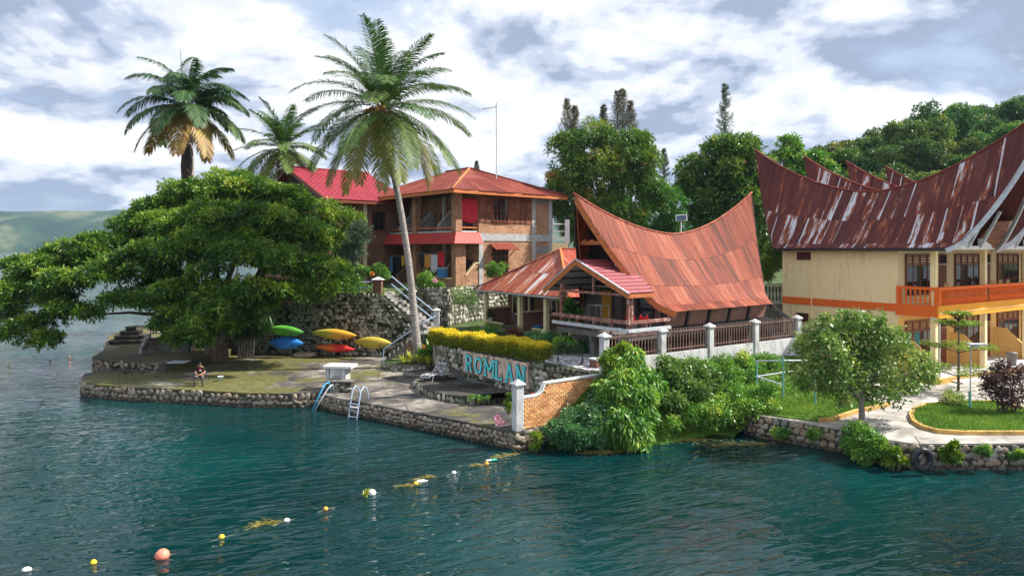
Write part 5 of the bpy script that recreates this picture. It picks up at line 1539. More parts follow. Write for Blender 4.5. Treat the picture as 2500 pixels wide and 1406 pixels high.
tree('broadleaf_tree', 'bright low shrubby tree in the gap beside the cream hotel wall', (17.8, 50.0, GZ), pxb([(1885, 640, 26), (1870, 670, 24), (1895, 610, 22)], 50), 5000, MAT['lime'], 0.22, 0.1, 0.1, sub=8)

# conifers on the skyline
def conifer(name, label, px, ptop, pbot, Yd, wpx, m, nb=34, lean=0.0, zbase=UZ, curve=0.5, dens=34, gl=0.55):
    top = Vector(at(px, ptop, Yd))
    t = thing(name, label, 'tree', (top.x, top.y, zbase))
    hgt = top.z - zbase
    MB().tube([(0, 0, -0.5), (0, 0, hgt * 0.6), (lean, 0, hgt)], [0.28, 0.16, 0.02], 7).build('trunk', MAT['trunk'], t, True)
    vis = (pbot - ptop) * Yd / F
    wm = wpx * Yd / F / 2
    C, D, T = [], [], []
    for i in range(nb):
        f = (i + 0.4) / nb
        z = hgt - vis * 1.35 * f
        L_ = wm * min(1.0, 0.10 + f * 1.25) * random.uniform(0.8, 1.15)
        for k in range(6):
            az = random.uniform(0, 2 * PI)
            h = np.array([math.cos(az), math.sin(az), 0])
            s = np.linspace(0.05, 1, dens // 2)
            p = np.array([0, 0, z]) + h * (s * L_)[:, None]
            p[:, 2] += curve * L_ * s ** 2 - 0.1 * L_ * s
            for rep in range(2):
                C.append(p + rng.normal(0, 0.05, p.shape))
                D.append(h * 0.7 + np.array([0, 0, 0.45]) + rng.normal(0, 0.45, p.shape))
                T.append(np.clip(0.5 + rng.normal(0, 0.18, len(s)), 0, 1))
    C, D, T = np.concatenate(C), np.concatenate(D), np.concatenate(T)
    leaves('crown', C, D, gl * rng.uniform(0.6, 1.1, len(C)), 0.05, T, m, t, 0.0)
    return t
conifer('araucaria', 'tall slender dark conifer spire against the sky', 1771, 208, 400, 95, 66, MAT['needle'], 34, curve=0.75, gl=0.5)
conifer('araucaria', 'short narrow conifer spire between mango and broadleaf trees', 1621, 365, 440, 100, 30, MAT['needle'], 18, curve=0.6, gl=0.4)
conifer('araucaria', 'tiny far conifer tip just above the guesthouse roof ridge', 1164, 395, 425, 120, 14, MAT['needle'], 10, curve=0.5, gl=0.4)
for px, pt, wd_, lb in ((1385, 246, 44, 'brownish spiky conifer left of the mango tree top'), (1404, 262, 30, 'thin brown conifer second from the left above the mango tree'), (1474, 260, 30, 'thin grey conifer with gaps over the mango tree middle'),
                    (1508, 226, 50, 'tall brown conifer, left of the twin spires above the mango tree'), (1521, 221, 50, 'tall brown conifer, right of the twin spires above the mango tree'), (1540, 250, 40, 'ragged brown conifer on the right of the spire group')):
    conifer('casuarina', lb, px, pt, 340, 88, wd_, MAT['needle_brown'], 22, curve=1.3, gl=0.5, dens=22)

# hillside wood
def wood_proto(i):
    bl2 = []
    for q in range(9):
        a, r_ = random.uniform(0, 6.28), random.uniform(0.6, 3.4)
        bl2.append((math.cos(a) * r_, math.sin(a) * r_, 7.0 + random.uniform(-2.2, 2.2) - r_ * 0.3, random.uniform(1.5, 2.3), random.uniform(1.5, 2.3), random.uniform(1.1, 1.7)))
    t = thing('forest_tree', 'x', 'tree', (0, 0, 0))
    foliage('crown', bl2, 11000, MAT['wild'], t, 0.42, 0.19, sub=9, spray=5, upper=0.4)
    trunk_mesh(t, [(0, 0, -1.0), (0.1, 0, 3), (0, 0, 7.0)], [0.35, 0.25, 0.12], MAT['trunk'], 7)
    return t
protos = [wood_proto(i) for i in range(4)]
random.seed(21)
spots = []
for row, (Yd, skx) in enumerate(((84, 0), (98, 0), (114, 0), (132, 0), (150, 0))):
    px = 2010 + row * 10
    while px < 2620:
        X_ = (px - 1250) / F * Yd
        spots.append((X_ + random.uniform(-1, 1), Yd + random.uniform(-4, 4), row))
        px += random.uniform(44, 74) * 90 / Yd
hl = ['leafy tree in the nearest rank of the slope, just behind the roof horns', 'leafy tree in the second rank of the wooded slope', 'leafy tree halfway up the wooded slope', 'leafy tree high on the wooded slope below the skyline', 'leafy tree on the skyline of the wooded slope']
used = 0
for i, (x_, y_, row_) in enumerate(spots):
    pr_ = protos[i % 4]
    o = pr_ if i < 4 else copy_tree(pr_)
    z_ = float(hill_h(np.array(x_), np.array(y_)))
    o.location = (x_, y_, z_ - 0.3)
    o.rotation_euler = (0, 0, random.uniform(0, 6.28))
    s_ = random.uniform(0.75, 1.25)
    o.scale = (s_, s_, s_ * random.uniform(0.85, 1.15))
    tag(o, hl[row_], 'tree', 'trees of the wooded slope')
# flat-topped rain tree
tree('rain_tree', 'dark flat topped tree on the skyline behind the third roof horn', (52, 95, float(hill_h(np.array(52.), np.array(95.)))), [(x, y, z, 2.3, 2.3, 0.55) for x, y, z in ((48.5, 95, 20.5), (51, 94, 21.6), (53.5, 95, 22.2), (56, 95, 23), (50, 96, 19.2), (54.5, 96, 20.4), (58, 96, 22.0))], 9000, MAT['wild'], 0.4, 0.14, 0.3, sub=8, tshift=-0.15, limbs=5)

# ================================================================== BANK SHRUBS AND GARDEN PLANTS
def pb(lst):
    """(px, py, radius px, distance[, flat])"""
    out = []
    for q in lst:
        p = at(q[0], q[1], q[3])
        rm = q[2] * q[3] / F
        out.append((p[0], p[1], p[2], rm, rm * 0.9, rm * (q[4] if len(q) > 4 else 0.85)))
    return out
bush('hanging_shrub', 'tall shrub of long drooping leaves hanging over the water by the fence end', 'shrub', pb([(1540, 885, 36, 31), (1530, 930, 48, 30.4), (1560, 980, 50, 29.9), (1530, 1030, 48, 29.3), (1500, 960, 40, 30), (1575, 930, 36, 30.8), (1490, 1060, 40, 29), (1545, 1070, 34, 28.9)]), 12500, MAT['bush'], 0.30, 0.09, sub=10, spray=5, grav=0.75, out=0.5, droop=0.3, tshift=0.1)
bush('creeper_mound', 'mound of fine blue green leaves at the foot of the brick wall', 'shrub', pb([(1375, 1055, 40, 29), (1420, 1010, 36, 29.8), (1405, 1065, 38, 28.9), (1455, 1025, 40, 29.4), (1350, 1060, 26, 29.0), (1465, 970, 32, 30.4), (1480, 935, 26, 30.9), (1440, 1070, 32, 28.8), (1390, 1020, 22, 29.4)]), 15000, MAT['cool_bush'], 0.16, 0.065, sub=12, spray=6)
bush('pale_creeper', 'pale yellow green creeper spilling over the brick wall end', 'shrub', pb([(1495, 890, 30, 31), (1470, 945, 22, 30.6), (1520, 860, 26, 31.4), (1500, 870, 20, 31.2)]), 4500, MAT['lime'], 0.24, 0.07, sub=8, grav=0.5, droop=0.25)
bush('glossy_shrub', 'dark glossy shrub on the bank right of the hanging shrub', 'shrub', pb([(1650, 930, 46, 32), (1690, 915, 40, 32.6), (1640, 980, 40, 31.2), (1690, 960, 44, 32), (1630, 905, 34, 32.4), (1720, 930, 36, 33)]), 11000, MAT['citrus'], 0.19, 0.085, sub=10, tshift=-0.12)
bush('ground_shrub', 'low sunlit shrubs along the foot of the fence wall', 'shrub', pb([(1700, 898, 30, 33.6), (1760, 895, 30, 34.4), (1810, 886, 30, 35.4), (1860, 888, 28, 36), (1780, 920, 34, 34), (1840, 915, 34, 34.6), (1730, 910, 32, 33.6), (1640, 895, 24, 32.6), (1890, 895, 30, 36)]), 14000, MAT['bush'], 0.15, 0.055, sub=12, tshift=0.02)
bush('ground_shrub', 'bright green weeds at the water edge by the yard wall corner', 'shrub', pb([(1830, 1000, 40, 31.4), (1780, 1000, 40, 31.4), (1860, 960, 36, 32), (1740, 1010, 38, 31), (1800, 960, 36, 32), (1700, 1010, 32, 30.8), (1880, 1000, 26, 31.4), (1640, 1035, 24, 30.3)]), 13000, MAT['bush'], 0.13, 0.06, sub=12, tshift=0.2)
bush('ground_shrub', 'small yellow weed tuft at the foot of the grey pillar', 'shrub', pb([(1310, 1072, 16, 28.7), (1306, 1090, 12, 28.6)]), 900, MAT['lime'], 0.13, 0.05, sub=6)
bush('wall_creeper', 'leafy clump hanging over the yard wall under the citrus tree', 'shrub', pb([(2100, 1065, 34, 27.8), (2130, 1085, 32, 27.1), (2080, 1090, 30, 27.7), (2146, 1100, 22, 26.9), (2110, 1110, 26, 27.1)]), 6500, MAT['bush'], 0.16, 0.065, sub=10, tshift=0.1)
bush('wall_creeper', 'pale creeper on the yard wall left of the black tyre', 'shrub', pb([(2180, 1105, 15, 26.3), (2200, 1122, 12, 26.2), (2175, 1130, 12, 26.4)]), 1500, MAT['lime'], 0.15, 0.07, sub=7)
bush('wall_creeper', 'yellow green creeper on the yard wall right of the black tyre', 'shrub', pb([(2318, 1105, 18, 26.1), (2335, 1120, 15, 26.0), (2325, 1090, 12, 26.1)]), 1700, MAT['lime'], 0.16, 0.07, sub=7)
for i, (px, py, r_) in enumerate(((2400, 1100, 15), (2480, 1108, 17), (1990, 1060, 17), (1905, 1055, 20))):
    bush('wall_creeper', ['small creeper patch on the yard wall below the grass island', 'creeper patch on the yard wall at the photo edge', 'little fern growing from the curved yard wall', 'leafy fern tuft near the left end of the yard wall'][i], 'shrub',
         pb([(px, py, r_, [26.1, 26.1, 28.9, 29.9][i], 0.7)]), 700, MAT['bush'], 0.13, 0.055, sub=6, stems=2)

# citrus tree in the yard
tb = gp(2105, 1036, YZ)
cl_ = [(2100, 850, 52), (2030, 860, 44), (1985, 825, 36), (2045, 805, 38), (2120, 800, 36), (2165, 830, 38), (2195, 880, 44), (2240, 905, 34), (2060, 920, 46), (2140, 930, 46), (1990, 905, 38), (1950, 850, 26), (2205, 945, 36), (2030, 955, 32), (1938, 905, 20), (2265, 930, 20),
       (2252, 875, 16), (2085, 775, 20), (2150, 782, 16), (2015, 785, 18), (2100, 890, 44), (2110, 960, 30), (2170, 970, 24), (1965, 940, 22), (2060, 980, 16)]
ct = tree('citrus_tree', 'round small-leaved tree with pale trunk on the paved yard edge', tb, pb([(a, c_, r_, 29.3 + random.uniform(-0.9, 0.9)) for a, c_, r_ in cl_]), 15000, MAT['citrus'], 0.19, 0.09, 0.15, bark='greybark', sub=8, spray=5, sub_r=0.5, tshift=0.08, spread=0.2)
for px, py, h_ in ((2055, 800, 40), (2110, 812, 36), (2075, 830, 30)):
    b0 = Vector(at(px, py, 29.6))
    n_ = 260
    zz_ = rng.uniform(-0.55, 0.75, n_)
    a_ = rng.uniform(0, 6.28, n_)
    C = np.stack([np.cos(a_) * 0.08 + b0.x - tb[0], np.sin(a_) * 0.08 + b0.y - tb[1], zz_ + b0.z - tb[2]], 1)
    D = np.stack([np.cos(a_), np.sin(a_), np.full(n_, 0.5)], 1)
    leaves('upright_shoot', C, D, 0.18, 0.07, np.clip(rng.normal(0.55, 0.15, n_), 0, 1), MAT['bush'], ct)

# layered tree, purple bush, little plants
lt_b = gp(2340, 955, YZ)
lt = thing('layered_tree', 'slim young tree with flat pagoda-like leaf tiers', 'tree', lt_b)
sc_ = lt_b[1] / F
MB().tube([(0, 0, -0.1), (0.02, 0, 2.2), (0, 0, 4.4)], [0.07, 0.05, 0.015], 7).build('trunk', MAT['trunk'], lt, True)
for zpx, hw in ((903, 100), (845, 78), (790, 46), (768, 22)):
    zc_ = (955 - zpx) * sc_
    rr_ = hw * sc_
    C, D, T = [], [], []
    lm_ = MB()
    for k in range(9):
        a_ = k * 0.7 + random.uniform(-0.2, 0.2)
        e_ = Vector((math.cos(a_) * rr_, math.sin(a_) * rr_, 0.10))
        lm_.tube([(0, 0, zc_ - 0.35), (e_.x * 0.4, e_.y * 0.4, zc_ - 0.12), (e_.x, e_.y, zc_ + 0.05)], [0.025, 0.018, 0.008], 5)
        s_ = rng.uniform(0.25, 1.05, 170)
        p_ = np.stack([e_.x * s_, e_.y * s_, zc_ + 0.08 * s_], 1) + rng.normal(0, [0.16, 0.16, 0.05], (170, 3))
        C.append(p_)
        D.append(rng.normal(0, 1, (170, 3)) * [1, 1, 0.35])
        T.append(np.clip(rng.normal(0.55, 0.2, 170), 0, 1))
    lm_.build('branch', MAT['trunk'], lt, True)
    leaves('leaf_tier', np.concatenate(C), np.concatenate(D), 0.13, 0.06, np.concatenate(T), MAT['lime'], lt, 0.05, 0.6)
bush('purple_bush', 'dark purple leaved bush on the grass island', 'shrub', pb([(2445, 945, 38, 31), (2480, 915, 30, 31), (2418, 925, 24, 31), (2460, 975, 30, 30.9), (2440, 897, 20, 31.2), (2500, 955, 28, 31)]), 6000, MAT['purple'], 0.12, 0.06, sub=10, stems=8, spread=0.14)
bush('pale_bush', 'thin pale variegated shrub beside the layered tree', 'shrub', pb([(2330, 980, 24, 32.5), (2310, 965, 16, 33)]), 1300, MAT['citrus'], 0.11, 0.05, sub=6, tshift=0.2)

# hedge
h0, h1 = Vector(gp(1046, 842, GZ)), Vector(gp(1318, 882, GZ))
hd = thing('golden_hedge', 'clipped hedge with bright golden yellow top above the name wall', 'hedge', h0)
dv = h1 - h0
ln_h = dv.length
ang_h = math.atan2(dv.y, dv.x)
sdv = Vector((-math.sin(ang_h), math.cos(ang_h), 0))
n_ = 26000
u_ = rng.random(n_)
face = rng.random(n_)
ww = np.where(face < 0.42, rng.uniform(0, 1, n_), np.where(face < 0.80, 0.0, np.where(face < 0.9, 1.0, rng.uniform(0, 1, n_))))
hh = np.where(face < 0.42, 1.0, rng.uniform(0.03, 1, n_))
endm = (face >= 0.9)
u_ = np.where(endm, np.where(rng.random(n_) < 0.5, 0.0, 1.0), u_)
bump_ = 0.05 * np.sin(u_ * ln_h * 2.1) + 0.04 * np.sin(u_ * ln_h * 5.3 + 1)
top_h = 0.86 + bump_
C = np.outer(u_ * ln_h, np.array([math.cos(ang_h), math.sin(ang_h), 0])) + np.outer((ww - 0.0) * 0.95 + bump_, np.array([sdv.x, sdv.y, 0]))
C[:, 2] = hh * top_h
C += rng.normal(0, 0.045, C.shape)
D = rng.normal(0, 0.7, (n_, 3))
D[:, 2] += 0.5
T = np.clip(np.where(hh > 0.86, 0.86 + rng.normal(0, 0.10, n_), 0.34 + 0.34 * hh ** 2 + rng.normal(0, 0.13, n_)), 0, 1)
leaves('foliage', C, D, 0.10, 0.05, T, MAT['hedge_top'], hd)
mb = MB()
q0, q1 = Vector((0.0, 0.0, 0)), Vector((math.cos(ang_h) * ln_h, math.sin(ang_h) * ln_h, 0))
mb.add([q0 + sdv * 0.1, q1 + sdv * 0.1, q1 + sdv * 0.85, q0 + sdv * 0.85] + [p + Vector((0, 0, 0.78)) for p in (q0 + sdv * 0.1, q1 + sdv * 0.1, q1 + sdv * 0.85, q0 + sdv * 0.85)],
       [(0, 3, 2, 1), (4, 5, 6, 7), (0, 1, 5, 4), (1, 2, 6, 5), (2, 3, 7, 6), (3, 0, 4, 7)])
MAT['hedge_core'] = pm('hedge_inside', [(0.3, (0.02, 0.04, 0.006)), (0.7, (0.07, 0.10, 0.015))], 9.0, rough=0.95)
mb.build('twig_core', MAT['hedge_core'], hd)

# spiky variegated plants in the round bed below the palm
def spiky(label, px, py, Yd, n=46, L=0.75, m='spear', name='spider_plant', z=None, el=(0.35, 1.3), wd_=0.05):
    p = at(px, py, Yd)
    t = thing(name, label, 'plant', p)
    V, Q, T = [], [], []
    for i in range(n):
        a, e = random.uniform(0, 6.28), random.uniform(*el)
        l_ = L * random.uniform(0.7, 1.1)
        d_ = Vector((math.cos(a) * math.cos(e), math.sin(a) * math.cos(e), math.sin(e)))
        s_ = Vector((-math.sin(a), math.cos(a), 0)) * wd_ / 2
        b0 = len(V)
        m1 = d_ * l_ * 0.55
        tp = d_ * l_ + Vector((math.cos(a), math.sin(a), 0)) * 0.15 * l_ - Vector((0, 0, 0.28 * l_ * math.cos(e)))
        V += [-s_ * 0.6, s_ * 0.6, m1 + s_, m1 - s_, tp + s_ * 0.15, tp - s_ * 0.15]
        Q += [(b0, b0 + 1, b0 + 2, b0 + 3), (b0 + 3, b0 + 2, b0 + 4, b0 + 5)]
        c_ = random.gauss(0.6, 0.2)
        T += [c_, c_]
    npmesh('blades', np.array([tuple(v_) for v_ in V]), np.array(Q), MAT[m], t, tint=np.clip(T, 0, 1))
    MB().tube([(0, 0, -0.15), (0, 0, 0.1)], 0.05, 6).build('stem', MAT['trunk'], t)
    return t
spiky('yellow striped spiky plant, left of the row in the palm bed', 985, 885, 43.6)
spiky('yellow striped spiky plant, second from left in the palm bed', 1003, 880, 43.8)
spiky('yellow green spiky plant, third in the palm bed', 1024, 884, 43.5)
spiky('arching striped spiky plant at the right end of the palm bed', 1046, 888, 43.2)
spiky('reddish spiky plant behind the yellow spiky plants', 1000, 858, 44.6, 24, 0.9, 'russet')
spiky('broad leaved lush green plant at the foot of the coconut palm', 1052, 868, 44.4, 26, 1.15, 'bush', 'broadleaf_plant', None, (0.5, 1.4), 0.22)
bush('bed_shrub', 'green clump with orange flower between palm trunk and hedge end', 'shrub', pb([(1040, 866, 18, 44.2), (1062, 858, 16, 44.6)]), 1400, MAT['bush'], 0.2, 0.09, sub=6)
# dracaena clump with bare canes beside the kayaks
dr = thing('cane_plant', 'dark strap-leaved plant on several bare canes beside the blue kayak', 'plant', (-18.9, 48.6, DZ))
for i in range(6):
    x_ = -0.55 + i * 0.2
    MB().tube([(x_, 0, -0.1), (x_ * 1.1, 0.1, 1.2), (x_ * 1.4, 0.1, 2.3)], [0.07, 0.06, 0.04], 6).build('cane', MAT['greybark'], dr, True)
C, D, T = blob_leaves([(0, 0, 3.2, 1.4, 1.2, 1.3), (-0.4, 0, 2.5, 1.0, 1.0, 0.8), (0.5, 0, 2.6, 1.0, 1.0, 0.8)], 3500, sub=10, grav=1.0, out=0.5)
leaves('foliage', C, D, 0.6, 0.06, T * 0.6, MAT['fig'], dr, 0.5)
# shrubs of the upper terrace and garden
for lb, lst, n_, m_, L_ in (
        ('rounded dark flowering shrub below the washing line', [(1050, 690, 26, 54), (1030, 680, 22, 54), (1068, 700, 18, 54)], 3600, 'bush', 0.16),
        ('thin twiggy shrub growing over the stone wall below the brick corner', [(1130, 720, 28, 51.5), (1150, 745, 26, 51.2), (1115, 735, 20, 51.4)], 2200, 'citrus', 0.14),
        ('leafy shrub in front of the lower guesthouse window', [(1205, 660, 20, 56.5), (1225, 655, 15, 56.8), (1195, 665, 13, 56.6)], 1700, 'bush', 0.2),
        ('orange flowering plants along the top of the kayak wall', [(900, 668, 18, 54), (925, 660, 18, 54), (880, 660, 14, 54), (940, 672, 14, 54)], 2600, 'bush', 0.16),
        ('leafy climber hanging behind the pipe railing', [(900, 705, 16, 51.6), (925, 708, 14, 51.6), (1002, 706, 14, 52)], 1500, 'bush', 0.14),
        ('clipped round green shrub before the bungalow veranda', [(1190, 808, 24, 46.5), (1215, 812, 22, 46.2), (1165, 812, 18, 46.5)], 4200, 'bush', 0.09),
        ('dark green low shrubs between bungalow and porch', [(1320, 832, 26, 41), (1345, 838, 24, 40), (1300, 826, 18, 42), (1355, 828, 20, 39.6)], 4200, 'cool_bush', 0.13),
        ('big leaved plants under the porch edge', [(1375, 845, 20, 38), (1395, 840, 16, 37.6)], 900, 'bush', 0.28),
        ('potted palm-like plant behind the porch rail', [(1395, 745, 20, 38.5), (1405, 765, 18, 38.3)], 900, 'fig', 0.3),
        ('leafy plants in the shade under the porch floor', [(1425, 850, 18, 38), (1440, 840, 14, 38)], 700, 'cool_bush', 0.22),
        ('green shrub tuft behind the grey pillar on the deck', [(1243, 985, 12, 30.3), (1246, 965, 9, 30.4), (1240, 1000, 8, 30.2)], 900, 'lime', 0.1),
        ('low weeds along the foot of the round platform', [(1150, 972, 10, 34), (1170, 974, 10, 33.9), (1190, 972, 8, 34)], 700, 'bush', 0.08)):
    bush('garden_shrub', lb, 'shrub', pb(lst), n_, MAT[m_], L_, L_ * 0.42, sub=8, stems=3)
bush('russet_shrub', 'small russet leaved shrub beside the bungalow post', 'shrub', pb([(1252, 815, 22, 45.6), (1262, 822, 16, 45.4)]), 2200, MAT['russet'], 0.09, 0.04, sub=8)
for k in range(5):
    pass
# flowers
MAT['pinkf'] = plain('pink_petal', (0.75, 0.35, 0.48), 0.6)
MAT['redf'] = plain('red_petal', (0.70, 0.02, 0.03), 0.6)
MAT['orangef'] = plain('orange_petal', (0.85, 0.30, 0.03), 0.6)
def flower(label, px, py, Yd, r_, m_, n_=16):
    p = at(px, py, Yd)
    t = thing('flower_head', label, 'flower', p)
    C = unit(rng.normal(size=(n_ * 4, 3))) * r_ * 0.75
    leaves('petals', C, C + rng.normal(0, 0.03, C.shape), r_ * 0.7, r_ * 0.6, np.zeros(len(C)), m_, t, 0.0)
    MB().tube([(0, 0, -0.35), (0.02, 0.02, 0)], 0.012, 5).build('stalk', MAT['bush_stem'], t)
MAT['bush_stem'] = plain('green_stem', (0.08, 0.16, 0.03), 0.7)
for lb, px, py, Yd, r_, m_ in (('upper pink hydrangea head on the deck corner', 1215, 1020, 30.0, 0.11, 'pinkf'), ('left pink hydrangea head near the deck edge', 1216, 1033, 29.8, 0.11, 'pinkf'), ('right pink hydrangea head near the deck edge', 1228, 1034, 29.8, 0.10, 'pinkf'),
                              ('single red flower behind the curved brick wall end', 1300, 963, 30.9, 0.08, 'redf'), ('magenta blossoms on the rounded shrub by the washing', 1062, 685, 53.2, 0.16, 'pinkf'), ('orange blossom beside the coconut palm foot', 1036, 848, 43.9, 0.12, 'orangef'),
                              ('orange blossoms on the terrace flower bed', 908, 668, 53.2, 0.15, 'orangef'), ('red hibiscus bloom in the citrus tree top', 2025, 802, 29.3, 0.07, 'redf')):
    flower(lb, px, py, Yd, r_, MAT[m_])
# banana plants
bp_ = thing('banana_plant', 'banana plant with broad torn leaves behind the saddle roof ridge', 'plant', (16.2, 60.5, UZ))
for i, (az, e0, L_, ti) in enumerate(((20, 75, 3.4, 0.6), (60, 55, 3.6, 0.5), (340, 40, 3.8, 0.7), (180, 80, 3.2, 0.9), (150, 60, 2.8, 0.55), (300, 30, 3.0, 0.6), (5, 15, 3.0, 0.65), (200, 62, 3.0, 0.8))):
    n = 16
    s = np.linspace(0, 1, n)
    el = R(e0) - R(55) * s ** 1.5
    h = np.array([math.cos(R(az)), math.sin(R(az)), 0])
    d_ = np.cos(el)[:, None] * h + np.sin(el)[:, None] * np.array([0, 0, 1.])
    P = np.array([(i % 3 - 1) * 0.7, 0, 2.1]) + np.vstack([np.zeros(3), np.cumsum(d_[:-1] * L_ / n, 0)])
    sd_ = np.array([-h[1], h[0], 0])
    wd_ = 0.52 * np.clip(np.sin(PI * np.clip(s * 0.9 + 0.06, 0, 1)), 0.05, 1) ** 0.6
    V, Q, T = [], [], []
    for k in range(n - 1):
        for sg in (-1, 1):
            b0 = len(V)
            g = 0.06
            V += [P[k] * (1 - g) + P[k + 1] * g, P[k + 1] * (1 - g * (k % 3)) + P[k] * g * (k % 3), P[k + 1] + sg * sd_ * wd_[k + 1] + np.array([0, 0, -0.14 - 0.1 * random.random()]), P[k] + sg * sd_ * wd_[k] + np.array([0, 0, -0.14])]
            Q.append((b0, b0 + 1, b0 + 2, b0 + 3))
            T.append(min(1, max(0, ti + random.uniform(-0.15, 0.15))))
    npmesh('leaf', np.array(V), np.array(Q), MAT['banana'], bp_, tint=T)
for x_ in (-0.7, 0, 0.7):
    MB().tube([(x_, 0, -0.2), (x_, 0, 2.2)], [0.15, 0.10], 8).build('pseudostem', MAT['bush_stem'], bp_, True)

# ================================================================== GRASS
def grass_patch(name, label, P, L, m, w_=0.03):
    n = len(P)
    a = rng.uniform(0, 6.28, n)
    D = np.stack([np.cos(a) * 0.5, np.sin(a) * 0.5, np.full(n, 1.0)], 1) + rng.normal(0, 0.15, (n, 3))
    o = leaves(name, P, D, L * rng.uniform(0.5, 1.25, n), w_, np.clip(rng.normal(0.48, 0.18, n) + 0.22 * np.sin(P[:, 0] * 1.3 + 0.7 * np.sin(P[:, 1] * 0.9)) * np.sin(P[:, 1] * 1.1 + 1), 0, 1), m, None, 0.15)
    o['kind'] = 'stuff'
    o['label'] = label
    return o
bv = np.empty(len(bank.data.vertices) * 3, np.float32)
bank.data.vertices.foreach_get('co', bv)
bv = bv.reshape(nu + 1, nv_ + 1, 3)
n_ = 30000
fu, fv = rng.random(n_) * nu * 0.999, rng.random(n_) * nv_ * 0.999
i_, j_ = fu.astype(int), fv.astype(int)
fu, fv = (fu - i_)[:, None], (fv - j_)[:, None]
P = (bv[i_, j_] * (1 - fu) + bv[i_ + 1, j_] * fu) * (1 - fv) + (bv[i_, j_ + 1] * (1 - fu) + bv[i_ + 1, j_ + 1] * fu) * fv
P = P[(P[:, 2] > 0.05)]
grass_patch('bank_grass', 'long grass and weeds over the sloping bank', P, 0.22, MAT['grass'], 0.035)
# ================================================================== FENCE, BRICK WALL, NAME BOARD
def pyramid_cap(w_, h_, z):
    return MB().add([(-w_, -w_, z), (w_, -w_, z), (w_, w_, z), (-w_, w_, z), (-w_ * 0.96, -w_ * 0.96, z + 0.05), (w_ * 0.96, -w_ * 0.96, z + 0.05), (w_ * 0.96, w_ * 0.96, z + 0.05), (-w_ * 0.96, w_ * 0.96, z + 0.05), (0, 0, z + h_)],
                    [(3, 2, 1, 0), (0, 1, 5, 4), (1, 2, 6, 5), (2, 3, 7, 6), (3, 0, 4, 7), (4, 5, 8), (5, 6, 8), (6, 7, 8), (7, 4, 8)])


FA = R(34)
fc = thing('barred_fence', 'grey wall and pillar fence with rusty upright bars before the saddle roof house', 'fence', (4.27, 31.6, 2.4), FA)
SPF = [0.0, 3.75, 7.3, 11.05, 15.0]
ZT = 2.28
for i, x in enumerate(SPF):
    MB().box(x - 0.17, x + 0.17, -0.17, 0.17, -0.2 if i else -0.1, ZT - 0.22).build('pillar', MAT['pale_concrete'], fc, bevel=0.01)
    c = pyramid_cap(0.24, 0.22, ZT - 0.22).build('pillar_cap', MAT['pale_concrete'], fc)
    c.location = (x, 0, 0)
bar0 = MB().box(-0.022, 0.022, -0.022, 0.022, 0, 1.16).build('bar', MAT['bar'], fc)
bar0.location = (0.36, 0, 0.99)
for a, b_ in zip(SPF[:-1], SPF[1:]):
    MB().box(a + 0.17, b_ - 0.17, -0.10, 0.10, -0.6, 0.96).build('base_wall', MAT['pale_concrete'], fc)
    for z in (1.12, 1.96):
        MB().box(a + 0.17, b_ - 0.17, -0.055, -0.025, z, z + 0.06).build('rail', MAT['bar'], fc)
    n = int((b_ - a - 0.5) / 0.205)
    for k in range(n + 1):
        x = a + 0.27 + k * (b_ - a - 0.54) / n
        if a == 0 and k == 0:
            bar0.location = (x, 0, 0.98)
            continue
        link('bar', bar0.data, None, fc, (x, 0, 0.98))
MB().box(-0.20, -0.14, -0.06, 0.06, 0.75, 0.95).build('latch', MAT['iron'], fc)

# brick wall that dips to the near pillar
bwv = Vector((3.98 - 0.25, 31.55 - 29.25))
bw = thing('brick_garden_wall', 'orange brick wall with white curved coping beside the tall grey pillar', 'wall', (0.25, 29.25, 0), math.atan2(bwv.y, bwv.x))
BL = bwv.length
def bw_top(x):
    if x < 0.75: return 2.12
    if x < 1.35:
        t = (x - 0.75) / 0.6
        return 2.12 + 0.50 * (1 - math.sqrt(max(0, 1 - t * t))) * 1.0
    return 2.62 + 0.02 * (x - 1.35)
xs_ = np.linspace(0.16, BL, 40)
mb = MB()
for a, b_ in zip(xs_[:-1], xs_[1:]):
    mb.add([(a, -0.07, 0.0), (b_, -0.07, 0.0), (b_, 0.09, 0.0), (a, 0.09, 0.0), (a, -0.07, bw_top(a)), (b_, -0.07, bw_top(b_)), (b_, 0.09, bw_top(b_)), (a, 0.09, bw_top(a))],
           [(4, 5, 6, 7), (0, 1, 5, 4), (2, 3, 7, 6)])
mb.build('mortar_core', MAT['brick_bed'], bw)
mb = MB()
for a, b_ in zip(xs_[:-1], xs_[1:]):
    mb.beam((a, 0.01, bw_top(a) + 0.03), (b_ + 0.01, 0.01, bw_top(b_) + 0.03), 0.24, 0.075)
mb.build('coping', MAT['white'], bw)
bme = MB().box(-0.112, 0.112, -0.02, 0.0, -0.042, 0.042).build('brick', MAT['brick_piece'], bw, bevel=0.006)
bme.location = (0.3, -0.07, 0.86)
RHB, RWB = 0.098, 0.242
cnt = 0
for r_ in range(19):
    z = 0.86 + r_ * RHB
    k = 0
    x = 0.29 + (RWB / 2 if r_ % 2 else 0)
    while x < BL - 0.1:
        if z < bw_top(x) - 0.04 and z < bw_top(x - 0.1) - 0.04 and (r_, x) != (0, 0.29):
            o = link('brick', bme.data, None, bw, (x, -0.07 - random.uniform(0, 0.006), z + random.uniform(-0.004, 0.004)), (0, random.uniform(-0.012, 0.012), 0))
            cnt += 1
        x += RWB
MB().box(-0.19, 0.19, -0.19, 0.19, 0.75, 2.72).build('pillar', MAT['pale_concrete'], bw, bevel=0.012)
pyramid_cap(0.26, 0.24, 2.72).build('pillar_cap', MAT['pale_concrete'], bw)
MB().prism([(-0.3, -0.28), (BL, -0.16), (BL, 0.3), (-0.3, 0.3)], -0.8, 0.78).build('footing', MAT['mortar'], bw)
st_ = stone_set(MAT['quay_stone'])
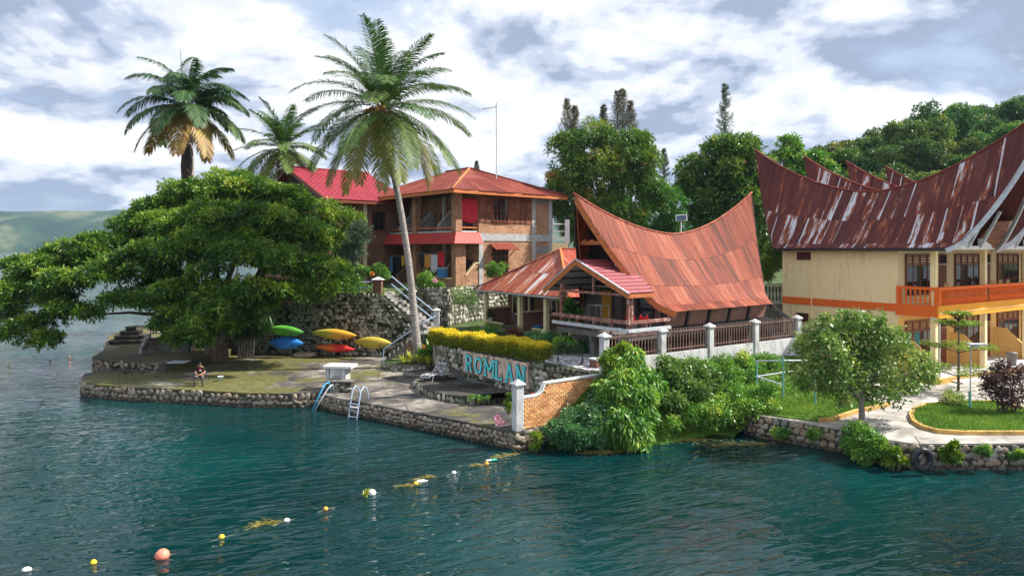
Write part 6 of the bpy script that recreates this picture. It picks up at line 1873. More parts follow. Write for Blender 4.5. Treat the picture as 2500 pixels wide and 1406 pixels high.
for i in range(40):
    x, z = random.uniform(-0.2, 1.6), random.uniform(0.0, 0.72)
    link('stone', random.choice(st_), None, bw, (x, -0.27 + 0.05 * x, z), (0, random.uniform(-0.4, 0.4), 0.03), (random.uniform(0.12, 0.2), 0.07, random.uniform(0.10, 0.15)))
for i in range(10):
    link('stone', random.choice(st_), None, bw, (-0.31, random.uniform(-0.2, 0.25), random.uniform(0, 0.7)), (0, 0, PI / 2), (random.uniform(0.12, 0.18), 0.06, random.uniform(0.10, 0.14)))

# name board
dW = (W0 - W1).normalized()
nW = Vector((dW.y, -dW.x))
b0p = W1 + dW * 2.44 + nW * 0.20
nbd = thing('name_board', 'weathered pale board with raised turquoise capital letters on the stone wall', 'sign', (b0p.x, b0p.y, 0), math.atan2(dW.y, dW.x))
BLN = 5.42
MAT['board'] = pm('stained_board', [(0.34, (0.05, 0.03, 0.02)), (0.42, (0.25, 0.16, 0.12)), (0.50, (0.60, 0.45, 0.36)), (0.7, (0.75, 0.60, 0.50))], 1.3, 8.0, 0.85, stretch=(2.2, 1, 0.6), nrough=0.7)
MB().add([(0, 0, 1.62), (BLN, 0, 1.42), (BLN, 0, 2.70), (0, 0, 2.74), (0, 0.14, 1.62), (BLN, 0.14, 1.42), (BLN, 0.14, 2.70), (0, 0.14, 2.74)],
         [(0, 1, 2, 3), (7, 6, 5, 4), (0, 4, 5, 1), (1, 5, 6, 2), (2, 6, 7, 3), (3, 7, 4, 0)]).build('board', MAT['board'], nbd)
MAT['turquoise'] = pm('turquoise_paint', [(0.3, (0.07, 0.60, 0.64)), (0.7, (0.14, 0.80, 0.84))], 3.0, rough=0.6)
MAT['ink'] = plain('dark_outline_paint', (0.015, 0.02, 0.03), 0.7)


def letter(ch):
    """strokes (x0,z0,x1,z1,width0[,width1]) in a 0.72 x 1 cell, slab serifs included"""
    V = lambda x, w_=0.17: [(x, 0.0, x, 1.0, w_)]
    ser = lambda x, z, w_=0.32: [(x - w_ / 2, z, x + w_ / 2, z, 0.09)]
    if ch == 'R': return V(0.16) + ser(0.16, 0.045) + ser(0.16, 0.955) + [(0.16, 0.93, 0.46, 0.93, 0.13), (0.16, 0.50, 0.46, 0.50, 0.12), (0.44, 0.95, 0.60, 0.80, 0.14), (0.58, 0.84, 0.58, 0.60, 0.15), (0.60, 0.64, 0.44, 0.48, 0.14), (0.36, 0.50, 0.60, 0.04, 0.15)] + ser(0.62, 0.045, 0.22)
    if ch == 'O':
        pts = [(0.36 + 0.27 * math.cos(a), 0.5 + 0.42 * math.sin(a)) for a in np.linspace(0, 2 * PI, 15)]
        return [(p[0], p[1], q[0], q[1], 0.17) for p, q in zip(pts[:-1], pts[1:])]
    if ch == 'M': return V(0.10, 0.15) + V(0.78, 0.15) + ser(0.10, 0.045, 0.28) + ser(0.78, 0.045, 0.28) + ser(0.08, 0.955, 0.24) + ser(0.80, 0.955, 0.24) + [(0.10, 0.96, 0.44, 0.34, 0.16), (0.78, 0.96, 0.44, 0.34, 0.16)]
    if ch == 'L': return V(0.18) + ser(0.18, 0.955) + [(0.05, 0.05, 0.62, 0.05, 0.11), (0.60, 0.0, 0.60, 0.22, 0.10)]
    if ch == 'A': return [(0.36, 0.98, 0.12, 0.03, 0.15), (0.36, 0.98, 0.62, 0.03, 0.17), (0.22, 0.33, 0.52, 0.33, 0.10), (0.26, 0.955, 0.46, 0.955, 0.09)] + ser(0.12, 0.045, 0.26) + ser(0.62, 0.045, 0.26)
    if ch == 'N': return V(0.14, 0.15) + V(0.62, 0.15) + ser(0.14, 0.045, 0.28) + ser(0.12, 0.955, 0.24) + ser(0.64, 0.955, 0.28) + [(0.12, 0.96, 0.63, 0.03, 0.17)]


def put_letter(ch, x0, z0, hh, wd_, slope):
    def mk(grow, y, m_, dep):
        mb = MB()
        for i, (a0, c0, a1, c1, w_) in enumerate(letter(ch)):
            p, q = Vector((a0 * wd_, 0, c0 * hh)), Vector((a1 * wd_, 0, c1 * hh))
            d_ = (q - p).normalized()
            p, q = p - d_ * (grow + (0.02 if ch == 'O' else 0)), q + d_ * (grow + (0.02 if ch == 'O' else 0))
            sd_ = Vector((d_.z, 0, -d_.x)) * (w_ * hh * 0.42 + grow)
            yy = y - i * 0.0025
            vs_ = [p - sd_, q - sd_, q + sd_, p + sd_]
            vs_ = [Vector((v_.x + x0, yy, v_.z + z0 + slope * v_.x)) for v_ in vs_]
            mb.add(vs_ + [v_ + Vector((0, dep, 0)) for v_ in vs_], [(0, 1, 2, 3), (7, 6, 5, 4), (0, 4, 5, 1), (1, 5, 6, 2), (2, 6, 7, 3), (3, 7, 4, 0)])
        return mb.build('letter', m_, nbd)
    o = mk(0.0, -0.055, MAT['turquoise'], 0.02)
    e = mk(0.028, -0.006, MAT['ink'], 0.01)
    e.name = 'letter_outline'
    o['label'] = 'turquoise letter ' + ch
for i, ch in enumerate('ROMLAN'):
    put_letter(ch, 0.24 + i * 0.85, 1.72 - i * 0.045, 0.90 + 0.03 * i, 1.0, -0.03)

# ================================================================== TERRACE FURNITURE
# round platform before the board
ec = Vector((-0.75, 37.2))
arc = []
for px, py in ((1012, 925), (1022, 938), (1040, 948), (1062, 956), (1090, 962), (1125, 967), (1165, 969), (1204, 967), (1240, 962), (1262, 955)):
    arc.append(gp(px, py, 1.12)[:2])
rp = thing('round_platform', 'low rounded stone edged platform with dark concrete top below the name board', 'platform', (arc[0][0], arc[0][1], 0))
o2 = Vector(arc[0])
poly = [(p[0] - o2.x, p[1] - o2.y) for p in arc] + [(2.2 - o2.x, 33.2 - o2.y), (W1.x + 0.2 - o2.x, W1.y - 0.2 - o2.y)]
MAT['black_deck'] = pm('blackened_concrete', [(0.3, (0.022, 0.02, 0.018)), (0.5, (0.055, 0.05, 0.043)), (0.7, (0.13, 0.12, 0.10))], 0.8, 7.0, 0.9, 0.3, 14, kind='World')
MB().prism(poly, 0.6, 1.12).build('platform_top', MAT['black_deck'], rp)
stone_wall('x', 'x', arc, DZ - 0.1, 1.06, 0.26, MAT['wall_stone'], MAT['dark_mortar'], root=rp, visible_from=DZ)

# garden bed round the coconut palm
bed = thing('round_flower_bed', 'low rounded stone flower bed at the foot of the tall coconut palm', 'flower bed', (-6.6, 44.6, DZ))
ring = [(math.cos(a) * 1.9, math.sin(a) * 1.3) for a in np.linspace(0, 2 * PI, 22)[:-1]]
MB().prism(ring, 0, 0.42).build('kerb', MAT['step_concrete'], bed)
MB().prism([(x * 0.9, y * 0.9) for x, y in ring], 0.4, 0.48).build('soil', MAT['soil'], bed)
for i in range(44):
    a = i / 44 * 2 * PI
    link('stone', random.choice(stone_set(MAT['wall_stone'])), None, bed, (math.cos(a) * 1.9, math.sin(a) * 1.3, random.uniform(0.1, 0.32)), (0, 0, a + PI / 2), (0.14, 0.08, 0.11))

# stairs
st = thing('garden_stair', 'concrete stair with pale pipe rails climbing beside the tall stone wall', 'stair', (0, 0, 0))
def flight(a, b_, n, wid, m_):
    a, b_ = Vector(a), Vector(b_)
    d_ = (b_ - a) / n
    hd_ = Vector((d_.x, d_.y, 0)).normalized()
    sd_ = Vector((-hd_.y, hd_.x, 0)) * wid
    for i in range(n):
        p = a + d_ * i
        q = p + Vector((d_.x, d_.y, 0))
        z = p.z + d_.z
        MB().prism([p.xy, q.xy, (q + sd_).xy, (p + sd_).xy], min(a.z, b_.z) - 0.4 - 0.002 * i, z).build('step', m_, st)
flight((-5.4, 50.0, GZ), (-9.3, 52.4, UZ), 12, 1.3, MAT['concrete'])
flight((-8.7, 46.6, DZ), (-6.1, 47.0, GZ), 9, 1.6, MAT['step_concrete'])
MB().prism([(-6.1, 47.0), (-5.2, 47.1), (-5.1, 50.3), (-6.4, 50.0)], GZ - 0.5, GZ + 0.012).build('landing', MAT['concrete'], st)
pa, pb_, pc = Vector((-5.5, 49.75, GZ)), Vector((-7.4, 50.95, 4.0)), Vector((-9.2, 52.1, UZ))
for p, hh in ((pa, 1.35), (pb_, 1.35)):
    o = MB().box(-0.19, 0.19, -0.19, 0.19, -0.2, hh).build('rail_post', MAT['pale_concrete'], st)
    o.location = p
    o = pyramid_cap(0.27, 0.2, hh).build('post_cap', MAT['pale_concrete'], st)
    o.location = p
for dz in (0.55, 1.15):
    MB().tube([pa + Vector((0, 0, dz)), pb_ + Vector((0, 0, dz)), pc + Vector((0, 0, dz))], 0.05, 6).build('pipe_rail', MAT['pipe_blue'], st)
MB().tube([(-8.75, 46.55, DZ), (-8.75, 46.55, DZ + 0.95), (-6.1, 46.9, GZ + 0.8), (-5.3, 47.4, GZ + 1.2)], 0.045, 6).build('pipe_rail', MAT['pipe_blue'], st)
# pipe rail on top of the wall
rl = thing('terrace_railing', 'two pale pipes between brick pillars along the top of the kayak wall', 'railing', (-9.9, 50.3, UZ - 0.05))
for x in (0.0, -3.9):
    o = MB().box(-0.3, 0.3, -0.3, 0.3, 0, 1.0).build('pillar', MAT['brick_dark'], rl)
    o.location = (x, 0.1, 0)
    o = pyramid_cap(0.42, 0.24, 1.0).build('pillar_cap', MAT['pale_concrete'], rl)
    o.location = (x, 0.1, 0)
for z in (0.42, 0.85):
    MB().tube([(-0.3, 0.1, z), (-3.6, 0.1, z)], 0.045, 6).build('pipe_rail', MAT['pipe_blue'], rl)

# kayaks on the wall
def kayak(label, px, py, Lpx, Hpx, tilt, c1, c2, Yd=None):
    Yd = Yd or 49.1
    p = Vector(at(px, py, Yd))
    t = thing('kayak', label, 'kayak', p, R(-7), 'kayaks hung on the stone wall')
    t.rotation_euler = (0, R(tilt), R(-7))
    L_, H_ = Lpx * Yd / F, Hpx * Yd / F
    m_ = bpy.data.materials.new('kayak_shell')
    m_.use_nodes = True
    nt_ = m_.node_tree
    b_ = nt_.nodes['Principled BSDF']
    v_ = coords(nt_, 'Object')
    x_ = mth(nt_, 'ADD', mth(nt_, 'DIVIDE', N(nt_, 'SeparateXYZ', {0: v_}).outputs[0], L_), 0.5)
    nz_ = N(nt_, 'TexNoise', {'Vector': N(nt_, 'Mapping', {'Vector': v_, 'Scale': (0.8, 2, 4)}).outputs[0], 'Scale': 2.0, 'Detail': 6.0})
    f_ = ramp(nt_, mth(nt_, 'ADD', x_, mth(nt_, 'MULTIPLY', mth(nt_, 'SUBTRACT', nz_.outputs[0], 0.5), 0.7)), [(0.35, 0.0), (0.6, 1.0)])
    c_ = mixc(nt_, f_, c1, c2)
    sc_n = N(nt_, 'TexNoise', {'Vector': N(nt_, 'Mapping', {'Vector': v_, 'Scale': (1, 6, 9)}).outputs[0], 'Scale': 3.0, 'Detail': 5.0})
    c_ = mixc(nt_, 0.55, c_, ramp(nt_, sc_n.outputs[0], [(0.35, 0.7), (0.7, 1.25)]), 'MULTIPLY')
    nt_.links.new(c_, b_.inputs['Base Color'])
    b_.inputs['Roughness'].default_value = 0.62
    n, k = 22, 14
    V = []
    for i in range(n + 1):
        s = -1 + 2 * i / n
        w_ = max(0.0, 1 - abs(s) ** 2.1)
        for j in range(k):
            a = 2 * PI * j / k
            y = -math.cos(a) * 0.26 * w_ ** 0.8 - 0.05 * w_
            z = math.sin(a) * H_ / 2 * w_ ** 0.9 + 0.02
            if math.cos(a) > 0.6: y -= 0.05 * w_            # keel
            V.append((s * L_ / 2, y, z))
    Q = [(i * k + j, i * k + (j + 1) % k, (i + 1) * k + (j + 1) % k, (i + 1) * k + j) for i in range(n) for j in range(k)]
    npmesh('hull', np.array(V), np.array(Q), m_, t, True)
    for x in (-L_ * 0.27, L_ * 0.22):
        MB().tube([(x, 0.28, -H_ * 0.42), (x, -0.2, -H_ * 0.52), (x + 0.02, -0.36, -H_ * 0.30), (x + 0.03, -0.37, -H_ * 0.02)], 0.028, 5).build('bracket', MAT['iron'], t)
    return t
kayak('green kayak hanging above the blue one on the dark wall', 696, 808, 96, 26, 4, (0.16, 0.50, 0.06), (0.08, 0.36, 0.03))
kayak('blue kayak hanging below the green one', 698, 838, 90, 31, 0, (0.02, 0.17, 0.62), (0.02, 0.22, 0.72))
kayak('yellow and orange kayak hanging above the red one', 816, 816, 116, 25, 3, (0.45, 0.42, 0.05), (0.75, 0.36, 0.02))
kayak('red kayak with orange nose hanging lowest on the wall', 818, 850, 102, 20, 3, (0.72, 0.16, 0.03), (0.70, 0.02, 0.02))
kayak('dull yellow kayak at the right end of the rack', 910, 837, 96, 29, 1, (0.50, 0.36, 0.03), (0.56, 0.42, 0.05), 48.3)

# block with slab, low stone step
pd = Vector(gp(798, 952, DZ))
bk = thing('concrete_pedestal', 'pale concrete pedestal with overhanging slab top beside the blue ladders', 'pedestal', pd, R(-6))
MAT['streaky'] = pm('streaked_pale_concrete', [(0.35, (0.16, 0.165, 0.17)), (0.5, (0.50, 0.50, 0.49)), (0.65, (0.70, 0.70, 0.68))], 2.0, 7.0, 0.9, stretch=(5, 5, 0.4))
MB().box(-0.1, 1.05, 0.05, 0.85, 0, 1.20).build('block', MAT['streaky'], bk, bevel=0.01)
MB().box(-0.2, 1.42, -0.08, 1.0, 1.20, 1.33).build('slab', MAT['white'], bk, bevel=0.01)
MB().box(0.12, 1.55, -0.55, 0.04, -0.3, 0.55).build('stone_step', MAT['mortar'], bk)
MB().box(0.05, 1.62, -0.62, 0.04, 0.55, 0.62).build('step_slab', MAT['step_concrete'], bk)
for i in range(16):
    link('stone', random.choice(stone_set(MAT['wall_stone'])), None, bk, (random.uniform(0.2, 1.5), -0.55, random.uniform(0.0, 0.5)), (0, 0, 0), (random.uniform(0.1, 0.16), 0.06, random.uniform(0.07, 0.11)))
MB().tube([(0.45, -0.3, 0.62), (0.45, -0.3, 0.78), (0.75, -0.3, 0.78), (0.75, -0.3, 0.62)], 0.02, 5).build('iron_loop', MAT['iron'], bk)

# ladders
lp = Vector(gp(868, 985, DZ))
ld = thing('swim_ladder', 'pale blue looped swimming ladder hooked over the quay', 'ladder', lp, R(-22))
for x in (-0.25, 0.25):
    MB().tube([(x, 0.75, 0), (x, 0.75, 0.35), (x, 0.60, 0.68), (x, 0.36, 0.80), (x, 0.12, 0.66), (x, 0.0, 0.3), (x, -0.18, -0.4), (x, -0.30, -0.95)], 0.03, 7).build('side_rail', MAT['pipe_blue'], ld, True)
for z, y in ((0.0, -0.08), (-0.32, -0.16), (-0.62, -0.22), (-0.80, -0.27)):
    MB().tube([(-0.25, y, z), (0.25, y, z)], 0.022, 6).build('rung', MAT['pipe_blue'], ld)
MB().box(-0.22, 0.22, -0.2, -0.06, -0.18, -0.14).build('tread', MAT['white'], ld)
hp = Vector(gp(796, 962, DZ))
hr = thing('slanted_handrail', 'bright blue bent handrail pipe slanting into the lake', 'handrail', hp)
MAT['blue'] = plain('bright_blue_paint', (0.06, 0.34, 0.62), 0.4)
MB().tube([(0.1, 0.35, 0.1), (0.1, 0.2, 0.6), (-0.05, 0.0, 0.55), (-0.30, -0.25, 0.0), (-0.62, -0.5, -0.85)], 0.045, 7).build('rail', MAT['blue'], hr, True)
MB().tube([(0.32, 0.3, 0.1), (0.32, 0.12, 0.5), (0.12, -0.05, 0.32), (-0.10, -0.28, -0.10), (-0.50, -0.55, -0.85)], 0.04, 7).build('rail', MAT['pipe_steel'], hr, True)

# wire chairs and table
def wire_chair(label, loc, rz, s=1.0):
    t = thing('wire_chair', label, 'chair', loc, rz, 'dark wire chairs on the terrace')
    sm = MB()
    for i in range(7):
        x = -0.21 + i * 0.07
        sm.tube([(x, -0.22, 0.45), (x, 0.2, 0.44)], 0.008, 4)
    sm.build('seat', MAT['iron'], t)
    bm_ = MB()
    for i in range(7):
        x = -0.21 + i * 0.07
        bm_.tube([(x, 0.2, 0.46), (x, 0.30, 0.88 - 0.4 * x * x)], 0.009, 4)
    bm_.tube([(-0.22, 0.28, 0.84), (-0.1, 0.31, 0.91), (0.1, 0.31, 0.91), (0.22, 0.28, 0.84)], 0.014, 5)
    bm_.build('backrest', MAT['iron'], t)
    MB().tube([(-0.22, -0.22, 0.45), (0.22, -0.22, 0.45), (0.22, 0.2, 0.45), (-0.22, 0.2, 0.45), (-0.22, -0.22, 0.45)], 0.014, 5).build('seat_frame', MAT['iron'], t)
    for x in (-0.22, 0.22):
        MB().tube([(x, -0.22, 0.45), (x * 1.15, -0.26, 0)], 0.013, 5).build('leg', MAT['iron'], t)
        MB().tube([(x, 0.2, 0.45), (x * 1.15, 0.30, 0)], 0.013, 5).build('leg', MAT['iron'], t)
        MB().tube([(x, 0.28, 0.70), (x * 1.1, -0.15, 0.68), (x, -0.22, 0.45)], 0.013, 5).build('armrest', MAT['iron'], t)
    return t
wire_chair('empty wire chair at the left corner of the mossy terrace', gp(306, 928, DZ), R(-20))
wire_chair('wire chair tucked at the far side of the small table', gp(470, 905, DZ), R(10))
wire_chair('wire chair standing behind the seated person', gp(482, 900, DZ), R(170))
ch = wire_chair('wire chair on which the person sits', (gp(494, 938, DZ)[0], gp(494, 938, DZ)[1] + 0.10, DZ), R(8))
tb_ = thing('garden_table', 'small pale topped iron table left of the seated person', 'table', gp(436, 911, DZ))
MB().box(-0.55, 0.55, -0.45, 0.45, 0.70, 0.73).build('table_top', MAT['rail_grey'], tb_)
for x, y in ((-0.48, -0.38), (0.48, -0.38), (-0.48, 0.38), (0.48, 0.38)):
    MB().tube([(x, y, 0.7), (x * 1.05, y * 1.05, 0)], 0.014, 5).build('leg', MAT['iron'], tb_)
bkt = thing('bucket', 'pale plastic bucket standing on the moss beside the seated person', 'bucket', gp(538, 930, DZ))
MAT['plastic'] = plain('pale_blue_plastic', (0.55, 0.68, 0.68), 0.45)
MB().lathe([(0.12, 0.0), (0.165, 0.26), (0.185, 0.265), (0.185, 0.285), (0.16, 0.28), (0.115, 0.03), (0.01, 0.03)], 16).build('tub', MAT['plastic'], bkt, True)
MB().tube([(0.18, 0, 0.27), (0.14, -0.1, 0.30), (0, -0.17, 0.30), (-0.14, -0.1, 0.30), (-0.18, 0, 0.27)], 0.008, 5).build('handle', MAT['pipe_steel'], bkt)
br = thing('broom', 'long handled broom leaning on the shaded stone wall', 'broom', gp(538, 862, DZ))
MB().tube([(0, 0, 0.25), (0.45, 0.35, 1.75)], 0.018, 6).build('handle', MAT['pipe_steel'], br)
MB().box(-0.16, 0.16, -0.04, 0.05, 0.0, 0.27).build('brush', MAT['plastic'], br)

# ---- seated person
def person(loc, rz):
    J = {'pel': ((0, 0.04, 0.52), .135), 'sp': ((0, 0.06, 0.70), .13), 'ch': ((0, -0.01, 0.90), .145), 'nk': ((0, -0.09, 1.05), .058), 'hd0': ((0, -0.15, 1.11), .085), 'hd1': ((0, -0.19, 1.19), .10), 'hd2': ((0, -0.19, 1.27), .07),
         'sl': ((-.17, -0.03, 0.98), .075), 'el': ((-.26, -0.17, 0.76), .05), 'wl': ((-.09, -0.40, 0.68), .034), 'hl': ((-.05, -0.47, 0.67), .036),
         'sr': ((.17, -0.03, 0.98), .075), 'er': ((.27, -0.17, 0.76), .05), 'wr': ((.08, -0.39, 0.66), .034), 'hr': ((.03, -0.45, 0.65), .036),
         'pl': ((-.10, 0.0, 0.51), .11), 'kl': ((-.21, -0.42, 0.52), .078), 'al': ((-.22, -0.38, 0.09), .05), 'tl': ((-.23, -0.55, 0.045), .042),
         'pr': ((.10, 0.0, 0.51), .11), 'kr': ((.20, -0.42, 0.52), .078), 'ar': ((.22, -0.36, 0.09), .05), 'tr': ((.24, -0.53, 0.045), .042),
         'nose': ((0, -0.285, 1.165), .016), 'earl': ((-.105, -0.16, 1.18), .02), 'earr': ((.105, -0.16, 1.18), .02)}
    E = [('pel', 'sp'), ('sp', 'ch'), ('ch', 'nk'), ('nk', 'hd0'), ('hd0', 'hd1'), ('hd1', 'hd2'), ('ch', 'sl'), ('sl', 'el'), ('el', 'wl'), ('wl', 'hl'), ('ch', 'sr'), ('sr', 'er'), ('er', 'wr'), ('wr', 'hr'),
         ('pel', 'pl'), ('pl', 'kl'), ('kl', 'al'), ('al', 'tl'), ('pel', 'pr'), ('pr', 'kr'), ('kr', 'ar'), ('ar', 'tr'), ('hd1', 'nose'), ('hd1', 'earl'), ('hd1', 'earr')]
    for sd_, hnd in ((-1, 'hl'), (1, 'hr')):
        hx, hy, hz_ = J[hnd][0]
        for k in range(4):
            a = f'{hnd}f{k}'
            off = -0.024 + k * 0.016
            J[a + '1'] = ((hx - sd_ * 0.035, hy - 0.028 - 0.004 * k, hz_ + off), .0095)
            J[a + '2'] = ((hx - sd_ * 0.062, hy - 0.012, hz_ + off * 0.8), .0085)
            E += [(hnd, a + '1'), (a + '1', a + '2')]
        J[hnd + 't1'] = ((hx - sd_ * 0.012, hy + 0.02, hz_ + 0.045), .011)
        J[hnd + 't2'] = ((hx - sd_ * 0.038, hy - 0.005, hz_ + 0.055), .009)
        E += [(hnd, hnd + 't1'), (hnd + 't1', hnd + 't2')]
    names = list(J)
    me = bpy.data.meshes.new('body_cage')
    me.from_pydata([J[n][0] for n in names], [(names.index(a), names.index(b_)) for a, b_ in E], [])
    ob = bpy.data.objects.new('body_cage', me)
    COL.objects.link(ob)
    md = ob.modifiers.new('skin', 'SKIN')
    for i, n in enumerate(names):
        me.skin_vertices[0].data[i].radius = (J[n][1], J[n][1])
    me.skin_vertices[0].data[names.index('pel')].use_root = True
    ob.modifiers.new('sub', 'SUBSURF').levels = 2
    dg = bpy.context.evaluated_depsgraph_get()
    nm = bpy.data.meshes.new_from_object(ob.evaluated_get(dg))
    bpy.data.objects.remove(ob)
    mats = [plain('skin', (0.42, 0.22, 0.14), 0.55), plain('black_shirt', (0.012, 0.012, 0.014), 0.85), plain('grey_trousers', (0.075, 0.075, 0.09), 0.85), plain('dark_shoes', (0.015, 0.014, 0.014), 0.7),
            plain('red_print', (0.62, 0.03, 0.06), 0.7), plain('white_print', (0.65, 0.68, 0.70), 0.7)]
    nm.materials.clear()
    for m_ in mats: nm.materials.append(m_)
    for p in nm.polygons:
        c = p.center
        k = 0
        if c.z < 0.11: k = 3
        elif c.z < 0.60 and (abs(c.x) > 0.085 or c.y > -0.25) and c.y > -0.62 and not (c.z > 0.6): k = 2
        if c.z >= 0.58 and c.y > -0.40: k = 1
        if k == 1:
            if c.z > 1.045: k = 0
            if abs(c.x) > 0.12 and c.z < 0.84 and c.y < -0.10: k = 0
            if c.y < -0.27 and c.z < 0.8: k = 0
        if c.y < -0.36 and 0.60 < c.z < 0.76 and abs(c.x) < 0.16: k = 0
        if k == 1 and abs(c.x) < 0.085 and c.y < -0.09:
            if 0.90 < c.z < 0.97: k = 4
            elif 0.80 < c.z <= 0.90: k = 5 if c.x > -0.02 else 4
        p.material_index = k
        p.use_smooth = True
    t = thing('person', 'seated person in black printed shirt and grey trousers bent over a phone', 'person', loc, rz)
    b_ = link('body', nm, None, t)
    hm = MB()
    hm.lathe([(0.112, 0.0), (0.122, 0.03), (0.112, 0.085), (0.07, 0.125), (0.01, 0.14)], 14, (0, -0.175, 1.195))
    MAT['hair'] = plain('black_hair', (0.012, 0.010, 0.010), 0.6)
    hm.build('hair', MAT['hair'], t, True)
    ph = MB().box(-0.04, 0.035, -0.50, -0.49, 0.64, 0.74).build('phone', MAT['rubber'], t)
    for x in (-0.035, 0.035):
        MB().lathe([(0.004, -0.008), (0.011, 0), (0.004, 0.008)], 8, (x, -0.275, 1.185)).build('eye', MAT['hair'], t)
    MB().box(-0.025, 0.025, -0.268, -0.258, 1.118, 1.126).build('mouth', MAT['redf'], t)
    return t
pp = gp(490, 940, DZ)
person((pp[0], pp[1] + 0.0, DZ), R(8))

# loungers on the round platform
MAT['mesh_cloth'] = pm('printed_sling', [(0.42, (0.02, 0.02, 0.022)), (0.5, (0.10, 0.09, 0.10)), (0.56, (0.42, 0.38, 0.42)), (0.66, (0.72, 0.70, 0.74))], 9.0, 4.0, 0.7)
MAT['mesh_dark'] = pm('dark_sling', [(0.4, (0.018, 0.018, 0.02)), (0.6, (0.07, 0.07, 0.075)), (0.75, (0.22, 0.22, 0.23))], 10.0, 4.0, 0.7)
def lounger(label, loc, rz, m_, fm):
    t = thing('sun_lounger', label, 'sun lounger', loc, rz, 'loungers by the name board')
    MB().box(-0.28, 0.28, -0.95, 0.20, 0.33, 0.345).build('seat_sling', m_, t)
    MB().slab([(-0.28, 0.20, 0.345), (0.28, 0.20, 0.345), (0.28, 0.75, 0.80), (-0.28, 0.75, 0.80)], (0, -0.6, 0.8), 0.015).build('back_sling', m_, t)
    for x in (-0.30, 0.30):
        MB().tube([(x, -1.0, 0.25), (x, -0.95, 0.34), (x, 0.20, 0.34), (x, 0.77, 0.82)], 0.02, 6).build('side_rail', fm, t)
        MB().tube([(x, -0.55, 0.34), (x * 1.05, -0.75, 0)], 0.016, 5).build('leg', fm, t)
        MB().tube([(x, 0.05, 0.34), (x * 1.05, 0.30, 0)], 0.016, 5).build('leg', fm, t)
    MB().tube([(-0.30, 0.77, 0.82), (0.30, 0.77, 0.82)], 0.02, 6).tube([(-0.30, -1.0, 0.25), (0.30, -1.0, 0.25)], 0.02, 6).build('cross_bar', fm, t)
    return t
lounger('printed sling lounger with steel frame at the left of the platform', gp(1062, 925, 1.12), R(-28), MAT['mesh_cloth'], MAT['pipe_steel'])
lounger('printed sling lounger second from left by the name board', gp(1105, 925, 1.12), R(-48), MAT['mesh_cloth'], MAT['iron'])
lounger('dark lounger standing right below the first letters', gp(1175, 915, 1.12), R(60), MAT['mesh_dark'], MAT['iron'])
lounger('black lounger nearest the camera on the round platform', gp(1140, 945, 1.12), R(62), MAT['mesh_dark'], MAT['iron'])

# pebble patio and bench
MAT['pebble'] = None
m, nt, b = newmat('pebble_mosaic')
v = coords(nt, 'World')
vo = N(nt, 'TexVoronoi', {'Vector': v, 'Scale': 6.0})
c = ramp(nt, N(nt, 'SeparateColor', {0: vo.outputs['Color']}).outputs[0], [(0.0, (0.34, 0.33, 0.36)), (0.4, (0.62, 0.60, 0.62)), (0.75, (0.75, 0.73, 0.72)), (0.80, (0.10, 0.09, 0.11)), (1.0, (0.16, 0.15, 0.18))], 'CONSTANT')
nt.links.new(c, b.inputs['Base Color'])
b.inputs['Roughness'].default_value = 0.7
pat = MB().prism([gp(1306, 878, GZ)[:2], gp(1440, 906, GZ)[:2], gp(1474, 905, GZ)[:2], gp(1500, 872, GZ)[:2], gp(1396, 862, GZ)[:2]], GZ - 0.1, GZ + 0.05).build('patio', m)
struct(pat, 'pale pebble mosaic patio under the iron bench')
bn = thing('iron_bench', 'ornate black iron bench on the pebble patio', 'bench', gp(1392, 886, GZ + 0.05), R(33) - PI / 2 + R(90))
bn.rotation_euler = (0, 0, R(-12))
bs2 = MB()
for i in range(5):
    bs2.tube([(-0.62, -0.22 + i * 0.1, 0.44), (0.62, -0.22 + i * 0.1, 0.44)], 0.018, 5)
bs2.build('seat', MAT['iron'], bn)
b2 = MB()
b2.tube([(-0.62, 0.25, 0.5), (-0.6, 0.32, 0.82), (-0.3, 0.34, 0.92), (0, 0.34, 0.95), (0.3, 0.34, 0.92), (0.6, 0.32, 0.82), (0.62, 0.25, 0.5)], 0.025, 6)
for i in range(9):
    x = -0.5 + i * 0.125
    ring = [(x + 0.085 * math.cos(a), 0.31, 0.70 + 0.13 * math.sin(a)) for a in np.linspace(0, 2 * PI, 10)]
    b2.tube(ring, 0.013, 4)
b2.build('backrest', MAT['iron'], bn)
for x in (-0.62, 0.62):
    MB().tube([(x, -0.32, 0.0), (x, -0.20, 0.22), (x, 0.0, 0.30), (x, 0.22, 0.2), (x, 0.32, 0.0)], 0.026, 6).tube([(x, -0.22, 0.44), (x, 0.0, 0.30), (x, 0.24, 0.46)], 0.024, 6).build('leg', MAT['iron'], bn)
    MB().tube([(x, 0.28, 0.68), (x, 0.0, 0.70), (x, -0.24, 0.64), (x, -0.22, 0.44)], 0.022, 6).build('armrest', MAT['iron'], bn)
pl_ = thing('brick_planter', 'small brick planter at the foot of the fence pillar', 'planter', gp(1448, 898, GZ), R(33))
MB().box(-0.1, 0.75, -0.4, 0.15, 0, 0.42).build('brick_box', MAT['brick_dark'], pl_)
MB().box(-0.14, 0.79, -0.44, 0.19, 0.42, 0.48).build('coping', MAT['pale_concrete'], pl_)

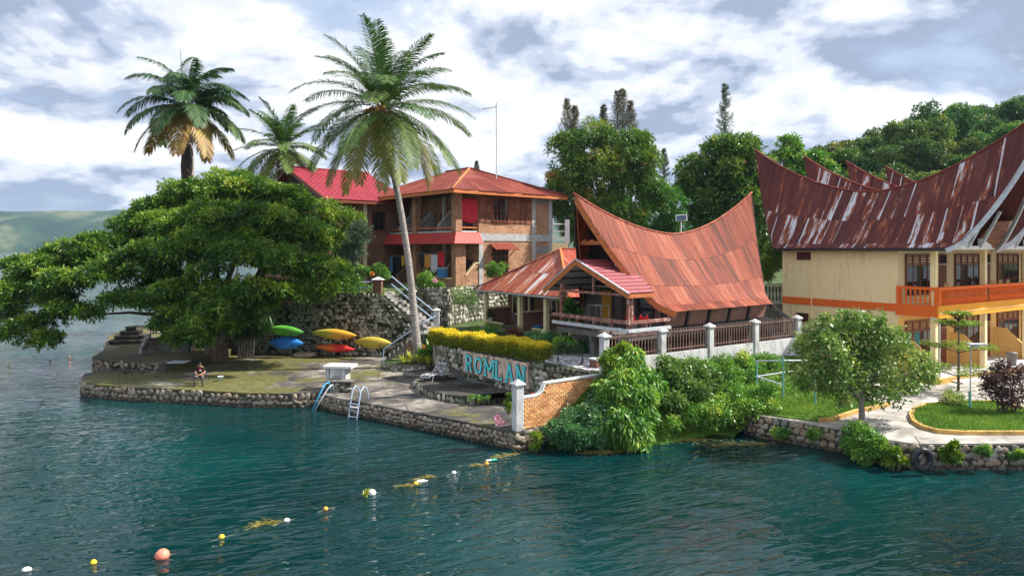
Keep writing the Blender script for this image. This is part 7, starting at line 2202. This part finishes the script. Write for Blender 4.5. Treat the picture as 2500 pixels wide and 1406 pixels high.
# porch furniture
def loc_w(root, x, y, z):
    a = root.rotation_euler[2]
    return (root.location.x + x * math.cos(a) - y * math.sin(a), root.location.y + x * math.sin(a) + y * math.cos(a), root.location.z + z)
MAT['red_plastic'] = plain('red_plastic', (0.62, 0.012, 0.02), 0.35)
def shell_chair(label, loc, rz, m_):
    t = thing('shell_chair', label, 'chair', loc, rz, 'red chairs on the porch')
    V, Q = [], []
    n, k = 10, 8
    for i in range(n + 1):
        s = i / n
        for j in range(k + 1):
            u = -1 + 2 * j / k
            y = -0.25 + 0.45 * min(1, s * 1.9) + 0.12 * max(0, s - 0.5)
            z = 0.40 + 0.62 * max(0, s - 0.42) ** 0.95 - 0.02 * s + 0.16 * u * u * (0.4 + 0.6 * s)
            wv = 0.30 * math.sin(PI * min(0.93, max(0.2, 0.25 + s * 0.55)))
            V.append((u * wv, y, z))
    Q = [(i * (k + 1) + j, i * (k + 1) + j + 1, (i + 1) * (k + 1) + j + 1, (i + 1) * (k + 1) + j) for i in range(n) for j in range(k)]
    o = npmesh('shell', np.array(V), np.array(Q), m_, t, True)
    sm_ = o.modifiers.new('thick', 'SOLIDIFY')
    sm_.thickness = 0.02
    for x, y in ((-0.2, -0.2), (0.2, -0.2), (-0.2, 0.2), (0.2, 0.2)):
        MB().tube([(x * 0.7, y * 0.7, 0.42), (x, y, 0)], 0.014, 5).build('leg', MAT['pipe_steel'], t)
    return t
shell_chair('red shell chair, left one behind the porch rail', loc_w(house, -2.0, 1.3, 1.5), R(150), MAT['red_plastic'])
shell_chair('red shell chair, right one behind the porch rail', loc_w(house, -1.5, 0.75, 1.5), R(140), MAT['red_plastic'])
dk = thing('drying_rack', 'thin white metal drying rack before the ochre door', 'rack', loc_w(house, -1.6, 4.2, 1.5), R(37))
mb = MB()
for x, y in ((-0.3, -0.5), (-0.3, 0.5), (0.3, -0.5), (0.3, 0.5)):
    MB().tube([(x, y, 0), (x, y, 1.15)], 0.018, 5).build('leg', MAT['pipe_steel'], dk)
for x in (-0.3, -0.1, 0.1, 0.3):
    mb.tube([(x, -0.5, 1.15), (x, 0.5, 1.15)], 0.014, 5)
mb.tube([(-0.3, -0.5, 1.15), (0.3, -0.5, 1.15)], 0.014, 5).tube([(-0.3, 0.5, 1.15), (0.3, 0.5, 1.15)], 0.014, 5)
mb.build('bars', MAT['pipe_steel'], dk)
def easy_chair(label, loc, rz, m_):
    t = thing('veranda_chair', label, 'chair', loc, rz)
    MB().box(-0.27, 0.27, -0.28, 0.27, 0.38, 0.44).build('seat', m_, t, bevel=0.02)
    MB().slab([(-0.26, 0.25, 0.42), (0.26, 0.25, 0.42), (0.24, 0.48, 1.12), (-0.24, 0.48, 1.12)], (0, -1, 0.3), 0.05).build('backrest', m_, t)
    for x in (-0.25, 0.25):
        MB().tube([(x, -0.25, 0), (x, -0.27, 0.62), (x, 0.3, 0.64)], 0.02, 5).build('armrest', m_, t)
        MB().tube([(x, 0.27, 0.4), (x, 0.34, 0)], 0.02, 5).build('leg', m_, t)
    return t
MAT['grey_plastic'] = plain('grey_plastic', (0.16, 0.15, 0.15), 0.5)
easy_chair('grey reclining chair on the bungalow veranda', loc_w(bung, 0.9, 1.3, 0.22), R(80), MAT['grey_plastic'])
tubm = plain('blue_plastic', (0.05, 0.22, 0.50), 0.45)
t = thing('blue_tub', 'blue plastic tub on the bungalow veranda floor', 'tub', loc_w(bung, 0.6, -1.2, 0.22))
MB().lathe([(0.24, 0), (0.32, 0.42), (0.35, 0.43), (0.33, 0.46), (0.30, 0.44), (0.22, 0.04), (0.01, 0.04)], 14).build('tub', tubm, t, True)
t = thing('planter_pot', 'white pot with dark spiky plant on the bungalow parapet', 'pot', loc_w(bung, 0.0, 3.7, 0.6))
MB().lathe([(0.10, 0), (0.15, 0.28), (0.13, 0.28), (0.01, 0.25)], 10).build('pot', MAT['white'], t, True)
C, D, T = blob_leaves([(0, 0, 0.5, 0.2, 0.2, 0.3)], 200, sub=5)
leaves('foliage', C, D, 0.25, 0.04, T * 0.4, MAT['fig'], t)

# ================================================================== GUESTHOUSE THINGS
def cloth(name, label, cat, root, x, y0, y1, z0, z1, m_, wob=0.05, n=14, axis='y', ragged=0.0):
    p = loc_w(root, x if axis == 'y' else (y0 + y1) / 2, (y0 + y1) / 2 if axis == 'y' else x, z0)
    t = thing(name, label, cat, p, root.rotation_euler[2], 'washing hung at the guesthouse' if cat != 'blanket' else None)
    V = []
    k = 6
    for i in range(n + 1):
        s = i / n
        for j in range(k + 1):
            q = j / k
            a = (s - 0.5) * (y1 - y0) * (1 - 0.06 * (1 - q))
            d_ = wob * math.sin(s * 11 + x * 3) * (1 - q * 0.6) + 0.02 * math.sin(s * 23)
            z = (z1 - z0) * q + ragged * math.sin(s * 7 + 1) * (1 - q)
            V.append((d_, a, z) if axis == 'y' else (a, d_, z))
    Q = [(i * (k + 1) + j, (i + 1) * (k + 1) + j, (i + 1) * (k + 1) + j + 1, i * (k + 1) + j + 1) for i in range(n) for j in range(k)]
    o = npmesh('cloth', np.array(V), np.array(Q), m_, t, True)
    sm_ = o.modifiers.new('thick', 'SOLIDIFY')
    sm_.thickness = 0.012
    return t
cl_m = lambda n, c: plain(n, c, 0.85, 0, 0.2)
cloth('blanket', 'crimson blanket hung in the upper corner balcony', 'blanket', gh, 0.12, 0.66, 2.34, 5.5, 7.55, cl_m('crimson_cloth', (0.55, 0.03, 0.05)), 0.06, 20, 'x', 0.08)
for lb, y0, y1, z0, z1, c_ in (('dark blue towel on the line, left of the light blue one', 11.6, 12.4, 0.5, 2.6, (0.02, 0.06, 0.22)), ('light blue shirt on the washing line', 10.8, 11.5, 0.9, 2.4, (0.08, 0.32, 0.62)), ('black garment on the line left of the palm trunk', 9.4, 10.5, 0.9, 2.5, (0.015, 0.015, 0.02)),
                             ('yellow shirt on the line half behind the palm trunk', 8.6, 9.1, 1.6, 2.6, (0.62, 0.38, 0.04)), ('charcoal shirt at the left of the front washing', 5.2, 6.0, 1.9, 2.9, (0.05, 0.05, 0.06)), ('amber cloth on the line beside the white shirt', 4.2, 5.1, 1.5, 2.75, (0.72, 0.34, 0.05)),
                             ('white shirt on the line between amber and red', 3.1, 4.1, 1.2, 2.75, (0.68, 0.70, 0.76)), ('red cloth at the right end of the line', 2.0, 3.0, 1.75, 3.0, (0.66, 0.02, 0.04))):
    cloth('garment', lb, 'laundry', gh, 0.22, y0, y1, z0, z1, cl_m('cloth', c_), 0.05, 10, 'y', 0.10)
wl_ = thing('washing_line', 'thin washing line strung along the lower veranda', 'line', loc_w(gh, 0.22, 1.2, 2.9), R(40))
MB().tube([(0, 0, 0.2), (0, 3, -0.1), (0, 5.4, 0.0), (0, 8, -0.35), (0, 11.4, -0.25)], 0.012, 4).build('cord', MAT['white'], wl_)
MAT['board_white'] = plain('white_foam_board', (0.62, 0.65, 0.68), 0.4)
for lb, y, x, h_, ln_ in (('white surfboard leaning leftmost against the veranda', 14.6, -0.7, 3.5, 0.10), ('white surfboard leaning in the middle of the three', 13.5, -0.5, 3.6, -0.16), ('white surfboard leaning behind the brick pier', 11.6, 0.9, 3.4, -0.14)):
    t = thing('surfboard', lb, 'surfboard', loc_w(gh, x, y, 0.0), R(40), 'surfboards leaning at the guesthouse')
    V = []
    k, n = 10, 18
    for i in range(n + 1):
        s = i / n
        wv = 0.36 * (math.sin(PI * min(1, 0.06 + s * 0.92)) ** 0.55)
        for j in range(k):
            a = 2 * PI * j / k
            V.append((0.045 * math.sin(a) + 0.10 * s * s + ln_ * -0.5 * s, wv * math.cos(a) - ln_ * s * 6.0, s * h_))
    Q = [(i * k + j, i * k + (j + 1) % k, (i + 1) * k + (j + 1) % k, (i + 1) * k + j) for i in range(n) for j in range(k)]
    npmesh('board', np.array(V), np.array(Q), MAT['board_white'], t, True)
    MB().box(-0.09, -0.06, -0.02, 0.02, 1.2, 2.4).build('stringer', MAT['ink'], t)
    t.rotation_euler = (0, R(5), R(40))
t = thing('cool_box', 'blue cool box on the low veranda wall', 'cool box', loc_w(gh, 0.12, 2.2, 0.78), R(40))
MB().box(-0.25, 0.25, -0.45, 0.45, 0, 0.75).build('box', tubm, t, bevel=0.02)
MB().box(-0.26, 0.26, -0.47, 0.47, 0.75, 0.84).build('lid', MAT['plastic'], t, bevel=0.02)
easy_chair('mauve chair on the upper balcony', loc_w(gh, 1.2, 5.6, 4.3), R(120), plain('mauve_plastic', (0.30, 0.16, 0.24), 0.5))
# antenna
ab = Vector(at(1212, 480, 63))
t = thing('antenna_mast', 'thin television antenna mast behind the guesthouse roof', 'antenna', (ab.x, ab.y, UZ))
zt_ = at(1213, 250, 63)[2] - UZ
MB().tube([(0, 0, 0), (0, 0, zt_)], 0.06, 6).build('mast', MAT['rail_grey'], t)
mb = MB().tube([(-1.25, 0, zt_ - 0.6), (0.15, 0, zt_ - 0.4)], 0.03, 5)
for i in range(8):
    mb.tube([(-1.2 + i * 0.16, -0.3, zt_ - 0.6 + i * 0.02), (-1.2 + i * 0.16, 0.3, zt_ - 0.6 + i * 0.02)], 0.018, 4)
    mb.tube([(-1.2 + i * 0.16, 0, zt_ - 0.72 + i * 0.02), (-1.2 + i * 0.16, 0, zt_ - 0.48 + i * 0.02)], 0.018, 4)
mb.build('aerial', MAT['rail_grey'], t)
# solar lamp behind the ridge
t = thing('solar_array', 'small solar panel on a white pole behind the saddle roof', 'solar panel', (at(1663, 600, 56)[0], 56, UZ))
MAT['solar'] = brickmat('solar_cells', (0.012, 0.02, 0.06), (0.014, 0.024, 0.07), (0.10, 0.12, 0.16), 0.16, 0.16, 0.012, rough=0.2, stain=0.05, bump=0.05)
zp = at(1663, 532, 56)[2] - UZ
MB().tube([(0, 0, -0.2), (0, 0, zp)], 0.05, 6).build('pole', MAT['white'], t)
MB().slab([(-0.5, -0.22, zp - 0.28), (0.45, -0.22, zp - 0.22), (0.5, 0.10, zp + 0.30), (-0.42, 0.10, zp + 0.24)], (0, -0.8, 0.5), 0.04).build('frame', MAT['white'], t)
MB().slab([(-0.44, -0.225, zp - 0.23), (0.40, -0.225, zp - 0.17), (0.44, 0.07, zp + 0.25), (-0.37, 0.07, zp + 0.19)], (0, -0.8, 0.5), 0.02).build('cells', MAT['solar'], t)
for ch_ in t.children:
    if ch_.name.startswith('cells'): ch_.location = (0, -0.02, 0.012)
# pale tank stand beside the guesthouse
t = thing('tank_stand', 'pale metal stand with ladder between guesthouse and mango tree', 'stand', (at(1370, 640, 60)[0], 60, UZ))
MB().box(-0.8, 0.6, -0.5, 0.5, 3.05, 3.75).build('tank', MAT['cream'], t)
for x in (-0.7, 0.5):
    MB().tube([(x, -0.4, 0), (x * 0.9, -0.4, 3.05)], 0.05, 5).tube([(x, 0.4, 0), (x * 0.9, 0.4, 3.05)], 0.05, 5).build('leg', MAT['pipe_steel'], t)
mb = MB()
for z in (4.2, 4.8, 5.4):
    mb.tube([(-0.7, -0.5, z), (0.5, -0.5, z)], 0.045, 5)
mb.tube([(-0.7, -0.5, 3.7), (-0.75, -0.5, 5.9)], 0.045, 5).box(0.3, 0.7, -0.55, -0.4, 3.75, 5.8)
mb.build('ladder', MAT['white'], t)
# balustrade in the gap
t = thing('concrete_balustrade', 'white balustrade in the gap between saddle roof house and hotel', 'balustrade', at(1870, 742, 50), R(5))
MB().box(0, 1.6, -0.08, 0.08, 1.35, 1.5).box(0, 1.6, -0.1, 0.1, 0.0, 0.2).build('rail', MAT['white'], t)
for i in range(6):
    MB().lathe([(0.07, 0.2), (0.05, 0.4), (0.09, 0.7), (0.04, 1.0), (0.07, 1.35)], 8, (0.15 + i * 0.26, 0, 0)).build('baluster', MAT['white'], t, True)
MB().box(0, 3.0, -0.1, 0.3, -3, 0.0).build('base', MAT['concrete'], t)

# ================================================================== YARD
# grass island
isl = [gp(2232, 1003, YZ), gp(2224, 1018, YZ), gp(2232, 1034, YZ), gp(2256, 1048, YZ), gp(2290, 1057, YZ), gp(2350, 1061, YZ), gp(2510, 1061, YZ), (23.5, 27.8, YZ), (24, 31.5, YZ), gp(2430, 985, YZ), gp(2330, 986, YZ), gp(2262, 992, YZ)]
def kerb(name, label, pts, closed, w_=0.16, h_=0.16):
    t = thing(name, label, 'kerb', pts[0])
    o = Vector(pts[0])
    q = [Vector(p) - o for p in pts] + ([Vector(pts[0]) - o] if closed else [])
    for a, b_ in zip(q[:-1], q[1:]):
        MB().beam(a + Vector((0, 0, h_ / 2)), b_ + (b_ - a).normalized() * 0.06 + Vector((0, 0, h_ / 2)), w_, h_ + random.uniform(0, 0.008)).build('kerb_stone', MAT['kerb'], t)
    return t
MAT['kerb'] = pm('ochre_kerb', [(0.3, (0.30, 0.20, 0.10)), (0.5, (0.55, 0.34, 0.10)), (0.7, (0.68, 0.44, 0.14))], 2.0, 7.0, 0.85, kind='World')
kerb('island_kerb', 'ochre painted kerb around the grass island', isl, True)
struct(MB().prism([p[:2] for p in isl], YZ - 0.1, YZ + 0.10).build('grass_island', MAT['lawn']), 'grass island with ochre kerb in the yard')
def poly_sample(poly, n):
    P = np.array([p[:2] for p in poly])
    lo_, hi_ = P.min(0), P.max(0)
    q = rng.uniform(lo_, hi_, (n * 3, 2))
    inside = np.zeros(len(q), bool)
    j = len(P) - 1
    for i in range(len(P)):
        c_ = ((P[i, 1] > q[:, 1]) != (P[j, 1] > q[:, 1])) & (q[:, 0] < (P[j, 0] - P[i, 0]) * (q[:, 1] - P[i, 1]) / (P[j, 1] - P[i, 1] + 1e-12) + P[i, 0])
        inside ^= c_
        j = i
    return q[inside][:n]
q = poly_sample(isl, 14000)
grass_patch('island_grass', 'unmown grass on the island', np.c_[q, np.full(len(q), YZ + 0.1)], 0.16, MAT['grass'], 0.022)
kp = [gp(2000, 1030, YZ), gp(2030, 1028, YZ), gp(2060, 1018, YZ), gp(2090, 1008, YZ), gp(2130, 1000, YZ), gp(2170, 990, YZ)]
kerb('bank_kerb', 'worn ochre kerb between the grass bank and the yard path', kp, False)
lwn = [gp(1858, 1012, YZ)] + [gp(1930, 1022, YZ)] + kp + [(17.0, 36.0, YZ), (14.5, 35.8, YZ), (12.0, 34.0, YZ), (11.1, 32.2, YZ)]
struct(MB().prism([p[:2] for p in lwn], YZ - 0.1, YZ + 0.06).build('lawn', MAT['lawn']), 'sunlit lawn beside the yard path')
q = poly_sample(lwn, 12000)
grass_patch('lawn_grass', 'grass blades of the lawn beside the path', np.c_[q, np.full(len(q), YZ + 0.06)], 0.15, MAT['grass'], 0.024)
kb = [gp(2205, 930, YZ), gp(2290, 938, YZ), gp(2360, 926, YZ), gp(2440, 916, YZ), gp(2520, 905, YZ)]
kerb('planting_kerb', 'amber kerb of the planting strip before the hotel', kb, False, 0.25, 0.28)
# teal pipe frame
tf = thing('pipe_frame', 'teal painted pipe frame standing on the grass bank', 'frame', gp(1848, 955, 1.3))
fo_ = Vector(tf.location)
def fp(px, py, Yd): return Vector(at(px, py, Yd)) - fo_
pA, pB, pC = (1848, 33.2), (1912, 31.6), (1990, 31.0)
for (px, Yd), pb2, pt in ((pA, 955, 880), (pB, 968, 872), (pC, 985, 900)):
    MB().tube([fp(px, pb2, Yd), fp(px, pt, Yd)], 0.045, 6).build('post', MAT['pipe_teal'], tf)
MB().tube([fp(1846, 881, 33.2), fp(1912, 880, 31.7), fp(1975, 880, 32.4)], 0.045, 6).build('top_pipe', MAT['rail_grey'], tf)
MB().tube([fp(1846, 919, 33.2), fp(1912, 940, 31.6)], 0.045, 6).build('slant_pipe', MAT['rail_grey'], tf)
MB().tube([fp(1846, 919, 33.2), fp(1960, 902, 34)], 0.035, 6).build('slant_pipe', MAT['rail_grey'], tf)
# tyre
ty = thing('tyre_fender', 'black rubber tyre hung on the yard wall as a fender', 'tyre', at(2251, 1121, 25.7), R(4))
V = []
nR, nr = 36, 16
for i in range(nR):
    a = 2 * PI * i / nR
    for j in range(nr):
        c_ = 2 * PI * j / nr
        rr_ = 0.345 + 0.105 * math.copysign(abs(math.cos(c_)) ** 0.7, math.cos(c_)) + (0.008 if (i % 2 and abs(c_) < 0.9) else 0)
        yy = 0.12 * math.copysign(abs(math.sin(c_)) ** 0.7, math.sin(c_))
        V.append((rr_ * math.cos(a), yy, rr_ * math.sin(a)))
Q = [(i * nr + j, i * nr + (j + 1) % nr, ((i + 1) % nR) * nr + (j + 1) % nr, ((i + 1) % nR) * nr + j) for i in range(nR) for j in range(nr)]
npmesh('casing', np.array(V), np.array(Q), MAT['rubber'], ty, True)
V = [(0.27 * math.cos(2 * PI * i / 36) * k, s, 0.27 * math.sin(2 * PI * i / 36) * k) for k, s in ((1, -0.115), (0.86, -0.10), (0.86, 0.1)) for i in range(36)]
Q = [(r_ * 36 + i, r_ * 36 + (i + 1) % 36, (r_ + 1) * 36 + (i + 1) % 36, (r_ + 1) * 36 + i) for r_ in range(2) for i in range(36)]
npmesh('bead', np.array(V), np.array(Q), MAT['rubber'], ty, True)
MB().tube([(-0.05, 0.35, 0.75), (-0.06, 0.05, 0.62), (-0.05, -0.14, 0.40), (-0.05, -0.12, 0.26)], 0.018, 5).build('rope', MAT['trunk'], ty)
# lamp, bin
lp_ = gp(2368, 1002, YZ)
t = thing('solar_street_lamp', 'thin grey pole with flat solar lamp head over the island', 'lamp', lp_)
MB().tube([(0, 0, 0), (0.05, 0, 3.0)], 0.03, 6).build('pole', MAT['greypaint'], t)
MB().box(-0.05, 0.75, -0.16, 0.16, 3.05, 3.12).build('lamp_head', MAT['rail_grey'], t)
MB().lathe([(0.14, 0), (0.16, 0.06), (0.05, 0.1)], 10, (0.25, 0, 2.93)).build('sensor', MAT['white'], t)
MB().tube([(0, 0, 0), (0, 0, 0.9)], 0.06, 6).build('pole_sleeve', MAT['pipe_teal'], t)
t = thing('dustbin', 'dark plastic bin before the hotel ground floor', 'bin', loc_w(hotel, 8.8, -0.3, 0.0))
MB().lathe([(0.24, 0), (0.30, 0.75), (0.33, 0.76), (0.33, 0.82), (0.02, 0.86)], 12).build('bin', MAT['grey_plastic'], t, True)
# chairs on the balcony
MAT['tan'] = plain('tan_plastic', (0.46, 0.27, 0.12), 0.5)
for i, (x, lb) in enumerate(((2.0, 'first'), (6.7, 'second'), (7.9, 'third'), (9.1, 'fourth'), (10.2, 'fifth'), (12.8, 'sixth'), (13.9, 'seventh'))):
    t = thing('balcony_chair', lb + ' tan chair from the left behind the orange balustrade', 'chair', loc_w(hotel, x, 0.75, 4.05), R(33), 'tan chairs on the balcony')
    MB().slab([(-0.36, -0.22, 0.42), (0.36, -0.22, 0.42), (0.24, -0.34, 1.38), (-0.24, -0.34, 1.38)], (0, -1, 0), 0.05).build('backrest', MAT['tan'], t)
    MB().box(-0.32, 0.32, -0.2, 0.4, 0.40, 0.45).build('seat', MAT['tan'], t)
    for x_, y_ in ((-0.28, -0.18), (0.28, -0.18), (-0.28, 0.36), (0.28, 0.36)):
        MB().box(x_ - 0.03, x_ + 0.03, y_ - 0.03, y_ + 0.03, 0, 0.40).build('leg', MAT['tan'], t)

# ================================================================== FAR END OF THE TERRACE
sb = gp(326, 836, BZ)
t = thing('stepped_block', 'four tier stepped stone block at the far lake corner', 'block', sb, R(14))
for i in range(4):
    w_ = 1.45 - 0.33 * i
    MB().box(-w_, w_ * 0.9 - 0.1 * i, -w_ * 0.7, w_ * 0.7, i * 0.32, i * 0.32 + 0.22).build('tier', MAT['mortar'], t)
    MB().box(-w_ - 0.06, w_ * 0.9 - 0.1 * i + 0.06, -w_ * 0.7 - 0.06, w_ * 0.7 + 0.06, i * 0.32 + 0.22, i * 0.32 + 0.32).build('tier_slab', MAT['step_concrete'], t)
t = thing('iron_pole', 'thin dark pole standing by the steps under the tree', 'pole', gp(368, 838, BZ))
MB().tube([(0, 0, 0), (0, 0, 1.9)], 0.035, 6).build('pole', MAT['iron'], t)
MB().tube([(0, 0, 1.5), (1.2, 0.5, 1.6), (2.2, 1.2, 1.9)], 0.02, 5).build('rail', MAT['iron'], t)
t = thing('terrace_steps', 'short shaded steps with white edged cheeks under the tree', 'steps', gp(400, 862, BZ), R(12))
for i in range(4):
    MB().box(-1.4, 1.6, i * 0.5, i * 0.5 + 0.5, -0.4, 0.22 * (i + 1)).build('step', MAT['step_concrete'], t)
    MB().box(-1.62, -1.42, i * 0.5, i * 0.5 + 0.42, -0.4, 0.22 * (i + 1) + 0.28).build('cheek_block', MAT['pale_concrete'], t)
# boulder at the foot of the wall, boulder in the bay
for lb, p, s_ in (('pale boulder at the foot of the kayak wall', gp(742, 872, DZ), (0.7, 0.4, 0.3)), ('mossy brown boulder in the shallow bay', gp(1597, 1058, 0.0), (0.72, 0.5, 0.34))):
    t = thing('boulder', lb, 'boulder', p)
    o = link('rock', random.choice(stone_set(MAT['yard_stone'])), None, t, (0, 0, s_[2] * 0.5), None, s_)

# ================================================================== FLOATS ON THE LAKE
MAT['buoy_white'] = plain('white_float', (0.80, 0.80, 0.80), 0.4)
MAT['buoy_yellow'] = plain('yellow_float', (0.85, 0.58, 0.03), 0.4)
MAT['buoy_orange'] = plain('orange_float', (0.85, 0.36, 0.05), 0.4)
MAT['buoy_coral'] = plain('coral_float', (0.80, 0.24, 0.16), 0.45)
fl = []
MAT['weed_rope'] = plain('slimy_rope', (0.20, 0.22, 0.18), 0.7)
def buoy(label, px, py, wpx, m_, long=1.0, sink=0.3):
    p = gp(px, py + wpx * 0.30, 0.0)
    r_ = wpx * p[1] / F / 2
    t = thing('buoy', label, 'buoy', p, R(15), 'floats on the swimming line')
    MB().lathe([(0.02, -r_), (r_ * 0.5, -r_ * 0.87), (r_ * 0.87, -r_ * 0.5), (r_, 0), (r_ * 0.87, r_ * 0.5), (r_ * 0.5, r_ * 0.87), (0.02, r_)], 16).build('float', m_, t, True)
    for ch_ in t.children:
        ch_.location = (0, 0, r_ * (1 - 2 * sink) * 0.8)
        ch_.scale = (long, 1, 0.9)
    MB().lathe([(r_ * 1.01, -0.008), (r_ * 1.02, 0.008)], 16, (0, 0, r_ * (1 - 2 * sink) * 0.8)).build('seam', m_, t, True)
    for ch_ in t.children:
        if ch_.name.startswith('seam'): ch_.scale = (long, 1, 1)
    fl.append(p)
buoy('white oval float at the left end of the line', 65, 1388, 15, MAT['buoy_white'], 1.5)
buoy('yellow float between the white end float and the coral ball', 228, 1370, 15, MAT['buoy_yellow'])
buoy('large coral ball float', 396, 1350, 34, MAT['buoy_coral'])
buoy('yellow float just right of the coral ball', 541, 1308, 14, MAT['buoy_yellow'])
buoy('small white float with trailing weed', 700, 1268, 12, MAT['buoy_white'], 1.3)
buoy('small orange float in the middle of the line', 795, 1240, 12, MAT['buoy_orange'])
buoy('large white float beside the water hyacinth', 908, 1200, 20, MAT['buoy_white'])
buoy('yellow float touching the white bottle', 1015, 1178, 11, MAT['buoy_yellow'])
buoy('small white float near the quay corner', 1108, 1152, 10, MAT['buoy_white'], 1.2)
buoy('orange float below the green plastic scrap', 1188, 1130, 11, MAT['buoy_orange'])
ro = thing('float_line', 'thin pale rope linking the floats to the quay', 'rope', fl[0])
mb = MB()
pts = [Vector(p) for p in fl] + [Vector(gp(1250, 1112, 0)), Vector(gp(1308, 1094, 0.1))]
path = []
for a, b_ in zip(pts[:-1], pts[1:]):
    for k in range(6):
        s = k / 6
        path.append(a.lerp(b_, s) + Vector((0, 0, 0.012 - 0.03 * math.sin(PI * s))) - pts[0])
mb.tube(path, 0.008, 5).build('rope', MAT['weed_rope'], ro)
def weed(label, px, py, Lm, wm, n, ang, m_='weed', name='floating_weed'):
    p = gp(px, py, 0.0)
    t = thing(name, label, 'weed', p, ang)
    C = np.stack([rng.normal(0, Lm * 0.4, n), rng.normal(0, wm * 0.4, n), rng.uniform(0.0, 0.05, n)], 1)
    D = np.stack([rng.normal(-1, 0.5, n), rng.normal(0, 0.5, n), rng.normal(0.08, 0.12, n)], 1)
    leaves('stems', C, D, 0.28, 0.018, np.clip(rng.normal(0.6, 0.2, n), 0, 1), MAT[m_], t, 0.0)['kind'] = 'stuff'
    MB().tube([(-Lm * 0.5, 0, 0.02), (0, 0.03, 0.04), (Lm * 0.5, 0, 0.02)], 0.012, 5).build('runner', MAT['weed_stem'], t)
MAT['weed_stem'] = plain('brown_stem', (0.28, 0.17, 0.06), 0.7)
weed('tuft of pale weed trailing from the small white float', 655, 1278, 0.75, 0.25, 130, R(25))
weed('brown weed on the line right of the yellow float', 1045, 1166, 0.6, 0.14, 80, R(25))
weed('thin weed tuft under the bottle on the line', 1000, 1186, 0.6, 0.12, 60, R(15))
weed('dry weed along the rope beside the quay corner', 1240, 1112, 1.0, 0.16, 120, R(30))
weed('weed around the orange float and green scrap', 1170, 1136, 0.5, 0.10, 60, R(25))
weed('drift of weed floating under the drooping shrub', 1480, 1104, 1.4, 0.35, 170, R(5))
weed('yellow weed mat in the shallow bay', 1800, 1085, 2.2, 0.45, 220, R(0))
weed('yellowish weed mat near the boulder', 1680, 1075, 1.6, 0.3, 170, R(0))
t = thing('water_hyacinth', 'yellow green water hyacinth floating by the large white float', 'plant', gp(893, 1214, 0))
for i in range(11):
    a = i * 0.6
    h_ = random.uniform(0.12, 0.38)
    V = [(0, 0, 0), (math.cos(a) * 0.1 - 0.04 * math.sin(a), math.sin(a) * 0.1 + 0.04 * math.cos(a), h_ * 0.8), (math.cos(a) * 0.16, math.sin(a) * 0.16, h_), (math.cos(a) * 0.1 + 0.05 * math.sin(a), math.sin(a) * 0.1 - 0.05 * math.cos(a), h_ * 0.8)]
    npmesh('leaf', np.array(V), np.array([(0, 1, 2, 3)]), MAT['spear'], t, tint=[0.5 + random.uniform(-0.2, 0.3)])
    MB().lathe([(0.01, -0.02), (0.03, 0.02), (0.01, 0.06)], 6, (math.cos(a) * 0.04, math.sin(a) * 0.04, 0)).build('bulb', MAT['bush_stem'], t, True)
def bottle(label, px, py, m_, s_=1.0, rz=0.3):
    t = thing('plastic_bottle', label, 'bottle', gp(px, py, 0), rz)
    o = MB().lathe([(0.045, -0.14), (0.05, -0.12), (0.05, 0.06), (0.02, 0.11), (0.018, 0.14)], 10).build('bottle', m_, t, True)
    o.rotation_euler = (0, PI / 2, 0)
    o.location = (0, 0, 0.025)
    o.scale = (s_, s_, s_)
    c_ = MB().lathe([(0.02, 0.14), (0.02, 0.17)], 8).build('bottle_cap', m_, t)
    c_.rotation_euler = (0, PI / 2, 0)
    c_.location = (0, 0, 0.025)
    c_.scale = (s_, s_, s_)
bottle('white plastic bottle tied to the float line', 1030, 1176, MAT['buoy_white'], 1.3)
bottle('white plastic bottle floating before the mossy boulder', 1594, 1064, MAT['buoy_white'], 1.2, 1.2)
bottle('white plastic bottle drifting in the shallow bay', 1693, 1064, MAT['buoy_white'], 1.9, 0.1)
t = thing('plastic_scrap', 'green and white plastic scrap lying on the float line', 'litter', gp(1200, 1124, 0.02), R(20))
MB().box(-0.02, 0.22, -0.08, 0.10, 0.02, 0.035).build('green_sheet', plain('green_plastic', (0.05, 0.50, 0.34), 0.5), t)
MB().box(-0.22, -0.02, -0.07, 0.08, 0.018, 0.032).build('white_sheet', MAT['buoy_white'], t)
bush('floating_plant', 'yellow green floating leaves beside the boulder', 'plant', pb([(1645, 1066, 16, 30.9, 0.5), (1665, 1064, 14, 31, 0.5)]), 260, MAT['spear'], 0.2, 0.06, sub=5, stems=1)
for i, (px, py, lb) in enumerate(((20, 889, 'far yellow float near the left photo edge'), (122, 880, 'far dark float left of the landing'), (170, 871, 'far red float nearest the landing'))):
    buoy(lb, px, py, 4, [MAT['buoy_yellow'], MAT['rubber'], MAT['buoy_coral']][i])
